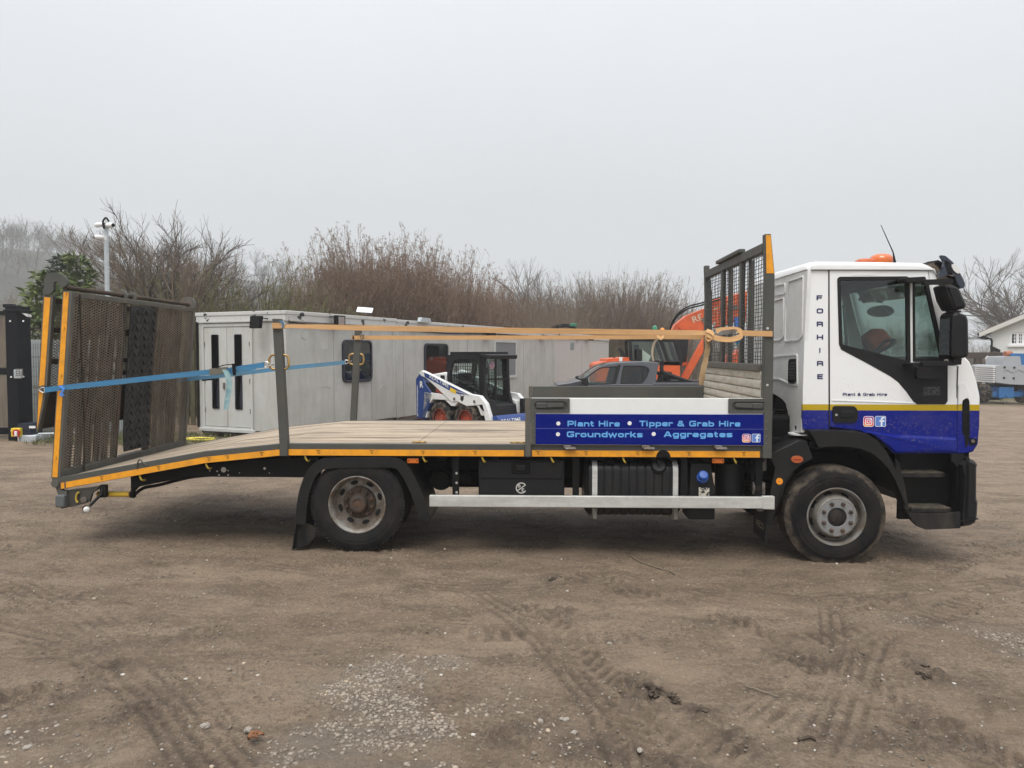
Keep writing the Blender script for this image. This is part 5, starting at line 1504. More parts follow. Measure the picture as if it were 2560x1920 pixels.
# rear wall
RWM = WHITED
wl = [(x + .004, z) for x, z in rear_edge[:3]]
zlow = C(2006, 1035)[1]
def rwx(z): return rear_edge[0][0] + (rear_edge[3][0]-rear_edge[0][0])*(rear_edge[0][1]-z)/(rear_edge[0][1]-rear_edge[3][1])
def RWP(px, py):
    x = rear_edge[1][0]
    for _ in range(4):
        p = hit(px, py, 0, x); x = rwx(p.z)
    return p
low = [RWP(*zB(*p)) for p in ((866, 1050), (862, 1160), (668, 1160), (664, 1030), (650, 960), (632, 820), (600, 690), (545, 625), (440, 555), (365, 522))]
out = [(CY0+.03, rear_edge[0][1]), (CY0+.022, 1.42)] + [(max(CY0+.02, p.y), p.z) for p in low] + [(CY1-.5, low[-1].z), (CY1-.2, 1.40), (CY1-.03, 1.30), (CY1-.05, rear_edge[0][1])]
mb = MB().plate(out, [], 0, .03, lambda p: rwx(p[1])+.0, axis=0)
rwall = mb.build('cab_rear_wall', RWM, cab)
def ribline(pix, name='pressed_panel', w_=.016, d=.010, close=True):
    P = [(RWP(*p).y, RWP(*p).z) for p in pix]
    P = rpoly(P, .03, 3)
    return MB().plate(P, [inset(P, w_)] if close else [], -d, .002, lambda p: rwx(p[1]), axis=0).build(name, RWM, rwall, bevel=.006)
ribline([z6(*p) for p in ((215, 480), (325, 440), (318, 890), (290, 925), (185, 935), (190, 700))])
ribline([z6(*p) for p in ((60, 640), (180, 602), (178, 900), (150, 925), (60, 935))])
ribline([z6(*p) for p in ((60, 520), (190, 495), (188, 580), (60, 600))])
ribline([z6(*p) for p in ((60, 1040), (280, 1020), (282, 1260), (230, 1255), (150, 1215), (60, 1210))])
mb = MB(); pe = RWP(*z6(75, 586)); 
lettering(mb, 'IVECO', tuple(RWP(*z6(40, 598)) + Vector((-.012, 0, 0))), (0, -1, 0), (0, 0, 1), .42, .10, .012)
mb.build('embossed_lettering', RWM, rwall, recalc=False)
# louvre
lp = [(RWP(*z6(*p)).y, RWP(*z6(*p)).z) for p in ((228, 1060), (272, 1055), (272, 1225), (255, 1242), (218, 1238), (220, 1080))]
lp = rpoly(lp, .03, 3)
lv = MB().plate(lp, [inset(lp, .012)], -.016, .001, lambda p: rwx(p[1]), axis=0).build('air_louvre', PLASTIC, rwall, bevel=.003)
MB().plate(inset(lp, .011), [], -.004, .0, lambda p: rwx(p[1]), axis=0).build('louvre_back', BLACKM, rwall)
ys = [p[0] for p in lp]; zs_ = [p[1] for p in lp]
for i in range(6):
    zz = min(zs_) + .04 + i*(max(zs_)-min(zs_)-.06)/6; x = rwx(zz)
    MB().add([(x-.016, min(ys)+.012, zz), (x-.016, max(ys)-.012, zz), (x-.003, max(ys)-.012, zz+.03), (x-.003, min(ys)+.012, zz+.03), (x-.012, min(ys)+.012, zz-.006), (x-.012, max(ys)-.012, zz-.006), (x, max(ys)-.012, zz+.024), (x, min(ys)+.012, zz+.024)], [(0,1,2,3), (7,6,5,4), (0,4,5,1), (1,5,6,2), (2,6,7,3), (3,7,4,0)]).build('louvre_slat', PLASTIC, rwall)
# cab mount foot
FOOTM = M('shaded_foot_paint', (.50, .505, .49), .5, dirt=.4, dscale=6, dirtcol=(.22, .20, .17))
a, b = C(*z6(215, 1340)), C(*z6(312, 1600))
q = RWP(*zB(765, 1165)); MB().lathe([(.12, -.014), (.12, 0)], (q.x+.05, q.y, q.z), (0, 0, 1), 24).build('foot_plate', WHITED, cab)
q = RWP(*zB(765, 1078)); MB().disc((q.x-.001, q.y, q.z), .022, (-1, 0, 0), .003, 14).build('foot_hole', HOLE, cab)
# engine parts behind the cab
mb = MB(); q0 = T(*zB(610, 810), .5); q1 = T(*zB(610, 1180), .5)
lo = []
for i in range(20): lo.append((.085 if i % 2 else .068, q1[1] + (q0[1]-q1[1])*i/19))
MB().lathe(lo, (q0[0], .62, 0), (0, 0, 1), 20).build('intake_bellows', BLACKM, truck, smooth=30)
q = T(*zB(440, 1050), .5); MB().lathe([(.0, .16), (.07, .14), (.13, .06), (.14, -.1), (.12, -.25)], (q[0]-.05, .72, q[1]), (0, 0, 1), 18).build('expansion_tank', M('grey_cast', (.16, .155, .145), .7), truck, smooth=40)
MB().box(2.30, 2.85, .45, 1.9, .95, 1.30).build('engine_cover', BLACKM, truck, bevel=.05)
q = T(*zB(330, 1280), .3); MB().box(q[0]-.1, q[0]+.16, .35, .8, q[1]-.15, q[1]+.02).build('gearbox_lever_box', BLACKM, truck, bevel=.02)

# roof
rp = c6((338, 400), (346, 362), (368, 342), (420, 334), (800, 336), (1200, 344), (1250, 358), (1285, 392), (1306, 440), (1275, 404))
zroof = rp[0][1]
mb = MB(); L = []
for f, d in ((0, .035), (.012, .012), (.03, .002), (.5, -.012), (.97, .002), (.988, .012), (1, .035)):
    y = CY0 + .035 + (CY1-CY0-.07)*f
    L.append([(x, y, z - (d if z > zroof + .02 else 0)) for x, z in rp])
roof = mb.loft(L).build('roof', WHITE, cab, bevel=.012, seg=3)
MB().plate(c6((400, 386), (1225, 392), (1225, 396), (400, 390)), [], CY0+.088, CY0+.11).build('roof_gutter', WHITED, roof)
# beacon and aerial
q = T(*z6(862, 318), 1.0)
bc = MB().lathe([(.115, 0), (.12, .03), (.11, .06), (.085, .085), (.05, .095), (0, .097)], (q[0]+.05, 1.0, q[1]-.045), (0, 0, 1), 24).build('beacon', M('beacon_orange', (.58, .12, .015), .2, coat=.6), roof, smooth=40)
MB().box(q[0]-.20, q[0]+.02, .92, 1.08, q[1]-.07, q[1]+.0).build('beacon_base', M('beacon_housing', (.50, .11, .03), .3), bc, bevel=.03, seg=3)
a, b = T(*z6(895, 66), .7), T(*z6(1000, 330), .7)
MB().tube([(b[0], .7, b[1]-.03), (b[0]-.02, .7, b[1]+.08), (a[0], .7, a[1])], [.014, .006, .003], 6).build('aerial', BLACKM, roof, smooth=60)
# sun visor: curved dark sheet right across, with end cheeks
VIS = M('smoked_blue_acrylic', (.010, .016, .035), .10, coat=.8)
vprof = c6((1225, 340), (1300, 328), (1345, 350), (1400, 405), (1440, 455), (1480, 505), (1490, 535))
mb = MB(); n = 10; L = []
for i in range(n+1):
    f = i/n; b = .09*(1-(2*f-1)**2); y = CY0+.04 + (CY1-CY0-.08)*f
    row = [(x + b + (.012), y, z) for x, z in vprof]; L.append(row)
m = len(vprof)
mb.add([p for r in L for p in r], [(i*m+j, i*m+j+1, (i+1)*m+j+1, (i+1)*m+j) for i in range(n) for j in range(m-1)])
vis = mb.build('sun_visor', VIS, cab, smooth=40); s_ = vis.modifiers.new('solid', 'SOLIDIFY'); s_.thickness = .006
for y0 in (CY0-.0, CY1-.03):
    ch = MB().plate(rpoly(c6((1305, 296), (1345, 300), (1400, 345), (1445, 405), (1480, 470), (1497, 505), (1488, 538), (1465, 540), (1440, 500), (1420, 448), (1375, 440), (1300, 462), (1296, 440), (1330, 385), (1335, 345)), .012, 3), [], y0, y0+.03).build('visor_cheek', VIS, vis, bevel=.008)
    if y0 < .5:
        MB().plate(rpoly(c6((1338, 330), (1375, 345), (1400, 400), (1398, 440), (1370, 440), (1350, 380)), .01, 3), [], y0-.006, y0+.0).build('cheek_bracket', PLASTIC, vis, bevel=.004)
        q = C(*z6(1418, 398)); d = Vector((.62, 0, -.78)); s2 = Vector((.78, 0, .62))
        el = [(q[0] + d.x*.052*math.cos(t) + s2.x*.024*math.sin(t), q[1] + d.z*.052*math.cos(t) + s2.z*.024*math.sin(t)) for t in np.linspace(0, 6.2832, 25)[:-1]]
        MB().plate(el, [], y0-.018, y0-.0).build('marker_light', CLEAR, vis, bevel=.008, seg=3)
        for px_, py_ in ((1355, 355), (1383, 428)):
            q = C(*z6(px_, py_)); MB().disc((q[0], y0-.006, q[1]), .012, t=.006, n=12).build('cheek_bolt', BLACKM, vis)

# mirrors
MY0, MY1 = -.16, .06
def m6(*pts): return [T(*z6(*p), -.10) for p in pts]
ua = MB().plate(rpoly(m6((1110, 450), (1255, 442), (1262, 470), (1205, 480), (1112, 484)), .01, 2), [], -.03, CY0+.05, None).plate(rpoly(m6((1205, 472), (1350, 468), (1385, 462), (1422, 470), (1424, 500), (1350, 506), (1210, 510)), .01, 2), [], -.12, -.06).build('mirror_arm', PLASTIC, truck, bevel=.008)
MB().plate(rpoly(m6((1196, 1080), (1410, 1074), (1482, 1068), (1485, 1100), (1400, 1108), (1200, 1112)), .01, 2), [], -.12, -.06).plate(rpoly(m6((1140, 1092), (1210, 1085), (1210, 1112), (1140, 1116)), .008, 2), [], -.08, CY0).build('mirror_arm', PLASTIC, truck, bevel=.008)
def housing(pl, name):
    n_ = [Vector(p) for p in pl]; cx_ = sum(p[0] for p in pl)/len(pl)
    L = []
    for f, ins in ((-.17, .030), (-.155, .010), (-.11, .0), (.03, .0), (.06, .012), (.07, .03)):
        L.append([(p[0], f, p[1]) for p in inset(pl, ins)])
    return MB().loft(L).build(name, PLASTIC, truck, smooth=32)
m1 = housing(rpoly(m6((1338, 520), (1370, 508), (1425, 515), (1455, 540), (1482, 600), (1510, 662), (1490, 692), (1440, 702), (1405, 700), (1365, 625)), .012, 3), 'upper_mirror')
m2 = housing(rpoly(m6((1393, 735), (1415, 712), (1440, 706), (1505, 730), (1522, 770), (1526, 1025), (1508, 1052), (1425, 1062), (1388, 1045), (1384, 960)), .014, 3), 'main_mirror')
MB().plate(m6((1388, 700), (1480, 700), (1478, 716), (1400, 716)), [], -.13, -.05).build('mirror_neck', PLASTIC, truck, bevel=.006)
MB().plate(m6((1412, 1055), (1485, 1055), (1478, 1100), (1420, 1095)), [], -.13, -.05).build('mirror_neck', PLASTIC, truck, bevel=.006)
a = m6((1392, 760), (1384, 1030)); mx_ = min(a[0][0], a[1][0])
MB().add([(mx_-.002, -.14, a[0][1]), (mx_-.002, .03, a[0][1]), (mx_-.002, .03, a[1][1]), (mx_-.002, -.14, a[1][1])], [(0, 1, 2, 3)]).build('mirror_glass', MIRROR, m2, recalc=False)
# far mirror seen through the glass
q = hit(*z6(900, 705), 1, 2.45)
el = [(q.x + (.13 if math.cos(t) > 0 else .15)*math.cos(t), q.z + .07*math.sin(t)) for t in np.linspace(0, 6.2832, 25)[:-1]]
MB().plate(el, [], 2.40, 2.52).tube([(q.x-.35, 2.25, q.z+.13), (q.x, 2.45, q.z+.12)], .02, 8).build('far_mirror', PLASTIC, truck, bevel=.02, seg=3)

# interior
zfl = 1.02
MB().box(xr0+.05, C(2380, 1000)[0], CY0+.05, CY1-.05, zfl, zfl+.05).build('cab_floor', INT, cab)
def seat(y):
    x = xr0 + .42
    se = MB().box(x-.12, x+.42, y-.25, y+.25, 1.42, 1.58).build('seat_cushion', FABRIC, cab, bevel=.05, seg=3)
    MB().plate([(x-.16, 1.52), (x-.02, 1.52), (x-.13, 2.15), (x-.24, 2.15)], [], y-.24, y+.24).build('seat_backrest', FABRIC, cab, bevel=.05, seg=3)
    MB().plate([(x-.25, 2.17), (x-.15, 2.17), (x-.18, 2.38), (x-.26, 2.38)], [], y-.13, y+.13).build('headrest', FABRIC, cab, bevel=.04, seg=3)
    MB().box(x-.1, x+.3, y-.2, y+.2, zfl, 1.42).build('seat_base', INT, cab)
seat(.52); seat(1.25); seat(1.78)
xd = C(2320, 900)[0]
MB().plate([(xd-.14, 1.35), (xd+.30, 1.35), (xd+.32, 1.74), (xd+.10, 1.80), (xd-.06, 1.78), (xd-.14, 1.66)], [], CY0+.06, CY1-.06).build('dashboard', INT, cab, bevel=.03, seg=3)
q = Vector((C(*z6(1010, 980))[0]-.02, .58, C(*z6(1010, 990))[1])); n_ = Vector((-.45, 0, .89)); u_ = Vector((.89, 0, .45)); v_ = Vector((0, 1, 0))
ring_ = [q + u_*.215*math.cos(t) + v_*.215*math.sin(t) for t in np.linspace(0, 6.2832, 41)]
sw = MB().tube(ring_, .017, 8, cap=False)
for t in (.5, 2.6, 4.7): sw.tube([q - n_*.03, q + u_*.21*math.cos(t) + v_*.21*math.sin(t)], .014, 6)
sw.tube([q - n_*.02, q - n_*.3 + u_*.12], .03, 8).build('steering_wheel', PLASTIC, cab, smooth=60)
MB().tube([(xr0+.36, CY0+.10, 2.35), (xr0+.42, CY0+.12, 1.8), (xr0+.46, CY0+.12, 1.5)], .014, 6).build('seat_belt', M('belt_grey', (.12, .12, .12), .8), cab)
bag = MB().lathe([(.0, .16), (.08, .13), (.13, .05), (.12, -.06), (.05, -.1), (0, -.1)], tuple(hit(*z6(845, 935), 1, .80)), (.8, 0, .5), 14); bag.build('hi_vis_vest', M('hi_vis_orange', (.80, .13, .03), .8), cab, smooth=50)
MB().plate([(xr0+.30, 1.70), (xr0+.52, 1.74), (xr0+.56, 1.62), (xr0+.34, 1.58)], [], 1.0, 1.3).build('dark_jacket', FABRIC, cab, bevel=.03)
hl = C(2070, 690)[1]
MB().box(xr0+.06, C(2300, 700)[0]-.05, CY0+.08, CY1-.08, hl+.035, hl+.06).build('headliner', M('headliner_grey', (.16, .165, .16), .9), cab)
MB().box(xr0+.05, xr0+.30, CY1-.10, CY1-.06, 1.6, 2.6).build('far_belt_pillar', INT, cab)
MB().box(xr0+.035, xr0+.06, CY0+.06, CY1-.06, 1.1, 2.6).build('rear_trim', INT, cab)
MB().box(C(2300, 690)[0]-.35, C(2300, 690)[0]-.05, CY0+.10, CY1-.10, hl-.05, hl+.03).build('overhead_shelf', INT, cab, bevel=.03)

# wheel arch flare on the cab, steps, bumper
fl_o = [z7(*q) for q in ((510, 292), (600, 293), (750, 294), (900, 300), (990, 325), (1070, 380), (1140, 460), (1195, 560), (1235, 670), (1265, 770), (1302, 872))]
fl_i = [z7(*q) for q in ((1268, 880), (1235, 790), (1195, 690), (1140, 600), (1080, 535), (1010, 480), (920, 445), (800, 432), (680, 430), (600, 440), (560, 360))]
pl = [T(*p, .06) for p in fl_o + fl_i]
L = [[(p[0], .16, p[1]) for p in pl], [(p[0], .06, p[1]) for p in pl], [(p[0], .035, p[1]) for p in inset(pl, .012)], [(p[0], .03, p[1]) for p in inset(pl, .03)]]
arch = MB().loft(L[:3]).build('wheel_arch', FEND, truck, smooth=40)
P = [T(*p, .06) for p in fl_i[1:-1]]
MB().plate(P + [(x - .0, z + .015) for x, z in reversed(P)], [], .06, .50).build('arch_liner', PLASTIC, arch)
MB().box(T(2060, 1120)[0], T(2230, 1120)[0], .2, 2.1, T(2100, 1118)[1], zfl).build('cab_underside', BLACKM, cab)
# step well
st = MB()
st.plate(rpoly([T(*zC(*p), .08) for p in ((118, 1300), (210, 1330), (830, 1330), (860, 1310), (860, 1540), (380, 1558), (280, 1520), (200, 1440))], .012, 2), [], .04, .10)
step = st.build('step_well', PLASTIC2, truck, bevel=.01)
a, b = T(2256, 1300, .3), T(2396, 1135, .3)
MB().box(a[0]-.02, b[0], .34, .38, a[1], b[1]).box(b[0]-.06, b[0]-.03, .06, .36, a[1]+.05, b[1]).build('step_back', PLASTIC, step)
MB().plate([T(*zC(*p), .08) for p in ((0, 590), (40, 640), (130, 980), (185, 1310), (115, 1295), (60, 1100), (0, 850))], [], .08, .12).build('step_side', PLASTIC2, step, bevel=.006)
for (x0_, x1_, zt__, y0_) in ((85, 745, 800, .11), (190, 790, 1275, .05)):
    a, b = T(*zC(x0_, zt__), .08), T(*zC(x1_, zt__+ (55 if zt__ < 900 else 45)), .08)
    tr = MB().plate(rpoly([(a[0], y0_+.012), (a[0]+.12, y0_), (b[0]-.08, y0_+.004), (b[0], y0_+.05), (b[0], .34), (a[0], .34)], .02, 3), [], b[1], a[1], None, axis=2).build('step_tread', PLASTIC2, step, bevel=.005)
    mb = MB(); nn = 26
    for i in range(nn):
        x = a[0]+.02 + (b[0]-a[0]-.05)*i/nn
        for yy in (y0_+.02, y0_+.09, y0_+.16): mb.box(x, x+.007, yy, yy+.045, a[1], a[1]+.012)
    tt_ = mb.build('tread_teeth', M('muddy_tread', (.17, .14, .10), .85, col2=(.05, .045, .04), scale=20) if 'muddy_tread' not in bpy.data.materials else bpy.data.materials['muddy_tread'], step); tt_['kind'] = 'stuff'
# bumper
bp = [T(*zC(*p), .06) for p in ((870, 665), (905, 640), (965, 590), (1040, 595), (1120, 630), (1155, 675), (1142, 720), (1140, 1150), (1160, 1200), (1145, 1420), (1120, 1495), (1040, 1535), (880, 1558), (872, 1400), (930, 900))]
mb = MB(); L = []
for f, d in ((0, .03), (.015, .008), (.04, 0), (.5, 0), (.96, 0), (.985, .008), (1, .03)):
    y = .06 + 2.3*f; b = .12*(1-(2*f-1)**2)
    q = inset(bp, d); L.append([(x+b, y, z) for x, z in q])
bum = mb.loft(L).build('bumper', PLASTIC, truck, smooth=38)
MB().plate([T(*zC(*p), .05) for p in ((885, 1450), (1138, 1415), (1138, 1428), (885, 1464))], [], .046, .07).build('bumper_crease', PLASTIC, bum)
MB().plate([T(*zC(*p), .1) for p in ((765, 520), (945, 520), (945, 600), (900, 640), (850, 690), (850, 1340), (845, 700), (800, 640), (765, 625))], [], .10, .13).build('bumper_stay', PLASTIC, bum)
MB().box(T(2400, 1140, .2)[0]-.02, T(2400, 1140, .2)[0]+.06, .16, 2.2, .62, 1.0).build('front_panel', BLACKM, cab)

# ================================================================== LOAD STRAPS (things of their own, held by the truck)
def tw(p): return Matrix.Translation((0, TRUCK_Y, 0)) @ Matrix.Rotation(YAW, 4, 'Z') @ Vector(p)
def strap_root(name, label, cat, group=None):
    return thing(name, label, cat, (0, TRUCK_Y, 0), YAW, group)
def T3(px, py, y): x, z = T(px, py, y); return Vector((x, y, z))
V3 = lambda p, y: (p[0], y, p[1])
def hook_wire(tip, base, y, w_, par):
    a, b = T3(*tip, y), T3(*base, y)
    d = (b - a); u = Vector((-d.z, 0, d.x)).normalized()*w_
    MB().tube(spline([b + u, b*.72 + a*.28 + u*.9, b*.3 + a*.7 + u*.18, a + u*.1 + Vector((0, .03, 0))], 5), .005, 6).tube(spline([b - u, b*.72 + a*.28 - u*.9, b*.3 + a*.7 - u*.18, a - u*.1 + Vector((0, .03, 0))], 5), .005, 6).tube([b+u, b-u], .005, 6).build('hook', STEEL, par, smooth=60)

# near orange strap
ys = -.055
s1 = strap_root('ratchet_strap', 'faded orange ratchet strap knotted at the headboard post, on the lettered side of the lorry', 'strap')
pa = [T3(712, 817, ys), T3(735, 815.5, ys), T3(900, 819.5, ys), T3(1300, 826.5, ys), T3(1560, 830, ys), T3(1765, 832.5, ys)]
wv = [Vector((0, .01, .018)), Vector((0, .004, .034)), Vector((0, .003, .049)), Vector((0, 0, .05)), Vector((0, 0, .05)), Vector((0, .01, .044))]
P = spline(pa, 6); WW = spline(wv, 6)
MB().strip(P, list(WW), .0035).build('webbing', STRAPO, s1, recalc=True)
a0 = T3(681, 814, ys); b0 = T3(705, 814, ys)
MB().strip([a0 + Vector((0, .11, 0)), a0, b0, b0 + Vector((0, .11, 0))], Vector((0, 0, .052)), .006).build('loop', STRAPO, s1)
q = T3(707, 812, ys); MB().tube([q + Vector((.018*math.cos(t), 0, .028*math.sin(t))) for t in np.linspace(0, 6.28, 17)], .0045, 6).build('shackle', STEEL, s1, smooth=60)
MB().strip([T3(699, 802, ys-.005), T3(708, 806, ys-.008), T3(707, 818, ys-.006)], Vector((.014, 0, .008)), .004).build('blue_tail', STRAPB, s1)
MB().strip([T3(1848, 832, ys), T3(1880, 833.5, ys), T3(1931, 834.5, ys), T3(1931, 834.5, .06)], Vector((0, 0, .050)), .004).build('webbing', STRAPO, s1)
# ratchet body, its loose coil and the hanging tail
rt_ = MB()
for dz in (-.022, .022):
    rt_.plate([V3(T(1785, 838, ys), 0)[0:3:2], T(1800, 827, ys), T(1834, 823, ys), T(1842, 827, ys), T(1834, 832, ys), T(1800, 840, ys)], [], ys-.02+dz, ys-.014+dz)
rt_.tube([T3(1806, 836, ys-.045), T3(1806, 836, ys+.02)], .012, 8).tube([T3(1838, 830, ys-.045), T3(1838, 830, ys+.02)], .010, 8)
rt_.build('ratchet', STEELD, s1, bevel=.002)
co = spline([T3(1766, 836, ys-.03), T3(1790, 845, ys-.05), T3(1822, 849, ys-.055), T3(1848, 843, ys-.05), T3(1856, 832, ys-.04), T3(1840, 824, ys-.035), T3(1812, 824, ys-.03), T3(1790, 828, ys-.035)], 6)
MB().strip(co, [Vector((.014*math.sin(i*.25), .010, .046)) for i in range(len(co))], .0035).build('coil', STRAPO, s1)
kn = spline([T3(1766, 826, ys-.02), T3(1780, 832, ys-.04), T3(1784, 842, ys-.05), T3(1772, 850, ys-.03), T3(1764, 838, ys-.01)], 6)
MB().strip(kn, [Vector((.02, .02, .030)) for _ in kn], .004).build('knot', STRAPO, s1)
tl = spline([T3(1768, 842, ys-.02), T3(1769, 868, ys-.015), T3(1764, 900, ys-.012), T3(1757, 930, ys-.02), T3(1753, 963, ys-.01)], 6)
MB().strip(tl, [Vector((.048 + .004*math.sin(i), .012*math.sin(i*.3), 0)) for i in range(len(tl))], .0035).build('hanging_tail', STRAPD, s1)
MB().strip([T3(1846, 836, ys-.03), T3(1838, 846, ys-.03), T3(1845, 858, ys-.03), T3(1852, 852, ys-.03)], Vector((.02, 0, .03)), .003).build('blue_label', STRAPB, s1)

# far orange strap
yf_ = W2 + .02
s2 = strap_root('ratchet_strap', 'faded orange ratchet strap along the far edge of the deck, with a short looped tail', 'strap')
P = spline([T3(893, 844, yf_), T3(1100, 844, yf_), T3(1400, 843.5, yf_), T3(1640, 843, yf_), T3(1758, 843.5, yf_)], 6)
MB().strip(P, Vector((0, 0, .05)), .0035).build('webbing', STRAPO, s2)
a0, b0 = T3(885, 844, yf_), T3(900, 844, yf_)
MB().strip([a0 + Vector((0, -.11, 0)), a0, b0, b0 + Vector((0, -.11, 0))], Vector((0, 0, .052)), .006).strip([T3(886, 844, yf_-.1), T3(904, 844, yf_-.1)], Vector((0, 0, .05)), .004).build('loop', STRAPO, s2)
q = T3(905, 842, yf_-.1); MB().tube([q + Vector((.018*math.cos(t), 0, .032*math.sin(t))) for t in np.linspace(0, 6.28, 17)], .005, 6).tube([q + Vector((-.02, 0, .02)), q + Vector((.03, 0, .03))], .01, 6).build('ratchet', STEELD, s2, smooth=60)
kn = spline([T3(1642, 840, yf_-.02), T3(1652, 846, yf_-.04), T3(1660, 840, yf_-.04)], 5)
MB().strip(kn, Vector((0, .02, .04)), .004).build('knot', STRAPO, s2)
tl = spline([T3(1650, 845, yf_-.03), T3(1638, 854, yf_-.04), T3(1632, 870, yf_-.04), T3(1631, 888, yf_-.04), T3(1634, 903, yf_-.04)], 5)
MB().strip(tl, [Vector((.04 - .022*i/len(tl), .02, .0)) for i in range(len(tl))], .0035).build('hanging_tail', M('pale_webbing', (.55, .47, .36), .8, col2=(.40, .33, .24), scale=8), s2)

# near blue strap holding the ramp
yb = -.052
s3 = strap_root('ratchet_strap', 'bright blue ratchet strap from the ramp edge to the ring of the nearby stake post', 'strap')
P = spline([T3(112, 975, yb), T3(160, 969, yb-.002), T3(300, 954, yb), T3(420, 941, yb), T3(526, 930, yb)], 5)
MB().strip(P, Vector((0, 0, .05)), .0035).build('webbing', STRAPB, s3)
P = spline([T3(566, 927, yb), T3(600, 921, yb), T3(662, 912, yb)], 5)
MB().strip(P, [Vector((0, .004*math.sin(i), .05)) for i in range(len(P))], .0035).strip([T3(563, 931, yb-.01), T3(600, 925, yb-.006), T3(640, 917, yb-.002)], Vector((0, 0, .045)), .0035).build('webbing', STRAPB, s3)
MB().plate(rpoly([T(526, 922, yb), T(568, 917, yb), T(570, 934, yb), T(528, 938, yb)], .006, 2), [], yb-.03, yb+.02).build('ratchet', M('worn_ratchet', (.17, .16, .13), .55, .4), s3, bevel=.006)
MB().tube(spline([T3(540, 920, yb-.03), T3(560, 913, yb-.035), T3(580, 912, yb-.03), T3(588, 920, yb-.03)], 4), .005, 6).plate([T(583, 909, yb), T(589, 909, yb), T(592, 938, yb), T(586, 938, yb)], [], yb-.035, yb-.015).tube([T3(505, 951, yb), T3(535, 948, yb)], .008, 6).build('ratchet_handle', BLACKM, s3)
tl = spline([T3(562, 924, yb-.03), T3(570, 940, yb-.035), T3(573, 965, yb-.035), T3(568, 1000, yb-.035), T3(565, 1024, yb-.035)], 6)
MB().strip(tl, [Vector((.05, .012*math.sin(i*.2), .0)) for i in range(len(tl))], .0035).build('hanging_tail', STRAPT, s3)
hook_wire((682, 912), (662, 911), yb, .026, s3)
hook_wire((92, 974), (111, 975), yb, .024, s3)
MB().strip([T3(150, 965, yb-.01), T3(160, 972, yb-.02), T3(152, 985, yb-.02), T3(158, 990, yb-.02)], Vector((.03, 0, .012)), .003).build('label_tag', M('blue_label', (.06, .22, .62), .6), s3)

# far blue strap
yg = W2 - .0
s4 = strap_root('ratchet_strap', 'dull grey-blue ratchet strap running to the stake post on the far edge of the deck', 'strap')
P = spline([T3(430, 953, yg), T3(480, 947, yg), T3(560, 939, yg), T3(700, 922, yg), T3(862, 906, yg)], 5)
MB().strip(P, Vector((0, 0, .05)), .0035).build('webbing', STRAPG, s4)
hook_wire((878, 903), (863, 905), yg, .024, s4)

# ================================================================== THE REST OF THE YARD
def frame_of(o):
    bpy.context.view_layer.update()
    m = Matrix.Translation(o.location) @ Matrix.Rotation(o.rotation_euler.z, 4, 'Z')
    return m.inverted()
def hitl(inv, px, py, axis, val):
    o = inv @ Vector((0, 0, CAM_Z)); d = inv.to_3x3() @ ray(px, py)
    return o + d*((val - o[axis])/d[axis])

# ---------------------------------------------------------------- portable cabins
CABW = M('cabin_grey_paint', (.50, .505, .485), .55, col2=(.43, .435, .41), scale=1.4, dirt=.5, dscale=2.2, dirtcol=(.30, .29, .25), dstretch=(1.6, 1.6, .35))
CABD = M('cabin_door_paint', (.50, .51, .49), .5, dirt=.3, dscale=2.5, dirtcol=(.30, .27, .2), dstretch=(1.2, 1.2, .5))
CABP = M('cabin_pinkish_paint', (.50, .475, .46), .55, dirt=.2, dscale=2, dirtcol=(.33, .30, .27))
k = NT('peeling_fascia')
pe = k.ramp(k.noise(3.0, 6, .6, (1, 1, 1.6)), .62, .63)
k.set(col=k.mix(pe, k.mix(k.ramp(k.noise(5, 6, .7), .4, .8, 0, .4), (.55, .555, .54), (.40, .38, .34)), (.02, .022, .025)), rough=.5)
FASC = k.m
FRAMEN = M('navy_window_frame', (.012, .016, .030), .4)
cang = math.atan2(.914, .405)
cz0 = float(gz(-4.77, 16)) + .06
def cabin(x0, x1, label, wallmat, base=None):
    ob = Matrix.Rotation(cang, 4, 'Z') @ Vector((x0, 0, 0))
    c = thing('portable_cabin', label, 'cabin', (-4.77 + ob.x, 16 + ob.y, cz0 - .0045*x0), cang, None)
    L = x1 - x0; H = 2.70
    MB().box(0, L, .02, 2.44, .12, H-.2).build('wall', wallmat, c, bevel=.01)
    MB().box(.05, L-.05, .05, 2.40, 0, .125).build('base_frame', STEELD, c)
    MB().box(-.03, L+.01, -.03, 2.49, H-.22, H).build('roof_fascia', FASC, c, bevel=.012)
    MB().box(-.045, L+.015, -.045, 2.505, H-.075, H+.005).build('roof_edge', FASC, c, bevel=.01)
    return c, frame_of(c), L, H
A, iA, LA, HA = cabin(0, 4.25, 'grey portable cabin with white double doors with slit windows, behind the ramp', CABW)
Bc, iB, LB, HB = cabin(4.30, 15.9, 'long grey portable cabin with a boarded window, behind the small loader', CABW)
Cc, iC, LC, HC = cabin(15.95, 23.6, 'pinkish grey windowless cabin at the end of the row, behind the pickup', CABP)
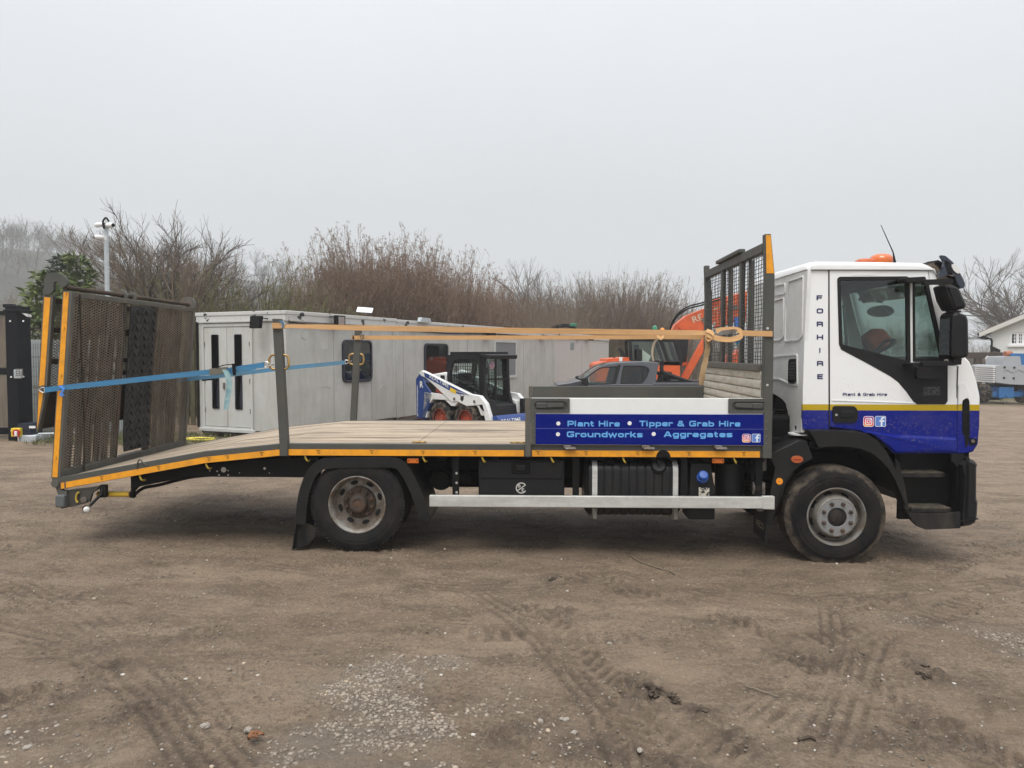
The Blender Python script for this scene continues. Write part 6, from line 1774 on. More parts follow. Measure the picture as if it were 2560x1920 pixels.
# wall seams
def seam(c, inv, px):
    x = hitl(inv, px, 900, 1, 0).x
    MB().box(x-.008, x+.008, .012, .022, .15, 2.48).build('panel_seam', M('seam_grey', (.36, .36, .345), .6) if 'seam_grey' not in bpy.data.materials else bpy.data.materials['seam_grey'], c)
for px in (836, 930): seam(A, iA, px)
for px in (1010, 1170, 1310): seam(Bc, iB, px)
for px in (1455,): seam(Cc, iC, px)
for c_, x in ((A, 4.18), (Bc, .02), (Bc, 11.5), (Cc, .02), (Cc, 7.55)):
    MB().box(x-.03, x+.09, .0, .03, .12, 2.48).build('corner_trim', CABW, c_, bevel=.008)
MB().box(-.012, .06, -.008, .07, .12, 2.48).build('corner_trim', CABW, A, bevel=.008)
def window(c, inv, pix, r=.14):
    p = [hitl(inv, *q, 1, 0) for q in pix]
    x0, x1 = p[0].x, p[1].x; z1_, z0_ = p[0].z, p[1].z
    o = rrect(x0, x1, z0_, z1_, r)
    wd = MB().plate(o, [inset(o, .055)], -.025, .03).build('window', FRAMEN, c, bevel=.008)
    MB().plate(inset(o, .05), [], .0, .012).build('pane', GLASSK, wd)
    return wd
window(A, iA, ((856, 849), (930, 953)))
window(Bc, iB, ((1061, 858), (1120, 950)))
# boarded window with pale frame
p0, p1 = hitl(iB, 1235, 848, 1, 0), hitl(iB, 1292, 900, 1, 0)
wd = MB().plate(rrect(p0.x, p1.x, .95, p0.z, .02, 2), [rrect(p0.x+.12, p1.x-.12, 1.05, p0.z-.1, .01, 2)], -.02, .03).build('window', CABD, Bc, bevel=.006)
MB().box(p0.x+.11, p1.x-.11, .0, .012, 1.04, p0.z-.09).build('board', M('board_grey', (.17, .18, .19), .6), wd)
# round vent, patch, lock
q = hitl(iA, *z2(786, 288), 1, 0); MB().disc((q.x, .02, q.z), .085, t=.012, n=24).build('round_vent', CABW, A, bevel=.003)
q = hitl(iC, 1431, 865, 1, 0); MB().box(q.x-.22, q.x+.22, .0, .03, q.z-.16, q.z+.16).build('vent_grille', M('vent_grey', (.30, .34, .34), .6), Cc, bevel=.01)
mb = MB()
for i in range(3): mb.box(q.x-.18, q.x+.18, -.006, .002, q.z-.13+i*.09, q.z-.07+i*.09)
mb.build('vent_slot', M('vent_slot_grey', (.20, .23, .24), .6), Cc)
p0, p1 = hitl(iA, *zE(1240, 380), 1, 0), hitl(iA, *zE(1358, 575), 1, 0)
MB().plate(rrect(p0.x, p1.x, p1.z, p0.z, .05), [], .016, .021).build('repair_patch', CABD, A)
for (xa, za_), (xb, zb_) in (((1.1, 1.05), (1.55, 1.0)), ((1.7, 1.12), (2.3, 1.18)), ((2.6, 1.08), (3.0, 1.1)), ((3.5, .9), (3.8, 1.0))):
    MB().tube(spline([(xa, .019, za_), ((xa+xb)/2, .017, (za_+zb_)/2+.03), (xb, .019, zb_)], 4), .006, 5).build('dent_line', CABD, A, smooth=60)
MB().tube(spline([(.1, -.02, 2.46), (1.2, -.02, 2.43), (2.6, -.02, 2.46), (4.2, -.02, 2.44)], 5), .012, 5).build('cable', BLACKM, A, smooth=60)
MB().tube(spline([(.1, -.02, 2.46), (2.5, -.02, 2.41), (6, -.02, 2.46), (11.4, -.02, 2.43)], 5), .016, 5).build('cable', BLACKM, Bc, smooth=60)
# end wall doors (x = 0 plane)
def E_(px, py): p = hitl(iA, *z2(px, py), 0, 0); return (p.y, p.z)
da, db = E_(180, 240), E_(458, 870)
fr = [(E_(165, 220)), (E_(468, 222)), (E_(455, 890)), (E_(170, 852))]
zt_d, zb_d = E_(320, 236)[1], .18
yl_, yr_ = E_(180, 500)[0], E_(460, 500)[0]; ym = (yl_+yr_)/2
frm = MB().plate([(yl_+.06, zb_d-.05), (yr_-.06, zb_d-.05), (yr_-.06, zt_d+.07), (yl_+.06, zt_d+.07)], [[(yl_, zb_d), (yr_, zb_d), (yr_, zt_d), (yl_, zt_d)]], -.045, .03, axis=0).build('door_frame', CABD, A, bevel=.006)
for i, (ya, yb_) in enumerate(((yl_-.005, ym+.006), (ym-.006, yr_+.005))):
    d = MB().box(-.03, .02, yb_, ya, zb_d+.01, zt_d-.008).build('door', CABD, A, bevel=.006)
    yc = (ya+yb_)/2 + (.0 if i else .0)
    zw0, zw1 = zb_d + .40, zt_d - .17
    o = rrect(yc-.10, yc+.10, zw0, zw1, .015, 2)
    wd = MB().plate(o, [inset(o, .04)], -.05, -.02, axis=0).build('door_window', FRAMEN, d, bevel=.004)
    MB().box(-.040, -.031, yc-.07, yc+.07, zw0+.03, zw1-.03).build('door_pane', GLASSK, d)
    MB().box(-.07, -.035, (yb_+.05 if i == 0 else ya-.09), (yb_+.09 if i == 0 else ya-.05), 1.02, 1.16).build('door_handle', STEELD, d, bevel=.006)
    for zz in (.55, 1.2, 2.0): MB().tube([(-.035, ya-.01 if i == 0 else yb_+.01, zz-.05), (-.035, ya-.01 if i == 0 else yb_+.01, zz+.05)], .012, 6).build('door_hinge', STEELD, d)
MB().box(-.10, -.03, yr_-.15, yl_+.12, zb_d-.10, zb_d-.03).build('door_sill', CABD, A, bevel=.006)
MB().box(-.07, -.03, yr_-.12, yl_+.1, zt_d+.09, zt_d+.12).build('drip_strip', CABD, A)
MB().tube([(-.02, 2.47, .15), (-.02, 2.47, 2.5)], .025, 8).build('cable_pipe', BLACKM, A)
mb = MB().tube(spline([(-.06, 2.35, .12), (-.15, 2.1, .02), (-.12, 1.6, .05), (-.1, 1.0, .06), (-.15, .6, -.02), (-.1, .2, .05)], 5), .015, 6); mb.build('cable', BLACKM, A, smooth=60)
# floodlights on brackets (lift off: things)
def flood(par_inv, c, px, py, dirx, axis, val, label):
    p = hitl(par_inv, px, py, axis, val)
    o = thing('floodlight', label, 'floodlight', (c.matrix_world @ p), c.rotation_euler.z)
    return o
bpy.context.view_layer.update()
fo = flood(iA, A, *z2(495, 200), 0, 0, -.25, 'small black floodlight on a bracket above the cabin double doors')
MB().plate([(-.10, -.16), (.0, -.16), (.05, .10), (-.07, .10)], [], -.13, .13, axis=1).build('lamp_housing', BLACKM, fo, bevel=.012)
MB().tube([(.0, .0, .02), (.12, -.05, .06), (.26, -.10, .05)], .012, 6).build('bracket', BLACKM, fo)
fo = flood(iA, A, *z2(1000, 200), 0, 1, -.22, 'square black floodlight on the cabin roof edge above the rounded window')
MB().box(-.16, .16, -.04, .06, -.12, .12).build('lamp_housing', BLACKM, fo, bevel=.015)
MB().box(-.11, .11, -.045, -.038, -.09, .09).build('lamp_glass', M('lamp_face', (.30, .26, .24), .3), fo)
MB().tube([(-.02, .05, .08), (-.18, .2, .10)], .012, 6).build('bracket', BLACKM, fo)
for px, py in ((1228, 836), (1366, 842), (1478, 846)):
    ref, inv = (Bc, iB) if px < 1380 else (Cc, iC)
    fo = flood(inv, ref, px, py, 0, 1, -.2, 'small dark lamp under the cabin roof edge seen between the orange straps')
    MB().box(-.2, .2, -.08, .1, -.09, .06).build('lamp_housing', BLACKM, fo, bevel=.02)
    MB().tube([(0, .05, .04), (0, .2, .1)], .015, 6).build('bracket', BLACKM, fo)
    fo['group'] = 'lamps under the cabin roof edge'
p = iA.inverted() @ hitl(iA, 1058, 802, 1, -.05)
bl = thing('bulkhead_light', 'pale grey boxy light fixed to the cabin roof edge near the wall joint', 'light', p, cang)
MB().plate([(-.3, -.05), (.3, -.05), (.24, .08), (-.26, .08)], [], -.1, .02).build('lamp_housing', GALV, bl, bevel=.015)
MB().box(-.2, .2, -.08, .0, -.062, -.048).build('diffuser', CLEAR, bl)
# white panel standing above the roof
cpos = WY(912, 775, 20.5)
sg = thing('panel_light', 'white flat panel light tilted on a thin pole above the cabin roof', 'panel light', (cpos.x, 20.5, 2.6))
o = MB().box(-.21, .21, -.012, .012, -.10, .10).build('panel', M('white_panel', (.85, .87, .9), .3), sg, bevel=.004); o.location = (0, 0, cpos.z-2.6); o.rotation_euler = (R(-50), R(4), 0)
o.scale = (1, 1, 1)
MB().tube([(0, .03, -.3), (0, .03, cpos.z-2.6)], .012, 6).build('pole', STEELD, sg)

# ---------------------------------------------------------------- skid-steer loader
LW = M('loader_white', (.74, .75, .74), .35, dirt=.2, dscale=4, dirtcol=(.3, .26, .2))
LB_ = M('loader_blue', (.010, .045, .20), .35, dirt=.08, dscale=4)
LO = M('loader_orange', (.42, .058, .02), .5, dirt=.35, dscale=5)
LK = M('loader_black', (.010, .0105, .012), .5, spec=.25, dirt=.12, dscale=4, dirtcol=(.05, .045, .04))
lp_ = WY(1186, 900, 18.8)
LR = thing('skid_steer_loader', 'small white and blue skid-steer loader with black caged cab and orange hubs', 'loader', (lp_.x, 18.6, float(gz(lp_.x, 18.6))), R(-40))
# local: x forward, y left (away), z up; right side at y = -.72
for x in (-.46, .40):
    for y in (-.74, .74):
        w_ = sub_empty('wheel', LR); ax = -1 if y < 0 else 1
        ty = MB().lathe([(.20, -.02), (.24, .0), (.33, -.0), (.375, -.03), (.375, -.2), (.33, -.24), (.22, -.24), (.20, -.22)], (x, y, .375), (0, ax, 0), 40, closed=True)
        for i in range(26):
            t = 2*math.pi*i/26; d = Vector((math.cos(t), 0, math.sin(t)))
            rot = Matrix((d, Vector((0, 1, 0)), d.cross(Vector((0, 1, 0))))).transposed() @ Matrix.Rotation(.5*(1 if i % 2 else -1), 3, 'X')
            ty.obox(Vector((x, y - ax*.09 if i % 2 else y - ax*.15, .375)) + d*.38, (.03, .13, .035), rot)
        ty.build('tyre', RUBBERD, w_, smooth=35)
        MB().lathe([(.24, -.01), (.225, .0), (.21, -.03), (.19, -.09), (.08, -.10), (.07, -.07), (0, -.07)], (x, y, .375), (0, ax, 0), 28, cap=False).build('hub', LO, w_, smooth=40)
        for i in range(8): MB().lathe([(.014, 0), (.014, .02), (0, .02)], (x + .13*math.cos(i*.785), y - ax*.095, .375 + .13*math.sin(i*.785)), (0, ax, 0), 6).build('wheel_nut', STEELD, w_)
body = MB().plate([(-1.0, .25), (.85, .25), (1.0, .42), (.95, .72), (.60, .80), (-.95, .85)], [], -.48, .48).build('chassis', LK, LR, bevel=.02)
for y0, y1 in ((-.72, -.48), (.48, .72)):
    MB().plate([(-1.08, .35), (-.92, .35), (-.88, .66), (-.70, .82), (-.30, .82), (-.08, .68), (.05, .68), (.20, .82), (.62, .82), (.80, .66), (.88, .5), (.98, .5), (.92, .80), (.45, .88), (-1.0, 1.0)], [], y0, y1).build('side_fender', LW, LR, bevel=.015)
    tw_ = MB().plate([(-1.30, .32), (-.98, .32), (-.80, .75), (-.72, .95), (-.98, 1.20), (-1.08, 1.44), (-1.16, 1.46), (-1.32, 1.30)], [], y0, y1).build('rear_tower', LB_, LR, bevel=.02)
    arm = MB().plate([(-1.18, 1.46), (-1.08, 1.52), (-.95, 1.48), (.55, .99), (.86, .96), (1.06, .78), (1.20, .42), (1.20, .30), (1.06, .30), (.98, .55), (.84, .74), (.45, .70), (.12, .80), (-.05, .78), (-.92, 1.33), (-1.10, 1.38)], [], y0-.02 if y0 < 0 else y1-.10, y0+.10 if y0 < 0 else y1+.02).build('lift_arm', LW, LR, bevel=.012)
    yy = (y0-.023, y0-.019) if y0 < 0 else (y1+.019, y1+.023)
    MB().plate([(-1.0, 1.455), (-.90, 1.45), (.55, .965), (.20, .975), (-.02, 1.02), (-.95, 1.36)], [], *yy).build('arm_band', LB_, arm)
    MB().bar((-.85, y0+.06 if y0 < 0 else y1-.06, 1.10), (.02, y0+.06 if y0 < 0 else y1-.06, .90), .07, .09).build('lift_cylinder_cover', LO, LR, bevel=.01)
    MB().tube([(-.95, y0+.14 if y0 < 0 else y1-.14, .82), (.3, y0+.14 if y0 < 0 else y1-.14, .84)], .04, 10).build('lift_cylinder', LK, LR, smooth=40)
    MB().box(-.98, -.62, y0+.02, y1-.02, .98, 1.22).build('engine_grille', LK, LR)
MB().box(-1.38, -1.26, -.62, .62, .28, 1.15).build('tail_gate', LO, LR, bevel=.05, seg=3)
MB().plate([(-1.05, 1.0), (-.40, .95), (-.42, 1.42), (-.55, 1.48), (-1.0, 1.42)], [], -.46, .46).build('engine_cover', LW, LR, bevel=.03)
MB().tube([(-.8, .2, 1.4), (-.8, .2, 1.62)], .04, 10).build('exhaust_pipe', STEELD, LR)
MB().box(-.7, -.55, -.47, -.40, 1.28, 1.40).build('lamp', LK, LR, bevel=.01)
# caged cab
co = rpoly([(-.52, 1.02), (-.44, 1.72), (-.30, 1.93), (-.10, 1.97), (.66, 1.97), (.72, 1.90), (.78, .98), (.92, .62), (.55, .70)], .05, 3)
hw = rpoly([(-.38, 1.30), (-.30, 1.68), (-.18, 1.80), (.50, 1.80), (.56, 1.70), (.60, .90), (-.30, 1.10)], .05, 3)
cage = MB()
for y0 in (-.46, .40): cage.plate(co, [hw], y0, y0+.06)
cage.box(-.36, .70, -.46, .46, 1.90, 1.975).box(.62, .74, -.46, -.36, .7, 1.93).box(.62, .74, .36, .46, .7, 1.93).box(-.50, -.38, -.46, .46, 1.0, 1.2).box(-.48, -.36, -.46, .46, 1.7, 1.9)
cb = cage.build('cab', LK, LR, bevel=.012)
MB().plate([(.60, 1.93), (.98, 1.90), (.96, 1.80), (.72, 1.86)], [], -.50, .50).build('cab_visor', LK, cb, bevel=.02)
mb = MB()
for i in range(1, 14):
    x = -.40 + i*.075; mb.box(x-.005, x+.005, -.445, -.435, 1.05, 1.82)
for i in range(1, 11):
    z = 1.05 + i*.072; mb.box(-.38, .58, -.444, -.436, z-.005, z+.005)
o = mb.build('side_cage_wire', LK, cb); o['kind'] = 'stuff'
mb = MB()
for i in range(1, 13): y = -.42 + i*.065; mb.box(.70, .71, y-.004, y+.004, .75, 1.86)
for i in range(1, 17): z = .72 + i*.069; mb.box(.701, .709, -.42, .42, z-.004, z+.004)
o = mb.build('front_cage_wire', LK, cb); o['kind'] = 'stuff'
MB().box(.69, .72, -.03, .03, .7, 1.88).box(.69, .72, -.4, .4, 1.30, 1.34).build('front_bar', LK, cb)
for y in (-.42, .42): MB().plate(inset(hw, -.01), [], y-.003, y+.003).build('cab_glass', GLASSC, cb)
MB().box(.66, .664, -.40, .40, .72, 1.86).build('front_glass', GLASSC, cb)
MB().box(-.30, .05, -.22, .22, .75, .90).plate([(-.30, .9), (-.16, .9), (-.25, 1.45), (-.36, 1.45)], [], -.2, .2).build('seat', FABRIC, cb, bevel=.03)
MB().tube([(.35, -.28, .8), (.42, -.28, 1.15)], .012, 6).tube([(.35, .28, .8), (.42, .28, 1.15)], .012, 6).build('control_lever', LK, cb)
MB().tube(spline([(.80, -.47, 1.72), (.92, -.52, 1.70), (.95, -.53, 1.35), (.92, -.52, 1.12), (.80, -.48, 1.10)], 4), .014, 6).box(.86, .90, -.58, -.50, 1.45, 1.6).build('grab_rail', LK, LR)
q = MB().lathe([(.0, .0), (.10, .0), (.10, .003), (0, .003)], (.715, -.14, 1.66), (1, 0, 0), 20).build('round_sticker', M('round_decal', (.60, .30, .28), .5, col2=(.20, .25, .5), scale=12), cb)
# front attachment plate and lettering
at = MB().plate([(1.20, .14), (1.44, .10), (1.48, .16), (1.40, .42), (1.30, .52), (1.18, .50)], [], -.66, .66).build('bucket', LB_, LR, bevel=.01)
MB().plate([(1.05, .3), (1.2, .3), (1.14, .85), (1.04, .85)], [], -.62, -.50).build('quick_hitch', LK, LR)
MB().plate([(1.05, .3), (1.2, .3), (1.14, .85), (1.04, .85)], [], .50, .62).build('quick_hitch', LK, LR)
mb = MB()
def sidetext(mb, s_, x0, z0, x1, z1_, cap, y):
    d = Vector((x1-x0, 0, z1_-z0)); L = d.length; d.normalize()
    lettering(mb, s_, (x0, y, z0), tuple(d), (-d.z, 0, d.x), L, cap, .004)
sidetext(mb, 'REALTIME', -.80, 1.345, -.15, 1.115, .085, -.746)
sidetext(mb, 'CIVIL ENGINEERING LTD', .0, 1.055, .52, .955, .03, -.746)
lettering(mb, 'R', (-1.16, -.722, 1.10), (1, 0, 0), (0, 0, 1), .12, .15, .03)
lettering(mb, 'realtimecivil.co.uk', (-1.27, -.722, 1.14), (0, 0, -1), (1, 0, 0), .78, .055, .006)
mb.build('lettering', PWHITE, LR, recalc=False)
mb = MB(); lettering(mb, 'REALTIME', (1.40, -.60, .36), (0, 1, 0), (-.3, 0, .90), .68, .085, .004)
lettering(mb, 'CIVIL ENGINEERING LTD', (1.43, -.58, .25), (0, 1, 0), (-.3, 0, .90), .64, .04, .002)
for i in range(len(mb.v)): mb.v[i] = (mb.v[i][0] + .025, mb.v[i][1], mb.v[i][2])
mb.build('bucket_lettering', PWHITE, LR, recalc=False)
MB().plate([(-.10, 1.04), (.10, .98), (.12, 1.06), (-.08, 1.13)], [], -.747, -.7435).build('warning_sticker', M('warning_yellow', (.75, .52, .03), .5), LR)
# cat-head emblem on the arm knuckle
em = [(-.075, .10), (-.03, .045), (.0, .055), (.035, .045), (.085, .085), (.06, .02), (.065, -.03), (.035, -.045), (.03, -.085), (.0, -.07), (-.02, -.095), (-.035, -.05), (-.065, -.045), (-.045, .0)]
MB().plate([(.30 + a*.9, .89 + b*.9) for a, b in em], [], -.745, -.7415).build('arm_emblem', BLKP, LR)
for q_ in ((.05, .86), (.70, .82)): MB().disc((q_[0], -.742, q_[1]), .035, t=.015, n=14).build('arm_pin', STEELD, LR)

# ---------------------------------------------------------------- pickup
PK = M('gunmetal_car_paint', (.075, .080, .092), .28, .35, coat=.6)
pd = 21.0
PX0 = WY(1360, 900, pd).x
pr = thing('pickup_truck', 'dark grey double-cab pickup with black sports bar, parked behind the flatbed lorry', 'pickup', (PX0, pd, float(gz(PX0+2.5, pd))))
ipk = frame_of(pr)
def K(px, py): p = hitl(ipk, px, py, 1, 0); return (p.x, p.z)
def kp(*pts): return [K(*zP(*p)) for p in pts]
lowz = .30
belt = kp((60, 830), (150, 795), (300, 768), (420, 750), (520, 728), (600, 690))
# lower body: front, wheel arches, bed
Lb = 5.35; rw = .39
def archpts(xc): return [(xc + .47*math.cos(R(t)), .40 + .47*math.sin(R(t))) for t in range(180, -1, -20)]
zb = K(1500, 962)[1]
bedz = K(*zP(1700, 752))[1]
lower = [(0, .48), (.06, .34), (.45, .32)] + archpts(1.0)[0:] + [(1.6, .30), (3.5, .30)] + archpts(4.12) + [(4.75, .36), (Lb, .42), (Lb+.02, bedz), (K(*zP(1420, 765))[0], bedz), (K(*zP(1420, 765))[0], bedz+.0)] + [K(*zP(1400, 770)), K(*zP(980, 770)), K(*zP(620, 780)), K(*zP(530, 725))] + [K(*zP(400, 755)), K(*zP(260, 772)), (.35, K(*zP(150, 796))[1]-.02), (.10, K(*zP(150, 796))[1]-.10), (.0, .80)]
mb = MB(); L = []
for y, d in ((0, .04), (.02, .012), (.07, .0), (1.73, .0), (1.78, .012), (1.80, .04)):
    L.append([(x, y, z - (d*.6 if z > .9 else 0)) for x, z in lower])
mb = MB()
n_ = len(lower); vs_ = [p for r in L for p in r]
tr = tessellate_polygon([[Vector((p[0], p[1], 0)) for p in lower]])
fs = [tuple(t) for t in tr] + [tuple(i + n_*5 for i in reversed(t)) for t in tr]
for i in range(5):
    for j in range(n_):
        q = (j+1) % n_; fs.append((i*n_+j, i*n_+q, (i+1)*n_+q, (i+1)*n_+j))
pbody = mb.add(vs_, fs).build('body', PK, pr, smooth=30)
gh = kp((560, 715), (620, 668), (700, 608), (780, 560), (860, 532), (980, 516), (1120, 508), (1280, 505), (1400, 508), (1500, 518), (1480, 560), (1462, 640), (1440, 770), (1000, 775), (600, 782))
wF = rpoly(kp((622, 690), (700, 632), (770, 586), (820, 572), (978, 562), (928, 765), (632, 772)), .02, 2)
wR = rpoly(kp((1062, 556), (1290, 554), (1345, 572), (1368, 600), (1340, 680), (1290, 745), (1270, 758), (1022, 764)), .02, 2)
tin = lambda p: .16*max(0, p[1]-zb)
greenh = MB().plate(gh, [wF, wR], .06, .10, tin).build('cab', PK, pr, bevel=.006)
MB().plate(gh, [wF, wR], 1.70, 1.74, lambda p: -tin(p)).build('cab_side', PK, greenh)
rl = gh[4:10]
def pskin(pts, name, mat, t=.03, bul=0):
    vs_, fs = [], []; m = len(pts); n = 6
    for i in range(n+1):
        f = i/n
        for x, z in pts:
            o = tin((0, z)); vs_.append((x + bul*(1-(2*f-1)**2), .07+o + (1.66-2*o)*f, z + .02*(1-(2*f-1)**2)))
    for i in range(n):
        for j in range(m-1): fs.append((i*m+j, i*m+j+1, (i+1)*m+j+1, (i+1)*m+j))
    o = MB().add(vs_, fs).build(name, mat, greenh, smooth=40); s_ = o.modifiers.new('solid', 'SOLIDIFY'); s_.thickness = t; return o
pskin(gh[4:10], 'roof', PK); pskin(gh[:5], 'windscreen', GLASSC, .006, -.05); pskin(gh[9:13], 'rear_window', GLASSK, .006)
for wn, g_ in ((wF, GLASS), (wR, GLASSD)):
    MB().plate(inset(wn, -.004), [], .085, .089, tin).build('side_window', g_ if g_ is GLASSD else GLASSC, greenh)
    MB().plate(inset(wn, -.004), [], 1.71, 1.714, lambda p: -tin(p)).build('side_window', g_ if g_ is GLASSD else GLASSC, greenh)
    MB().plate(inset(wn, -.016), [inset(wn, .012)], .052, .07, tin).build('window_trim', LK, greenh)
MB().plate(kp((985, 540), (1030, 538), (965, 768), (930, 768)), [], .050, .07, tin).build('door_pillar', LK, greenh)
MB().plate(kp((1300, 556), (1312, 556), (1290, 755), (1278, 755)), [], .074, .09, tin).build('window_bar', LK, greenh)
for y in (-.16, 1.80):
    MB().plate(rpoly(kp((540, 705), (600, 690), (620, 770), (610, 795), (550, 770)), .02, 3), [], y, y+.16).build('door_mirror', LK, pr, bevel=.03, seg=3)
sb = MB()
bar = [K(*zP(*p)) for p in ((1850, 745), (1700, 690), (1560, 640), (1530, 600), (1535, 510), (1570, 498), (1760, 505), (1790, 540), (1850, 630), (1990, 670))]
for y in (.22,):
    P = spline([(bar[i][0], y, bar[i][1]) for i in range(5)], 4); sb.tube(P, .055, 8)
sb.tube(spline([(bar[4][0], .22, bar[4][1]), (bar[4][0]+.02, .9, bar[4][1]+.03), (bar[4][0], 1.58, bar[4][1])], 6), .055, 8)
sb.tube(spline([(bar[i][0], 1.58, bar[i][1]) for i in range(5)], 4), .055, 8)
for y in (.22, 1.58): sb.bar((bar[3][0]-.1, y, bedz), (bar[2][0]+.05, y, bar[2][1]+.03), .05, .09).box(bar[0][0]-.5, bar[0][0]+.1, y-.06, y+.06, bedz, bedz+.05)
sb.build('sports_bar', LK, pr, smooth=40)
MB().box(K(*zP(1430, 740))[0]+.05, Lb-.1, .12, 1.68, bedz, bedz+.03).build('bed_cover', LK, pr)
for xc in (1.0, 4.12):
    for y, ax in ((.03, -1), (1.77, 1)):
        w_ = sub_empty('wheel', pr)
        MB().lathe([(.22, -.02), (.26, .0), (.35, .0), (.39, -.03), (.39, -.22), (.35, -.25), (.22, -.24)], (xc, y, .39), (0, ax, 0), 40, closed=True).build('tyre', RUBBER, w_, smooth=40)
        MB().lathe([(.22, -.01), (.20, -.03), (.08, -.03), (.06, -.01), (0, -.01)], (xc, y, .39), (0, ax, 0), 28, cap=False).build('rim', RIMF, w_, smooth=40)
MB().box(.4, 4.6, .15, 1.65, .28, .5).build('underbody', BLACKM, pr)
MB().box(1.9, 2.4, .25, .75, .7, 1.25).box(1.9, 2.4, 1.05, 1.55, .7, 1.25).box(2.7, 3.3, .2, 1.6, .7, 1.2).build('seats', FABRIC, pr, bevel=.05) if False else None
for y in (.25, 1.05):
    MB().plate([(2.05, .8), (2.6, .8), (2.65, 1.0), (2.75, 1.5), (2.62, 1.5), (2.5, 1.0), (2.05, .98)], [], y, y+.5).build('seat', FABRIC, pr, bevel=.04)
MB().plate([(3.0, .8), (3.5, .8), (3.6, 1.5), (3.48, 1.5), (3.4, 1.0), (3.0, .98)], [], .2, 1.6).build('rear_seat', FABRIC, pr, bevel=.04)
MB().box(1.35, 1.75, .12, 1.68, .8, zb+.02).build('dashboard', INT, pr, bevel=.04)
MB().box(-.02, .02, .35, 1.45, .5, .85).build('grille', LK, pr, bevel=.02)
for y in (.04, 1.50): MB().box(.02, .30, y, y+.26, .72, .88).build('headlight', CLEAR, pr, bevel=.03)
for y in (-.01, 1.75): MB().box(Lb-.12, Lb+.03, y, y+.06, .75, 1.0).build('tail_light', RED_LENS, pr, bevel=.01)
MB().plate(kp((980, 775), (985, 775), (985, 1000), (980, 1000)), [], -.006, .0).build('door_gap', BLKP, pr)

# ---------------------------------------------------------------- excavator
ED = 26.0
EO = M('excavator_orange', (.68, .115, .025), .4, col2=(.60, .095, .02), scale=3, dirt=.2, dscale=3, dirtcol=(.2, .12, .08))
ep = WY(1600, 900, ED)
ex = thing('excavator', 'orange tracked excavator with raised boom and dark glazed cab, behind the pickup', 'excavator', (ep.x, ED, float(gz(ep.x, ED))))
iex = frame_of(ex)
def X_(px, py, y=0): p = hitl(iex, px, py, 1, y); return (p.x, p.z)
def xp(pts, y=0): return [X_(*p, y) for p in pts]
# tracks and undercarriage
for y0, y1 in ((-.15, .4), (1.9, 2.45)):
    trk = MB().plate(rrect(-1.6, 2.0, .02, .88, .42, 6), [rrect(-1.45, 1.85, .12, .78, .32, 6)], y0, y1)
    for i in range(30):
        x = -1.15 + i*.095
        trk.box(x, x+.05, y0-.01, y1+.01, .86, .90)
    trk.build('track', RUBBERD, ex, bevel=.02)
    mb = MB()
    for x in (-1.15, -.6, -.1, .4, .9, 1.5): mb.lathe([(.30 if x in (-1.15, 1.5) else .17, -.2), (.30 if x in (-1.15, 1.5) else .17, .2)], (x, (y0+y1)/2, .45 if x in (-1.15, 1.5) else .28), (0, 1, 0), 18)
    mb.build('track_roller', STEELD, ex, smooth=40)
MB().box(-.9, 1.2, .4, 1.9, .4, .75).tube([(.2, 1.15, .7), (.2, 1.15, 1.0)], .6, 24).build('undercarriage', LK, ex)
top = X_(1500, 900)[1]
MB().plate(rpoly(xp([(1491, 960), (1491, 912), (1502, 906), (1532, 902), (1575, 901), (1700, 905), (1700, 960)]), .06, 3), [], .0, 2.4).build('house_body', EO, ex, bevel=.04)
MB().plate(rpoly(xp([(1517, 905), (1519, 897), (1573, 893), (1574, 905)]), .03, 2), [], .05, 2.3).build('engine_hood', EO, ex, bevel=.03)
MB().box(*(X_(1548, 900)[0], X_(1556, 900)[0]), -.01, .02, X_(1550, 903)[1], X_(1550, 893)[1]).build('pale_decal', PWHITE, ex)
MB().tube([(X_(1541, 903)[0], .5, X_(1541, 903)[1]), (X_(1540, 897)[0], .5, X_(1540, 894)[1])], .05, 10).build('exhaust_pipe', BLACKM, ex)
MB().plate(rpoly(xp([(1548, 870), (1553, 870), (1568, 888), (1572, 894), (1556, 892)]), .02, 2), [], .2, .3).build('rear_mirror', LK, ex)
ecab = xp([(1575, 912), (1572, 850), (1580, 846), (1690, 848), (1700, 870), (1708, 905), (1704, 915)])
w1 = xp([(1582, 900), (1579, 853), (1648, 853), (1666, 903)]); w2_ = xp([(1658, 853), (1684, 855), (1698, 902), (1674, 903)])
mb = MB(); mb.plate(ecab, [inset(w1, .0), inset(w2_, .0)], .0, .08).plate(ecab, [w1, w2_], .95, 1.03)
xa, za = ecab[1]; xb, zb2 = ecab[3]
mb.box(xa, xb, .0, 1.03, za-.02, za+.05)
ec = mb.build('cab', LK, ex, bevel=.015)
for wn in (w1, w2_): MB().plate(wn, [], .03, .034).build('cab_glass', GLASSC, ec); MB().plate(wn, [], .98, .984).build('cab_glass', GLASSC, ec)
MB().box(xa+.4, xa+.9, .3, .8, za-.9, za-.75).plate([(xa+.35, za-.8), (xa+.5, za-.8), (xa+.4, za-.15), (xa+.28, za-.15)], [], .3, .8).build('seat', FABRIC, ec, bevel=.05)
q = X_(1597, 888, -.2); MB().plate(rpoly([(q[0]-.08, q[1]-.2), (q[0]+.1, q[1]-.2), (q[0]+.1, q[1]+.2), (q[0]-.08, q[1]+.2)], .06, 3), [], -.3, -.2).build('mirror', LK, ex, bevel=.02)
q = X_(1612, 890, -.1); MB().plate([(q[0]-.1, q[1]-.2), (q[0]+.12, q[1]-.2), (q[0]+.2, q[1]), (q[0]-.1, q[1]+.22)], [], -.12, -.10).build('cover_sheet', M('pale_green_sheet', (.34, .42, .36), .7), ex)
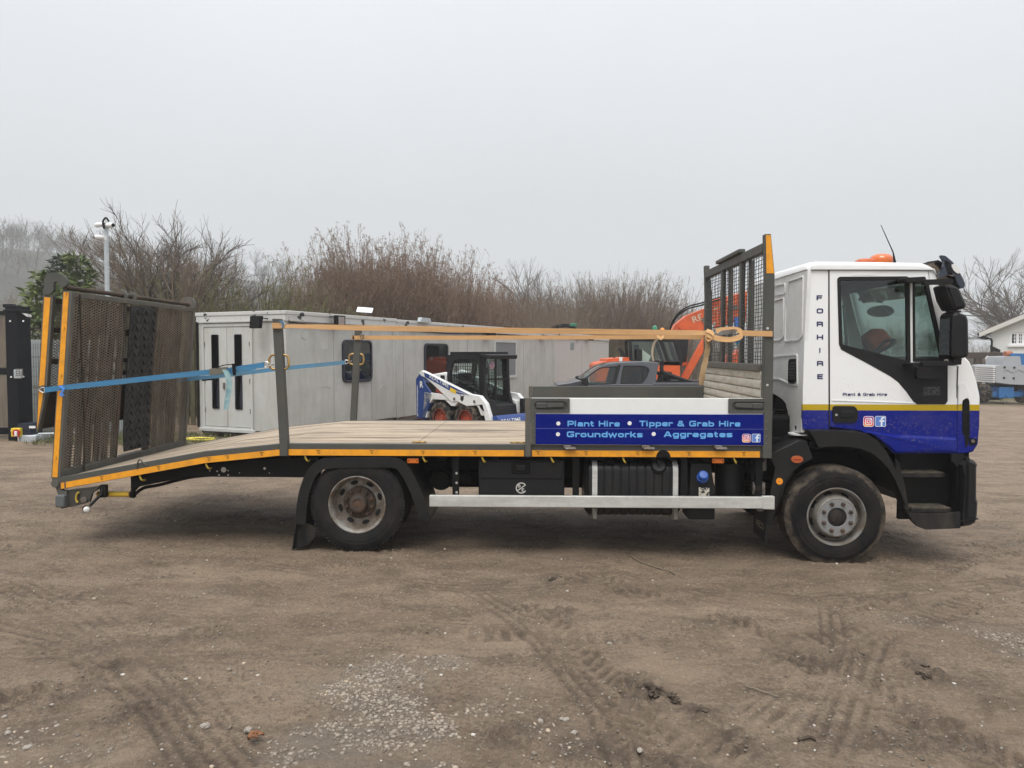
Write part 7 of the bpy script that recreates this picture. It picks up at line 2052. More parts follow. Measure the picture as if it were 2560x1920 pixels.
for px, mm, nm in ((1641, M('green_lens', (.02, .24, .12), .2, coat=.5), 'green_beacon'), (1660, AMBER, 'amber_beacon')):
    q = X_(px, 845); zt2 = X_(px, 816 if px < 1650 else 822)[1]
    MB().lathe([(.06, 0), (.06, zt2-q[1]-.12)], (q[0], .3, q[1]), (0, 0, 1), 12).build('beacon_stem', LK, ex)
    MB().lathe([(.09, 0), (.09, .10), (.06, .17), (0, .19)], (q[0], .3, zt2-.14), (0, 0, 1), 16).build(nm, mm, ex, smooth=40)
boom = xp([(1698, 915), (1692, 875), (1694, 848), (1674, 836), (1686, 812), (1712, 790), (1747, 776), (1800, 757), (1832, 739), (1865, 735), (1905, 748), (1955, 790), (1960, 835), (1925, 832), (1890, 806), (1845, 803), (1790, 820), (1748, 828), (1722, 842), (1714, 875), (1716, 915)], 1.3)
bm_ = MB().plate(boom, [], 1.12, 1.56).build('boom', EO, ex, bevel=.03)
bp2 = xp([(1945, 800), (1965, 830), (1880, 935), (1850, 950), (1838, 925)], 1.3)
MB().plate(bp2, [], 1.16, 1.50).build('stick', EO, ex, bevel=.02)
MB().plate(rpoly(xp([(1838, 880), (1868, 862), (1880, 905), (1850, 940), (1800, 930), (1815, 890)], 1.3), .08, 3), [], .9, 1.76).build('bucket', EO, ex, bevel=.02)
for y in (1.0, 1.68):
    a, b = X_(1706, 955, y), X_(1772, 835, y)
    MB().bar((a[0], y, a[1]), (b[0], y, b[1]), .16, .26).build('boom_cylinder', EO, ex, bevel=.03)
    MB().tube([(b[0], y, b[1]), (X_(1788, 806, y)[0], y, X_(1788, 806, y)[1])], .05, 10).build('cylinder_rod', STEEL, ex)
a, b = X_(1765, 770, 1.3), X_(1870, 745, 1.3); MB().tube([(a[0], 1.34, a[1]+.12), (b[0], 1.34, b[1]+.14)], .12, 12).build('stick_cylinder', EO, ex, smooth=40)
mb = MB()
for d in (0, .08): mb.tube(spline([(X_(px, py, 1.1)[0], 1.08-d, X_(px, py, 1.1)[1]+d) for px, py in ((1672, 860), (1676, 820), (1694, 790), (1720, 772), (1750, 764), (1800, 748))], 5), .03, 6)
mb.build('hydraulic_hose', BLACKM, bm_, smooth=60)
mb = MB(); a, b = X_(1738, 800, 1.1), X_(1800, 776, 1.1); d = Vector((b[0]-a[0], 0, b[1]-a[1])); L = d.length; d.normalize()
lettering(mb, 'REALTIME', (a[0]-.05, 1.117, a[1]-.1), tuple(d), (-d.z, 0, d.x), 1.6, .22, .004)
mb.build('boom_lettering', M('cream_lettering', (.55, .52, .40), .5), ex, recalc=False)
MB().plate(xp([(1690, 842), (1722, 842), (1716, 905), (1698, 905)], 1.1), [], 1.08, 1.60).build('boom_foot', LK, ex, bevel=.03)
MB().plate(xp([(1752, 790), (1850, 752), (1852, 757), (1754, 796)], 1.1), [], 1.105, 1.13).build('boom_seam', EO, bm_)
for px_, py_ in ((1760, 800), (1838, 768), (1880, 770)):
    q = X_(px_, py_, 1.1); MB().disc((q[0], 1.12, q[1]), .09, t=.05, n=16).build('boom_boss', STEELD, ex)
q = X_(1705, 817, 1.1); MB().disc((q[0], 1.12, q[1]), .11, t=.06, n=18).build('boom_pin', EO, ex)
q = X_(1847, 806, 1.1); MB().box(q[0]-.18, q[0]+.18, 1.04, 1.10, q[1]-.2, q[1]+.2).build('blue_tag', M('blue_tag', (.04, .16, .50), .5), ex)

# a second machine's bent black pipe above the cabins
pp = WY(1410, 815, 33)
dg = thing('exhaust_stack', 'bent black pipe with a green cap rising behind the cabin roof', 'pipe', (pp.x, 33, float(gz(pp.x, 33))))
MB().tube(spline([(-.6, 0, 0), (-.6, 0, 2.6), (-.5, 0, pp.z-dg.location.z-.15), (-.2, 0, pp.z-dg.location.z), (.25, 0, pp.z-dg.location.z), (.5, 0, pp.z-dg.location.z-.15)], 6), .09, 10).build('pipe', BLACKM, dg, smooth=60)
MB().box(.25, .55, -.1, .1, pp.z-dg.location.z-.02, pp.z-dg.location.z+.12).build('green_cap', M('green_cap', (.03, .16, .10), .5), dg, bevel=.02)

# ---------------------------------------------------------------- gate on the left
gd = 15.4
gp = G(30, 1102)
gx0 = WY(33, 1000, gd).x
gt = thing('sliding_gate', 'dark framed sliding gate with weathered board infill', 'gate', (gx0, gd, float(gz(gx0, gd))))
igt = frame_of(gt)
def g_(px, py, y=0): p = hitl(igt, *zG(px, py), 1, y); return (p.x, p.z)
GBLK = M('gate_black', (.005, .006, .009), .45, spec=.2)
GB = M('gate_board', (.185, .155, .12), .7, col2=(.13, .105, .08), scale=4, stretch=(3, 3, .4))
zt2 = g_(60, 215)[1]
fx1 = g_(118, 500)[0]; fx0 = fx1 - 4.0
fr = MB().box(fx1-.14, fx1, .0, .08, .10, zt2).box(fx0, fx1, .002, .078, zt2-.09, zt2-.0).box(fx0, fx1-.14, .002, .078, .12, .26).box(fx0, fx1-.14, .01, .07, g_(30, 815)[1], g_(30, 755)[1]).box(fx0, fx0+.12, .001, .079, .12, zt2-.09)
fr.build('gate_frame', GBLK, gt, bevel=.006)
zm1, zm2 = g_(30, 815)[1], g_(30, 755)[1]
for i in range(8):
    xb_ = fx1 - .15 - i*.46
    for za_, zb_ in ((.27, zm1-.01), (zm2+.01, zt2-.1)):
        MB().box(max(xb_-.45, fx0+.12), xb_, .025, .05, za_, zb_).build('board', GB, gt, bevel=.004)
post = thing('gate_post', 'tall black steel gate post carrying a keypad', 'post', (gx0, gd, float(gz(gx0, gd))))
px0, px1 = g_(120, 500)[0], g_(228, 500)[0]
MB().box(px0+.003, px1, -.22, .22, -.05, g_(170, 172)[1]).build('post_body', GBLK, post, bevel=.008)
MB().box(g_(40, 160)[0], g_(135, 160)[0], -.05, .05, g_(90, 185)[1], g_(90, 152)[1]).box(px0-.02, px1+.04, -.24, .24, g_(200, 230)[1], g_(200, 208)[1]).build('guide_bracket', GBLK, post, bevel=.006)
a, b = g_(138, 768, -.22), g_(214, 852, -.22)
kp_ = MB().box(a[0], b[0], -.26, -.221, b[1], a[1]).build('keypad', GALV, post, bevel=.012)
mb = MB()
for i in range(3):
    for j in range(4): x = a[0]+.05+i*.055; z = b[1]+.05+j*.04; mb.box(x, x+.035, -.266, -.259, z, z+.025)
mb.build('keypad_button', STEELD, kp_)
for px, py in ((96, 312), (220, 312), (105, 838), (222, 836), (108, 1345)):
    q = g_(px, py, -.22); MB().disc((q[0], -.22, q[1]), .018, t=.006, n=8).build('bolt', PWHITE, post)
a, b = g_(228, 236), g_(280, 264); MB().plate([(a[0], b[1]+.05), (b[0], b[1]-.02), (b[0], b[1]+.03), (a[0], a[1])], [], -.08, .06).build('white_lamp', CLEAR, post)
sw = thing('isolator_switch', 'yellow isolator switch box with a red rotary knob on the gate post', 'switch', (gx0, gd, float(gz(gx0, gd))))
a, b = g_(128, 1318, -.25), g_(214, 1398, -.25)
MB().box(a[0], b[0], -.34, -.225, b[1], a[1]).build('switch_box', M('safety_yellow', (.72, .55, .03), .45), sw, bevel=.012)
c_ = ((a[0]+b[0])/2 + .03, (a[1]+b[1])/2 - .01)
MB().disc((c_[0], -.34, c_[1]), .075, t=.02, n=20).build('red_knob', M('knob_red', (.45, .012, .012), .35), sw)
MB().box(c_[0]-.02, c_[0]+.03, -.39, -.36, c_[1]-.06, c_[1]+.04).build('knob_grip', PWHITE, sw, bevel=.006)
MB().tube(spline([(c_[0], -.29, b[1]), (c_[0]+.01, -.29, b[1]-.15), (c_[0]+.03, -.29, b[1]-.28)], 5), .018, 6).build('conduit', PWHITE, sw)
op = thing('gate_motor', 'dark blue gate motor box on a galvanised base beside the post', 'motor', (gx0, gd, float(gz(gx0, gd))))
a, b = g_(206, 1270, -.1), g_(336, 1378, -.1)
MB().plate(rpoly([(a[0], b[1]), (b[0], b[1]), (b[0]-.02, a[1]), (a[0]+.02, a[1])], .03, 3), [], -.25, .15).build('motor_cover', M('motor_navy', (.012, .018, .035), .4), op, bevel=.02)
q0, q1 = g_(275, 1300, -.25), g_(335, 1322, -.25); MB().box(q0[0], q1[0], -.256, -.249, q1[1], q0[1]).build('motor_label', PWHITE, op)
a, b = g_(214, 1384, -.2), g_(365, 1450, -.2); MB().box(a[0], b[0], -.3, .2, b[1]-.02, a[1]).build('motor_base', GALV, op, bevel=.02)
MB().tube([(b[0], -.2, a[1]+.02), (b[0]+1.0, -.2, a[1]+.05)], .02, 6).tube(spline([(b[0]+.1, -.2, a[1]+.02), (b[0]+.02, -.2, a[1]-.08), (b[0]+.05, -.2, a[1]-.2)], 4), .012, 6).build('galvanised_pipe', GALV, op)
MB().box(fx0, gx0+3.5, -.05, .05, float(gz(gx0, gd))*0-.02, .05).build('gate_track', GALV, gt)
# weld-mesh fence panel behind
fn = thing('mesh_fence', 'grey weld-mesh fence panel between the gate post and the ramp', 'fence', (WY(60, 900, 16.2).x, 16.2, float(gz(-9, 16.2))))
mb = MB()
for i in range(46): x = .05 + i*.05; mb.box(x, x+.008, -.004, .004, 0, 2.0)
for z in (.1, .12, .3, .5, .7, .9, .92, 1.1, 1.3, 1.5, 1.7, 1.72, 1.9): mb.box(0, 2.4, -.006, .006, z, z+.008)
o = mb.build('wire_panel', M('fence_wire', (.16, .19, .185), .5, .3), fn); o['kind'] = 'stuff'
for x in (0, 2.4): MB().box(x-.03, x+.03, -.03, .03, -.1, 2.1).build('fence_post', GALV, fn)
sh = thing('metal_sheet', 'pale metal sheet screen standing behind the mesh fence', 'screen', (WY(60, 900, 17.0).x, 17.0, float(gz(-9, 17))))
for i in range(4): MB().plate([(i*.55, 0), (i*.55+.545, 0), (i*.55+.545, 2.1), (i*.55, 2.1)], [], 0, .03).build('panel', M('pale_sheet', (.33, .36, .36), .6, dirt=.3) if 'pale_sheet' not in bpy.data.materials else bpy.data.materials['pale_sheet'], sh, bevel=.006)
# timber fence bits right of the ramp
pf = thing('timber_fence', 'weathered green-brown timber panel standing between the ramp and the cabin', 'fence', (WY(472, 900, 19.0).x, 19.0, float(gz(-8, 19))))
PAL = M('mossy_timber', (.10, .09, .05), .85, col2=(.06, .055, .03), scale=6)
for i in range(7): MB().box(i*.16-.3, i*.16-.3+.12, 0, .025, 0, 1.9).build('pale', PAL, pf, bevel=.004)
MB().box(-.35, .9, .03, .07, .4, .5).build('rail', PAL, pf)
MB().box(-.35, .9, .03, .07, 1.4, 1.5).build('rail', PAL, pf)
hs1 = thing('yellow_hose', 'short length of yellow hose on the grass by the cabin doors', 'hose', (WY(485, 1090, 15.5).x, 15.5, float(gz(-6.5, 15.5))))
MB().tube(spline([(-.35, .0, .05), (-.1, .05, .06), (.1, 0, .05), (.4, .1, .05)], 5), .025, 6).tube(spline([(-.4, .2, .05), (.0, .25, .07), (.3, .3, .05)], 5), .025, 6).build('hose', M('hose_yellow', (.60, .50, .05), .5), hs1, smooth=60)

# ---------------------------------------------------------------- CCTV pole
cd = 17.6
cp = WY(266, 620, cd)
cc_ = thing('camera_pole', 'galvanised pole carrying three white security cameras', 'camera pole', (cp.x, cd, float(gz(cp.x, cd))))
zt3 = WY(266, 568, cd).z - cc_.location.z
MB().tube([(0, 0, -.05), (0, 0, zt3)], .052, 14).build('pole', GALV, cc_, smooth=40)
for (dx, dz, L, ay) in ((.08, .04, .24, -.5), (-.08, .06, .21, .3), (-.10, -.24, .18, -.7)):
    s_ = 1 if dx > 0 else -1
    d = Vector((s_, ay, -.10 if dx > 0 else -.06)).normalized()
    p0 = Vector((dx*.4, -.05, zt3 + dz)); p1 = p0 + d*L
    cm = MB().tube([p0, p0 + d*.05, p1 - d*.04, p1], [.034, .056, .056, .050], 14).build('camera', PWHITE, cc_, smooth=40)
    MB().tube([p1 - d*.01, p1 + d*.012], .042, 14).build('camera_lens', BLACKM, cm)
    MB().box(min(0, dx*.6)-.03, max(0, dx*.6)+.03, -.05, .05, zt3+dz-.06, zt3+dz+.04).build('camera_bracket', PWHITE, cc_)
MB().tube(spline([(0, -.08, zt3-.05), (-.02, -.09, zt3+.1), (.05, -.09, zt3+.2), (.1, -.05, zt3+.12)], 4), .022, 6).build('cable', BLACKM, cc_, smooth=60)

# ---------------------------------------------------------------- house on the right
HDp = 46.0
hp0 = WY(2476, 900, HDp)
hz = float(gz(hp0.x, HDp)) - .15
hou = thing('house', 'white rendered house with a shallow gable and small-paned windows', 'house', (hp0.x, HDp, hz), R(-34))
ih = frame_of(hou)
def h_(px, py, y=0): p = hitl(ih, *zH(px, py), 1, y); return (p.x, p.z)
REND = M('white_render', (.72, .72, .69), .8, dirt=.15, dscale=.8, dirtcol=(.45, .42, .36))
ez = h_(455, 585)[1]; sl_ = (h_(830, 405)[1] - h_(395, 585)[1])/(h_(830, 405)[0] - h_(395, 585)[0])
Wd = 8.6
wdw = (h_(672, 605), h_(905, 745))
hole = [(wdw[0][0], wdw[1][1]), (wdw[1][0], wdw[1][1]), (wdw[1][0], wdw[0][1]), (wdw[0][0], wdw[0][1])]
wall = MB().plate([(0, 0), (Wd, 0), (Wd, ez), (Wd/2, ez + sl_*Wd/2), (0, ez)], [hole], 0, .3).build('wall', REND, hou)
MB().box(0, .3, .3, 9, 0, ez).box(Wd-.3, Wd, .3, 9, 0, ez).box(.3, Wd-.3, 8.7, 9, 0, ez).build('side_wall', REND, hou)
RF = M('roof_tile', (.16, .12, .10), .8); BRG = M('bargeboard', (.62, .60, .56), .6)
for s_ in (0, 1):
    f = (lambda x: x) if not s_ else (lambda x: Wd - x)
    P = [(f(-.55), ez - sl_*.55 + .12), (f(Wd/2), ez + sl_*Wd/2 + .12), (f(Wd/2), ez + sl_*Wd/2 + .22), (f(-.55), ez - sl_*.55 + .22)]
    MB().plate(P, [], -.35, 9.3).build('roof', RF, hou)
    P = [(f(-.6), ez - sl_*.6 - .10), (f(Wd/2), ez + sl_*Wd/2 - .10), (f(Wd/2), ez + sl_*Wd/2 + .17), (f(-.6), ez - sl_*.6 + .17)]
    MB().plate(P, [], -.40, -.352).build('bargeboard', BRG, hou)
# window: frame, two casements with glazing bars
wx0, wz1 = wdw[0]; wx1, wz0 = wdw[1]
wf = MB()
wf.plate([(wx0, wz0), (wx1, wz0), (wx1, wz1), (wx0, wz1)], [[(wx0+.09, wz0+.09), (wx1-.09, wz0+.09), (wx1-.09, wz1-.09), (wx0+.09, wz1-.09)]], .04, .14)
wn = wf.build('window', PWHITE, hou)
MB().box(wx0+.08, wx1-.08, .10, .11, wz0+.08, wz1-.08).build('pane', GLASSK, wn)
nx = 3; cwid = (wx1-wx0-.18)/nx
mb = MB()
for i in range(1, nx): mb.box(wx0+.09+cwid*i-.07, wx0+.09+cwid*i+.07, .045, .12, wz0+.09, wz1-.09)
for i in range(nx):
    xm = wx0+.09+cwid*(i+.5); mb.box(xm-.018, xm+.018, .06, .115, wz0+.09, wz1-.09)
    for j in (1, 2): z = wz0+.09 + (wz1-wz0-.18)*j/3; mb.box(wx0+.09+cwid*i+.07, wx0+.09+cwid*(i+1)-.07, .061, .114, z-.018, z+.018)
mb.build('glazing_bar', PWHITE, wn)
MB().box(wx0-.1, wx1+.1, -.12, .06, wz0-.12, wz0-.02).build('sill', PWHITE, hou)
gxp = h_(460, 700)[0]
MB().tube(spline([(-.62, -.2, ez-.30), (-.5, -.2, ez-.42), (gxp-.1, -.08, ez-.48), (gxp, -.08, ez-.62)], 4), .06, 8).tube([(gxp, -.08, ez-.6), (gxp, -.08, .2)], .055, 8).build('drainpipe', BLACKM, hou, smooth=60)
MB().tube([(-.62, -.36, ez-.22), (-.62, 9.2, ez-.22)], .09, 8).build('gutter', BLACKM, hou)
q = h_(490, 785, -.1); MB().plate([(q[0]-.22, q[1]-.12), (q[0]+.3, q[1]-.25), (q[0]+.3, q[1]-.1), (q[0]-.22, q[1]+.18)], [], -.3, 0).build('floodlight', BLACKM, hou)
MB().tube([(q[0]+.3, -.01, q[1]-.4), (q[0]+.95, -.01, q[1]-.42), (q[0]+.95, -.01, q[1]-1.6)], .02, 6).build('cable', STEELD, hou)
for px in (560, 760):
    q = h_(px, 1050); MB().box(q[0]-.5, q[0]+.5, -.02, .05, .9, 2.0).build('window', FRAMEN, hou)
# timber canopy, lantern post, fence by the house
TIM = M('dark_timber', (.055, .038, .028), .8)
def wz_(px, py, d): p = WY(*zH(px, py), d); return p
cn = thing('timber_canopy', 'dark timber porch frame with diagonal braces beside the white house', 'canopy', (wz_(300, 900, 43).x, 43, float(gz(wz_(300, 900, 43).x, 43))))
ztc = wz_(300, 905, 43).z - cn.location.z; xe = wz_(572, 905, 43).x - cn.location.x
MB().box(-.2, .2, -.1, .1, 0, ztc).build('post', TIM, cn, bevel=.01)
MB().box(-.9, xe, -.12, .12, ztc, ztc+.35).build('beam', TIM, cn, bevel=.01)
MB().bar((.1, 0, ztc-1.1), (1.3, 0, ztc), .14, .16).build('brace', TIM, cn); MB().bar((.1, 0, ztc-.6), (.8, 0, ztc), .12, .14).build('brace', TIM, cn)
MB().box(xe-.3, xe, -.1, .1, 0, ztc).build('post', TIM, cn)
ln = thing('lantern_post', 'small black lantern on a slim post under the timber canopy', 'lantern', (wz_(408, 950, 41).x, 41, float(gz(wz_(408, 950, 41).x, 41))))
ztl = wz_(408, 965, 41).z - ln.location.z
MB().tube([(0, 0, 0), (0, 0, ztl)], .05, 8).build('post', BLACKM, ln)
MB().lathe([(.08, 0), (.16, .28), (.14, .3), (.03, .42), (0, .44)], (0, 0, ztl), (0, 0, 1), 6).build('lantern', M('lantern_glass', (.5, .52, .5), .2), ln)
tf = thing('post_rail_fence', 'pale timber post fence in front of the trees left of the house', 'fence', (wz_(250, 1050, 50).x-3, 50, float(gz(22, 50))))
FT = M('grey_timber', (.24, .22, .17), .8)
for i in range(8):
    MB().box(i*.8-.06, i*.8+.06, -.06, .06, 0, 1.75).build('post', FT, tf)
for z in (.5, 1.0, 1.5): MB().box(-.1, 6.6, .06, .10, z, z+.12).build('rail', FT, tf)
ww = thing('low_wall', 'low white wall beside the timber canopy post', 'wall', (wz_(265, 1150, 44).x, 44, float(gz(22, 44))))
MB().box(-1.5, .6, 0, .25, -.1, 1.15).build('wall_body', REND, ww); MB().box(-1.55, .65, -.04, .29, 1.15, 1.25).build('coping', TIM, ww)

# ---------------------------------------------------------------- boom lift
BD = 36.0
bp0 = wz_(380, 1410, BD)
bl = thing('boom_lift', 'grey and blue boom lift on chunky tyres parked in front of the white house', 'boom lift', (bp0.x, BD, bp0.z))
ibl = frame_of(bl)
def b_(px, py, y=0): p = hitl(ibl, *zH(px, py), 1, y); return (p.x, p.z)
LG = M('lift_grey', (.36, .375, .40), .45, dirt=.12, dscale=1.5); LBU = M('lift_blue', (.02, .14, .36), .4, dirt=.1, dscale=2)
rwz = (b_(380, 1205)[1] - b_(380, 1412)[1])/2
for px, y, ax in ((382, -.2, -1), (548, 1.9, 1), (895, -.2, -1), (1060, 1.9, 1)):
    xw = b_(px, 1300, y)[0]; w_ = sub_empty('wheel', bl)
    # tyres seen tread-on: axle along x
    ty = MB().lathe([(rwz*.5, -.28), (rwz*.85, -.30), (rwz*.97, -.24), (rwz, -.1), (rwz, .1), (rwz*.97, .24), (rwz*.85, .30), (rwz*.5, .28)], (xw, y+.35, rwz), (1, .25, 0), 40, closed=True)
    for i in range(20):
        t = 2*math.pi*i/20
        d = Vector((-.24*math.cos(t), .97*math.cos(t), math.sin(t)))
        for s_ in (-1, 1):
            axv = Vector((.97, .24, 0)); c_ = Vector((xw, y+.35, rwz)) + d*rwz + axv*.13*s_
            tan = axv.cross(d); dirb = (axv + tan*.55*s_).normalized(); n2 = d.cross(dirb)
            ty.obox(c_, (.26, .07, .06), Matrix((dirb, n2, d)).transposed())
    ty.build('tyre', RUBBERD, w_, smooth=35)
    MB().lathe([(rwz*.5, -.25), (rwz*.2, -.22), (rwz*.2, .22), (rwz*.5, .25)], (xw, y+.35, rwz), (1, .25, 0), 24).build('hub', LBU, w_)
a, b = b_(420, 1285), b_(830, 1352); MB().box(a[0], b[0]+1.2, .0, .35, b[1], a[1]).build('axle_beam', LBU, bl, bevel=.04)
a, b = b_(525, 1232), b_(695, 1362); MB().box(a[0], b[0], -.12, 1.6, b[1], a[1]).build('chassis_box', LBU, bl, bevel=.03)
MB().disc((b_(612, 1330)[0], -.12, b_(612, 1330)[1]), .06, t=.05, n=12).build('chassis_pin', LBU, bl)
MB().box(b_(640, 1300)[0], b_(820, 1300)[0]+1.0, .2, 1.6, b_(640, 1270)[1], b_(640, 1215)[1]).build('turntable', LK, bl, bevel=.03)
MB().plate(rpoly([b_(*p) for p in ((470, 985), (560, 978), (800, 985), (840, 1000), (1050, 1000), (1050, 1205), (840, 1208), (640, 1200), (465, 1178))], .05, 3), [], -.25, 1.7).build('counterweight', LG, bl, bevel=.05)
MB().plate(rpoly([b_(*p) for p in ((585, 880), (770, 878), (785, 985), (565, 985))], .05, 3), [], -.1, 1.2).build('upper_counterweight', LG, bl, bevel=.04)
mb = MB()
for p in ((605, 1006), (718, 1010), (598, 1128), (710, 1133)): q = b_(*p, -.25); mb.disc((q[0], -.252, q[1]), .05, t=.02, n=14)
mb.build('bolt_recess', HOLE, bl)
for i in range(8):
    a = b_(440, 990 + i*24); MB().box(a[0], a[0]+.45, -.2, 1.2, a[1]-.09, a[1]-.03).build('vent_slat', PWHITE, bl)
MB().plate([b_(*p) for p in ((690, 870), (700, 845), (1100, 850), (1100, 960), (800, 985), (785, 880), (700, 872))], [], .1, .7).build('boom', LBU, bl, bevel=.05)
q = b_(682, 855); MB().tube([(q[0]-.1, .3, q[1]), (q[0]+.2, .3, q[1]+.02)], .14, 12).build('boom_tip', M('rusty_orange', (.35, .12, .05), .6), bl)
NT2 = b_(590, 1050, -.25)
MB().tube([(NT2[0] + i*.12, -.262, NT2[1] + .07*math.sin(i*1.3)) for i in range(12)], .012, 4).build('faded_script', M('faded_mark', (.26, .27, .29), .6), bl)

# ================================================================== TREES AND SHRUBS
def segs_mesh(name, segs, leaves=None, sides=3, flat=False):
    """segs: rows of p0 p1 r0 r1 -> thin prisms; leaves: rows of centre, a, b half vectors"""
    S = np.array(segs, dtype=np.float64); n = len(S)
    p0, p1, r0, r1 = S[:, :3], S[:, 3:6], S[:, 6], S[:, 7]
    d = p1 - p0; d /= np.linalg.norm(d, axis=1)[:, None] + 1e-9
    ref = np.where(np.abs(d[:, 2:3]) > .9, np.array([[1., 0, 0]]), np.array([[0, 0, 1.]]))
    a = np.cross(d, ref); a /= np.linalg.norm(a, axis=1)[:, None] + 1e-9
    b = np.cross(d, a)
    V = []
    for P, r in ((p0, r0), (p1, r1)):
        for q in range(sides):
            t = 2*math.pi*q/sides; V.append(P + (a*math.cos(t) + b*math.sin(t))*r[:, None])
    V = np.stack(V, 1).reshape(-1, 3)
    base = (np.arange(n)*2*sides)[:, None]
    F = np.concatenate([base + np.array([[q, (q+1) % sides, sides + (q+1) % sides, sides + q]]) for q in range(sides)], 0)
    if flat:      # far away: one thin quad per twig
        V = np.stack([p0 - a*r0[:, None], p0 + a*r0[:, None], p1 + a*r1[:, None], p1 - a*r1[:, None]], 1).reshape(-1, 3)
        F = (np.arange(n)*4)[:, None] + np.array([[0, 1, 2, 3]])
    mi = np.zeros(len(F), np.int32)
    if leaves is not None and len(leaves):
        Lv = np.array(leaves); c, u, v = Lv[:, :3], Lv[:, 3:6], Lv[:, 6:9]
        V2 = np.stack([c-u, c-v*.9, c+u, c+v*.9], 1).reshape(-1, 3)
        F2 = (np.arange(len(Lv))*4)[:, None] + np.array([[0, 1, 2, 3]]) + len(V)
        V = np.concatenate([V, V2]); F = np.concatenate([F, F2]); mi = np.concatenate([mi, np.ones(len(F2), np.int32)])
    me = bpy.data.meshes.new(name)
    me.vertices.add(len(V)); me.vertices.foreach_set('co', V.astype(np.float32).ravel())
    me.loops.add(F.size); me.loops.foreach_set('vertex_index', F.astype(np.int32).ravel())
    me.polygons.add(len(F)); me.polygons.foreach_set('loop_start', np.arange(0, F.size, 4, dtype=np.int32))
    me.polygons.foreach_set('material_index', mi)
    me.update(calc_edges=True)
    return me

def unit(v): return v / (np.linalg.norm(v) + 1e-9)
def grow(rg_, p, d, L, r0, r1, nseg, wob, up, out):
    pts = [p]
    for i in range(nseg):
        d = unit(d + rg_.normal(0, wob, 3) + np.array([0, 0, up]))
        q = p + d*L/nseg
        a, b = r0 + (r1-r0)*i/nseg, r0 + (r1-r0)*(i+1)/nseg
        out.append((*p, *q, a, b)); p = q; pts.append(p)
    return pts, d

def shrub(seed, h, nst, base, lean, twigs, leaf, leafsz=.035, thick=1.0, curve=.02):
    rg_ = np.random.default_rng(seed); segs, tw_, lv = [], [], []
    for s_ in range(nst):
        a = rg_.uniform(0, 2*np.pi); rr = base*math.sqrt(rg_.uniform())
        p = np.array([rr*math.cos(a), rr*math.sin(a), -.1])
        ln = lean*(.35 + .65*rr/base) * rg_.uniform(.5, 1.3)
        d = unit(np.array([math.cos(a)*ln, math.sin(a)*ln, 1.0]) + rg_.normal(0, .06, 3))
        L = h*rg_.uniform(.62, 1.0)*(1 - .15*rr/base)
        r0 = thick*rg_.uniform(.012, .026)
        pts, _ = grow(rg_, p, d, L, r0, .004*thick, 8, .05, curve, segs)
        for k_ in range(twigs):
            t = rg_.uniform(.18, 1.0); i = min(7, int(t*8)); pp = pts[i] + (pts[i+1]-pts[i])*(t*8 - i)
            dd = unit(unit(pts[i+1]-pts[i]) + rg_.normal(0, .45, 3) + np.array([0, 0, .15]))
            tl = rg_.uniform(.35, 1.0)*(1.25 - t)*h/5
            tp, _ = grow(rg_, pp, dd, tl, .0065*thick, .0028*thick, 3, .12, .05, tw_)
            for m in range(3):
                j = rg_.integers(1, 4); d3 = unit(dd + rg_.normal(0, .5, 3) + np.array([0, 0, .2]))
                tq, _ = grow(rg_, tp[j], d3, tl*rg_.uniform(.25, .55), .0042*thick, .002*thick, 2, .15, .04, tw_)
                for _l in range(leaf):
                    c = tq[1] + (tq[2]-tq[1])*rg_.uniform(-.5, 1)
                    u = unit(rg_.normal(0, 1, 3) + np.array([0, 0, -1.2]))*leafsz*rg_.uniform(.6, 1.4); v = unit(np.cross(u, rg_.normal(0, 1, 3)))*leafsz*.30
                    lv.append((*(c+u), *u, *v))
    return segs, tw_, lv

def tree(seed, h, depth=5, spread=.55, r=.12, twist=.12, up=.10, leaf=0):
    rg_ = np.random.default_rng(seed); trunk, crown, lv = [], [], []
    def rec(p, d, L, r_, lev):
        out = trunk if lev <= 1 else crown
        n = 5 if lev < 3 else 3
        pts, dd = grow(rg_, p, d, L, r_, r_*.62, n, twist, up*.3, out)
        if lev >= depth:
            return
        kids = 4 if lev == 0 else 3 if lev == 1 else rg_.integers(1, 4)
        for c in range(kids):
            j = rg_.integers(max(1, n-2 - (lev > 1)), n+1)
            az_ = rg_.uniform(0, 2*np.pi); s_ = spread*rg_.uniform(.6, 1.25)
            side = np.array([math.cos(az_), math.sin(az_), 0.])
            side = unit(side - dd*np.dot(side, dd))
            d2 = unit(dd*math.cos(s_) + side*math.sin(s_) + np.array([0, 0, up]))
            rec(pts[j], d2, L*rg_.uniform(.60, .86), max(.0045, r_*.58), lev+1)
        rec(pts[-1], unit(dd + rg_.normal(0, .1, 3)), L*.78, max(.0045, r_*.66), lev+1)
    rec(np.array([0, 0, -.1]), np.array([.0, 0, 1.]), h*.26, r, 0)
    return trunk, crown, lv

BARK = M('grey_bark', (.16, .135, .10), .9, col2=(.10, .088, .066), scale=9)
TWB = M('brown_twigs', (.185, .140, .098), .9, col2=(.13, .10, .072), scale=.8)
TWR = M('reddish_twigs', (.225, .148, .100), .9, col2=(.155, .104, .072), scale=.8)
TWG = M('greenish_twigs', (.175, .155, .068), .9, col2=(.12, .112, .052), scale=.8)
TWD = M('dark_twigs', (.115, .092, .072), .9, col2=(.080, .066, .052), scale=.8)
LFB = M('russet_catkins', (.235, .165, .115), .9, col2=(.16, .112, .08), scale=3)
LFG = M('dull_green_leaves', (.075, .085, .030), .7, col2=(.14, .13, .05), scale=3)
IVY = M('ivy_leaves', (.030, .045, .018), .6, col2=(.06, .07, .03), scale=3)

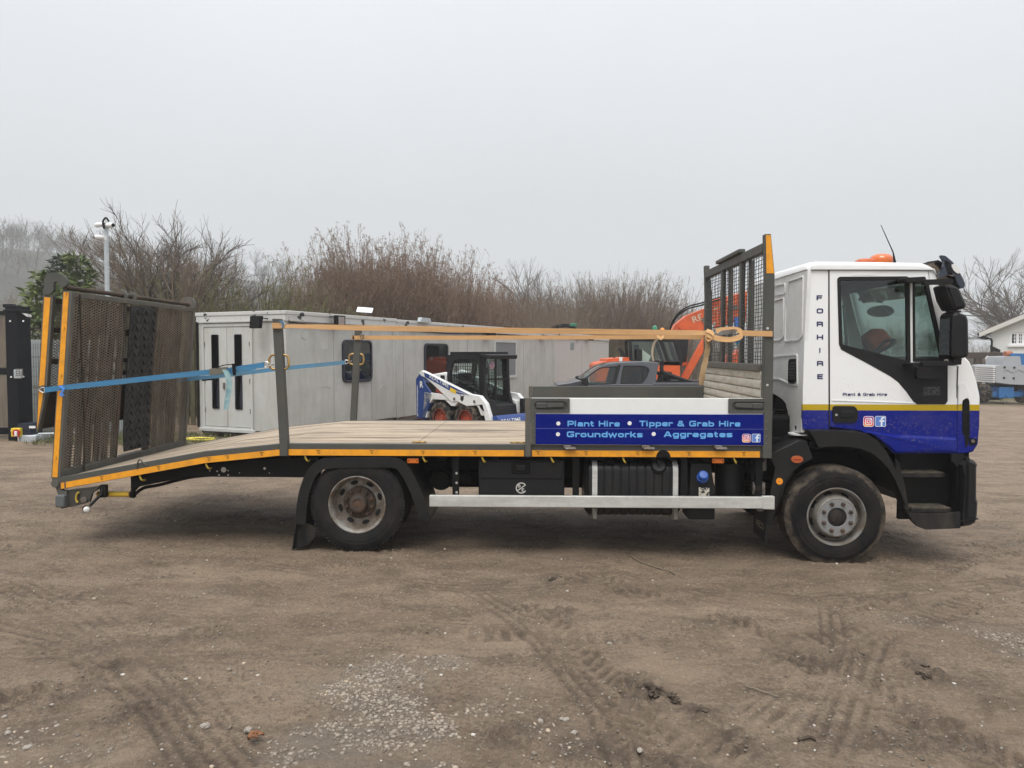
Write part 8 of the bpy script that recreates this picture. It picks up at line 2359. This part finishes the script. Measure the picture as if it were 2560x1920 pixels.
def proto(kind, parts):
    """parts: (name, mesh, mats)"""
    out = []
    for nm, me, mats in parts:
        for m_ in mats: me.materials.append(m_)
        out.append((nm, me))
    return out
def plant(name, pr_, label, cat, loc, rz, s_, group):
    root = thing(name, label, cat, loc, rz, group); root.scale = s_
    for nm, me in pr_:
        o = bpy.data.objects.new(nm, me); COL.objects.link(o); o.parent = root
    return root
SH = {}
for nm, args, tw_m, lf_m in (
        ('red0', dict(seed=11, h=6.4, nst=84, base=.8, lean=.27, twigs=13, leaf=3, leafsz=.03, thick=.78), TWR, LFB),
        ('red1', dict(seed=12, h=6.2, nst=84, base=.85, lean=.31, twigs=13, leaf=3, leafsz=.03, thick=.78), TWR, LFB),
        ('brown0', dict(seed=13, h=6.0, nst=90, base=1.0, lean=.42, twigs=11, leaf=1, leafsz=.03, thick=.82), TWB, LFB),
        ('brown1', dict(seed=14, h=6.0, nst=90, base=1.1, lean=.46, twigs=11, leaf=1, leafsz=.03, thick=.82), TWB, LFB),
        ('dark0', dict(seed=15, h=5.2, nst=44, base=.95, lean=.36, twigs=13, leaf=0, thick=.85), TWD, None),
        ('green0', dict(seed=16, h=3.8, nst=60, base=.9, lean=.62, twigs=13, leaf=1, leafsz=.03, curve=-.03, thick=.85), TWG, LFG)):
    st_, tw_, lv_ = shrub(**args)
    a = segs_mesh('stems', st_); b = segs_mesh('twigs', tw_, lv_)
    SH[nm] = proto(nm, [('stems', a, [tw_m]), ('twigs', b, [tw_m] + ([lf_m] if lf_m else []))])
def put(kind, px, pytop, d, label, group, name='bare_shrub', cat='shrub', wide=1.0, hn=None):
    p = WY(px, pytop, d); g0 = float(gz(p.x, d))
    hnat = hn or {'r': 5.7, 'b': 5.4, 'd': 5.0, 'g': 3.2}[kind[0]]
    s_ = (p.z - g0)/hnat
    k_ = random.choice([q for q in SH if q.startswith(kind)])
    return plant(name, SH[k_], label, cat, (p.x, d, g0), random.uniform(0, 6.28), (s_*wide, s_*wide, s_), group)
L_red = 'tall bare reddish hazel shrub with many upright stems behind the cabins'
L_brn = 'bare grey-brown shrub with a rounded fan of stems behind the orange excavator'
L_drk = 'dark bare thicket shrub in the hedge behind the cabins'
L_grn = 'tangled olive-green bramble shrub with arching stems over the cabin roof'
L_brd = 'bare brown shrub filling the low hedge behind the long cabin'
random.seed(21)
for px, py, d in ((828, 590, 27), (872, 572, 28), (915, 562, 28), (955, 558, 28.5), (1000, 580, 29), (1040, 592, 29.5), (1085, 605, 30), (1125, 628, 31), (1165, 650, 31), (1205, 668, 33), (1240, 690, 34), (850, 640, 31), (900, 620, 32), (980, 620, 32), (1060, 640, 33), (1140, 670, 35), (1195, 690, 36), (930, 590, 30), (1020, 605, 31), (1100, 635, 32.5), (840, 600, 29), (890, 575, 30), (970, 570, 31), (1150, 655, 33), (1220, 690, 35), (1180, 660, 32)):
    put('red', px, py, d, L_red, 'reddish hazels behind the cabins', wide=.95)
for px, py, d in ((1270, 718, 35), (1305, 722, 37), (1340, 716, 38), (1380, 722, 40), (1250, 735, 32), (1300, 742, 33.5), (1350, 745, 36), (1400, 742, 40), (1285, 712, 39), (1325, 725, 34.5), (1365, 732, 37.5), (1420, 715, 42)):
    put('brown', px, py, d, L_brd, 'brown shrubs behind the long cabin')
for px, py, d in ((1440, 672, 46), (1480, 660, 46), (1520, 655, 47), (1560, 660, 46), (1600, 672, 47), (1640, 700, 48), (1675, 735, 50), (1705, 768, 52), (1460, 690, 43), (1530, 690, 43.5), (1600, 705, 44), (1650, 745, 45), (1740, 790, 54), (1500, 672, 50), (1545, 668, 50), (1585, 678, 51), (1625, 700, 46), (1425, 690, 47), (1660, 725, 48)):
    put('brown', px, py, d, L_brn, 'grey-brown shrubs behind the excavator')
for px, py, d in ((640, 640, 30), (690, 620, 31), (740, 640, 31), (790, 630, 32), (610, 670, 28), (660, 690, 26), (720, 700, 26), (780, 690, 27), (560, 660, 28), (520, 650, 28), (480, 640, 29), (440, 650, 29), (400, 660, 29), (360, 670, 28), (330, 690, 27), (1250, 700, 42), (1300, 700, 44), (1350, 690, 46), (1400, 690, 48), (850, 700, 26), (920, 710, 28), (1000, 700, 30), (1090, 720, 32), (1180, 720, 34), (300, 680, 30), (390, 640, 32)):
    put('dark', px, py, d, L_drk, 'dark shrubs in the hedge')
for px, py, d in ((520, 665, 23), (570, 640, 23.5), (620, 655, 24), (670, 680, 24), (720, 715, 25), (500, 720, 22), (600, 710, 22.5), (690, 735, 23.5), (770, 740, 25), (545, 690, 22.2), (645, 700, 23)):
    put('green', px, py, d, L_grn, 'bramble shrubs over the cabin roof', name='bramble_shrub')
for px, py, d in ((1545, 845, 41), (1565, 850, 40), (1585, 848, 42), (1600, 850, 40)):
    put('green', px, py, d, 'low dark evergreen shrub between the pinkish cabin and the excavator', 'shrubs at the end of the cabins', name='low_shrub')

# larger bare trees
def tree_proto(seed, h, **k_):
    leafmat = k_.pop('mats')
    tr_, cr_, _ = tree(seed, h, **k_)
    zmax = max(s_[5] for s_ in cr_)
    return [('trunk', segs_mesh('trunk', tr_, None, 6)), ('crown', segs_mesh('crown', cr_))], zmax, leafmat
def put_tree(pt, px, pytop, d, label, name='bare_tree', wide=1.0, group=None, rz=None):
    parts, zmax, mats = pt
    for (nm, me), m_ in zip(parts, mats):
        if not me.materials: me.materials.append(m_)
    p = WY(px, pytop, d); g0 = float(gz(p.x, d)); s_ = (p.z - g0)/zmax
    return plant(name, parts, label, 'tree', (p.x, d, g0), random.uniform(0, 6.28) if rz is None else rz, (s_*wide, s_*wide, s_), group)
t1 = tree_proto(5, 6.5, depth=6, spread=.52, r=.10, twist=.17, up=.12, mats=(BARK, TWD))
t2 = tree_proto(8, 6.0, depth=6, spread=.50, r=.09, twist=.17, up=.14, mats=(BARK, TWB))
t3 = tree_proto(31, 9.0, depth=6, spread=.50, r=.15, twist=.09, up=.05, mats=(BARK, TWD))
put_tree(t1, 380, 500, 25, 'tall bare spreading tree just right of the security camera pole')
put_tree(t2, 500, 512, 24, 'bare tree with a pale trunk at the corner of the cabin with double doors')
put_tree(t2, 300, 610, 27, 'small leaning bare tree right behind the security camera pole', rz=2.0)
put_tree(t1, 440, 520, 28, 'bare slender tree set back between the two taller bare trees', rz=4.0)
put_tree(t3, 1378, 640, 62, 'bare tree with two forked limbs rising above the brown hedge', wide=.9)
put_tree(t3, 2600, 610, 66, 'large bare tree with fine branches rising behind the white house', wide=1.15, rz=1.0)
put_tree(t3, 2530, 720, 70, 'smaller bare tree behind the eave of the white house', wide=1.2, rz=3.0)
for px, py, d in ((2430, 850, 75), (2455, 870, 70), (2475, 845, 80), (2490, 840, 85), (2405, 865, 78)):
    put('brown', px, py, d, 'hazy bare bush beyond the post fence, left of the white house', 'bushes beyond the post fence', wide=1.2)
# ivy clad stem right of the ramp
# conifers
def conifer(seed, h, rmax, droop=.25):
    rg_ = np.random.default_rng(seed); tr_, br, lv = [], [], []
    grow(rg_, np.array([0, 0, -.1]), np.array([0, 0, 1.]), h, .10, .012, 10, .015, .05, tr_)
    z = .25
    while z < h*.985:
        t = z/h; n = 9
        Lm = rmax*(1 - t)**.75*(.75 + .25*rg_.uniform())
        for i in range(n):
            a = rg_.uniform(0, 6.28); L = Lm*rg_.uniform(.6, 1.1) + .08
            d = unit(np.array([math.cos(a), math.sin(a), .35 - droop*rg_.uniform(.3, 1.4)]))
            pts, dd = grow(rg_, np.array([0, 0, z + rg_.uniform(-.1, .1)]), d, L, .012, .003, 5, .05, -.02, br)
            m = max(5, int(L*16))
            for k_ in range(m):
                f = rg_.uniform(.12, 1.0); j = min(4, int(f*5)); c = pts[j] + (pts[j+1]-pts[j])*(f*5-j)
                for s_ in (0, 1):
                    sd = rg_.normal(0, 1, 3); u = unit(dd*1.1 + sd*.75 + np.array([0, 0, -.15]))
                    ln = rg_.uniform(.06, .15); v = unit(np.cross(u, rg_.normal(0, 1, 3)))*ln*.28
                    lv.append((*(c + u*ln*.9), *(u*ln), *v))
        z += .16 + .04*rg_.uniform()
    return tr_, br, lv
NEED = M('conifer_foliage', (.062, .098, .028), .75, col2=(.13, .165, .045), scale=1.6, lo=.42, hi=.62)
NEED2 = M('blue_conifer_foliage', (.036, .060, .040), .75, col2=(.065, .095, .058), scale=1.6)
for px, py, d, h, rm, mm, lab in ((108, 680, 19.5, 4.6, 2.0, NEED, 'yellow-green conifer right behind the black gate post'),
                             (150, 632, 24, 5.6, 1.45, NEED2, 'blue-green conifer with a pointed top left of the camera pole'),
                             (192, 628, 21.0, 5.4, 2.0, NEED, 'green conifer with drooping sprays just left of the camera pole'),
                             (225, 745, 21.0, 3.9, 1.7, NEED, 'lower green conifer seen above the mesh ramp')):
    p = WY(px, py, d); g0 = float(gz(p.x, d)); h = p.z - g0
    tr_, br, lv = conifer(int(px), h, rm)
    a = segs_mesh('trunk', tr_, None, 6); b = segs_mesh('crown', br, lv)
    plant('conifer_tree', proto('c', [('trunk', a, [BARK]), ('crown', b, [BARK, mm])]), lab, 'tree', (p.x, d, g0), 0, (1, 1, 1), None)

# rough grass by the cabin and the yard edge
rg = np.random.default_rng(17); gl = []
def tuft(x, y, n, hmax):
    for _ in range(n):
        a = rg.uniform(0, 6.28); L = rg.uniform(.4, 1)*hmax
        bx, by = x + rg.normal(0, .05), y + rg.normal(0, .05)
        z = float(gz(bx, by)) ; u = np.array([math.cos(a)*L*.3, math.sin(a)*L*.3, L*.5]); v = np.array([-math.sin(a), math.cos(a), 0])*.006
        gl.append((*(np.array([bx, by, z]) + u), *u, *v))
for _ in range(900):
    x, y = rg.uniform(-9.5, -4.8), rg.uniform(14.6, 17.2)
    if (x+4.77)*.405 + (y-16)*.914 > -.1 and (x+4.77)*-.914 + (y-16)*.405 > -.1: continue
    tuft(x, y, 10, .12)
for _ in range(900):
    x, y = rg.uniform(14, 34), rg.uniform(35.5, 48)
    tuft(x, y, 7, .22)
gm = segs_mesh('grass', [(0, 60, -1, 0, 60, -.99, .001, .001)], gl)
gm.materials.append(LFG); gm.materials.append(M('winter_grass', (.085, .10, .035), .8, col2=(.15, .14, .06), scale=2))
tag(mkobj('grass', gm, None), 'thin winter grass along the edges of the yard', 'grass', kind='stuff')

# ------------------------------------------------------------------ far hill with its hazy wood
def hill_h(x, y):
    r = np.where(x < 0, sstep(150, 300, y + np.abs(x)*.25), sstep(200, 420, y))
    prof = np.interp(x, [-400, -150, -120, -60, -10, 40, 120, 250, 500], [46, 36, 30, 23, 15, 9, 3, 2, 2])
    return -1.0 + r*prof*(.9 + .25*fbm(x, y, .012, 3, 4))
hx_ = np.linspace(-500, 500, 81); hy_ = np.linspace(130, 560, 44)
HX, HY = np.meshgrid(hx_, hy_); HZ = hill_h(HX, HY)
hill = mkobj('hill', grid_mesh('hill', HX, HY, HZ), M('hill_ground', (.045, .045, .030), .9, col2=(.03, .03, .02), scale=.05))
tag(hill, kind='structure')
# wood: joined bare trees and rounded crowns reading as one mass
rg = np.random.default_rng(9); segs, lv = [], []
def far_tree(x, y, z, h):
    p = np.array([x, y, z-.5]); lean = rg.normal(0, .06, 2)
    grow(rg, p, unit(np.array([lean[0], lean[1], 1])), h*.6, h*.018, h*.008, 3, .03, .02, segs)
    for _ in range(16):
        a, t = rg.uniform(0, 6.28), rg.uniform(.3, .62)
        q = p + np.array([lean[0]*h*t, lean[1]*h*t, h*t])
        d = unit(np.array([math.cos(a)*.8, math.sin(a)*.8, rg.uniform(.35, 1.3)]))
        pts, dd = grow(rg, q, d, h*rg.uniform(.25, .42), h*.007, h*.003, 3, .12, .06, segs)
        for _2 in range(5):
            j = rg.integers(1, 4); d2 = unit(dd + rg.normal(0, .6, 3) + np.array([0, 0, .2]))
            e, d3 = grow(rg, pts[j], d2, h*rg.uniform(.1, .2), h*.0050, h*.0032, 2, .15, .03, segs)
            for _3 in range(2):
                d4 = unit(d3 + rg.normal(0, .7, 3)); grow(rg, e[rg.integers(1, 3)], d4, h*rg.uniform(.05, .11), h*.0042, h*.0026, 1, .1, 0, segs)
cnt = 0
for _ in range(9000):
    x, y = rg.uniform(-260, 130), rg.uniform(150, 330)
    u = x/y
    if not (-.95 < u < .75): continue
    z = float(hill_h(np.array([x]), np.array([y]))[0])
    if x < 20 and rg.uniform() < .9 or x >= 20 and rg.uniform() < .35:
        far_tree(x, y, z, rg.uniform(7.5, 12.5)); cnt += 1
    if cnt > 600: break
wm = segs_mesh('far_wood', segs, flat=True); wm.materials.append(TWD)
tag(mkobj('far_wood', wm, None), 'misty bare wood covering the hillside beyond the yard', 'wood', kind='stuff')
# nearer hazy scrub at the far left, below the hill
for px, py, d in ((20, 720, 75), (60, 730, 80), (-30, 700, 78), (95, 740, 85), (10, 790, 60), (50, 800, 62), (-60, 760, 60)):
    put('brown', px, py, d, 'hazy bare bush at the foot of the misty hill, left of the conifers', 'hazy bushes below the hill', wide=1.4)
# tall hedge row behind everything to the right of the cab
for px, py, d in ((1790, 800, 60), (1850, 805, 62), (1920, 810, 64), (2000, 800, 60), (2100, 805, 62), (2200, 810, 62), (2300, 815, 64), (2640, 800, 66), (2760, 790, 68), (2900, 800, 64), (3050, 790, 66), (3200, 800, 62), (3400, 790, 64)):
    put('brown', px, py, d, 'bare brown bush in the hedge beyond the lorry cab', 'bushes beyond the cab', wide=1.3)

# ------------------------------------------------------------------ the mist in the air
hz_ = MB().box(-520, 520, -45, 565, -4, 75).build('haze', None)
k = NT('mist'); k.t.nodes.remove(k.b)
pv = k.n('ShaderNodeVolumePrincipled')
pv.inputs['Color'].default_value = (.93, .95, .97, 1); pv.inputs['Density'].default_value = 0.00135
pv.inputs['Anisotropy'].default_value = .2
k.l(pv.outputs[0], k.out.inputs['Volume'])
hz_.data.materials.append(k.m)
tag(hz_, 'pale winter mist filling the air over the yard', 'mist', kind='stuff')
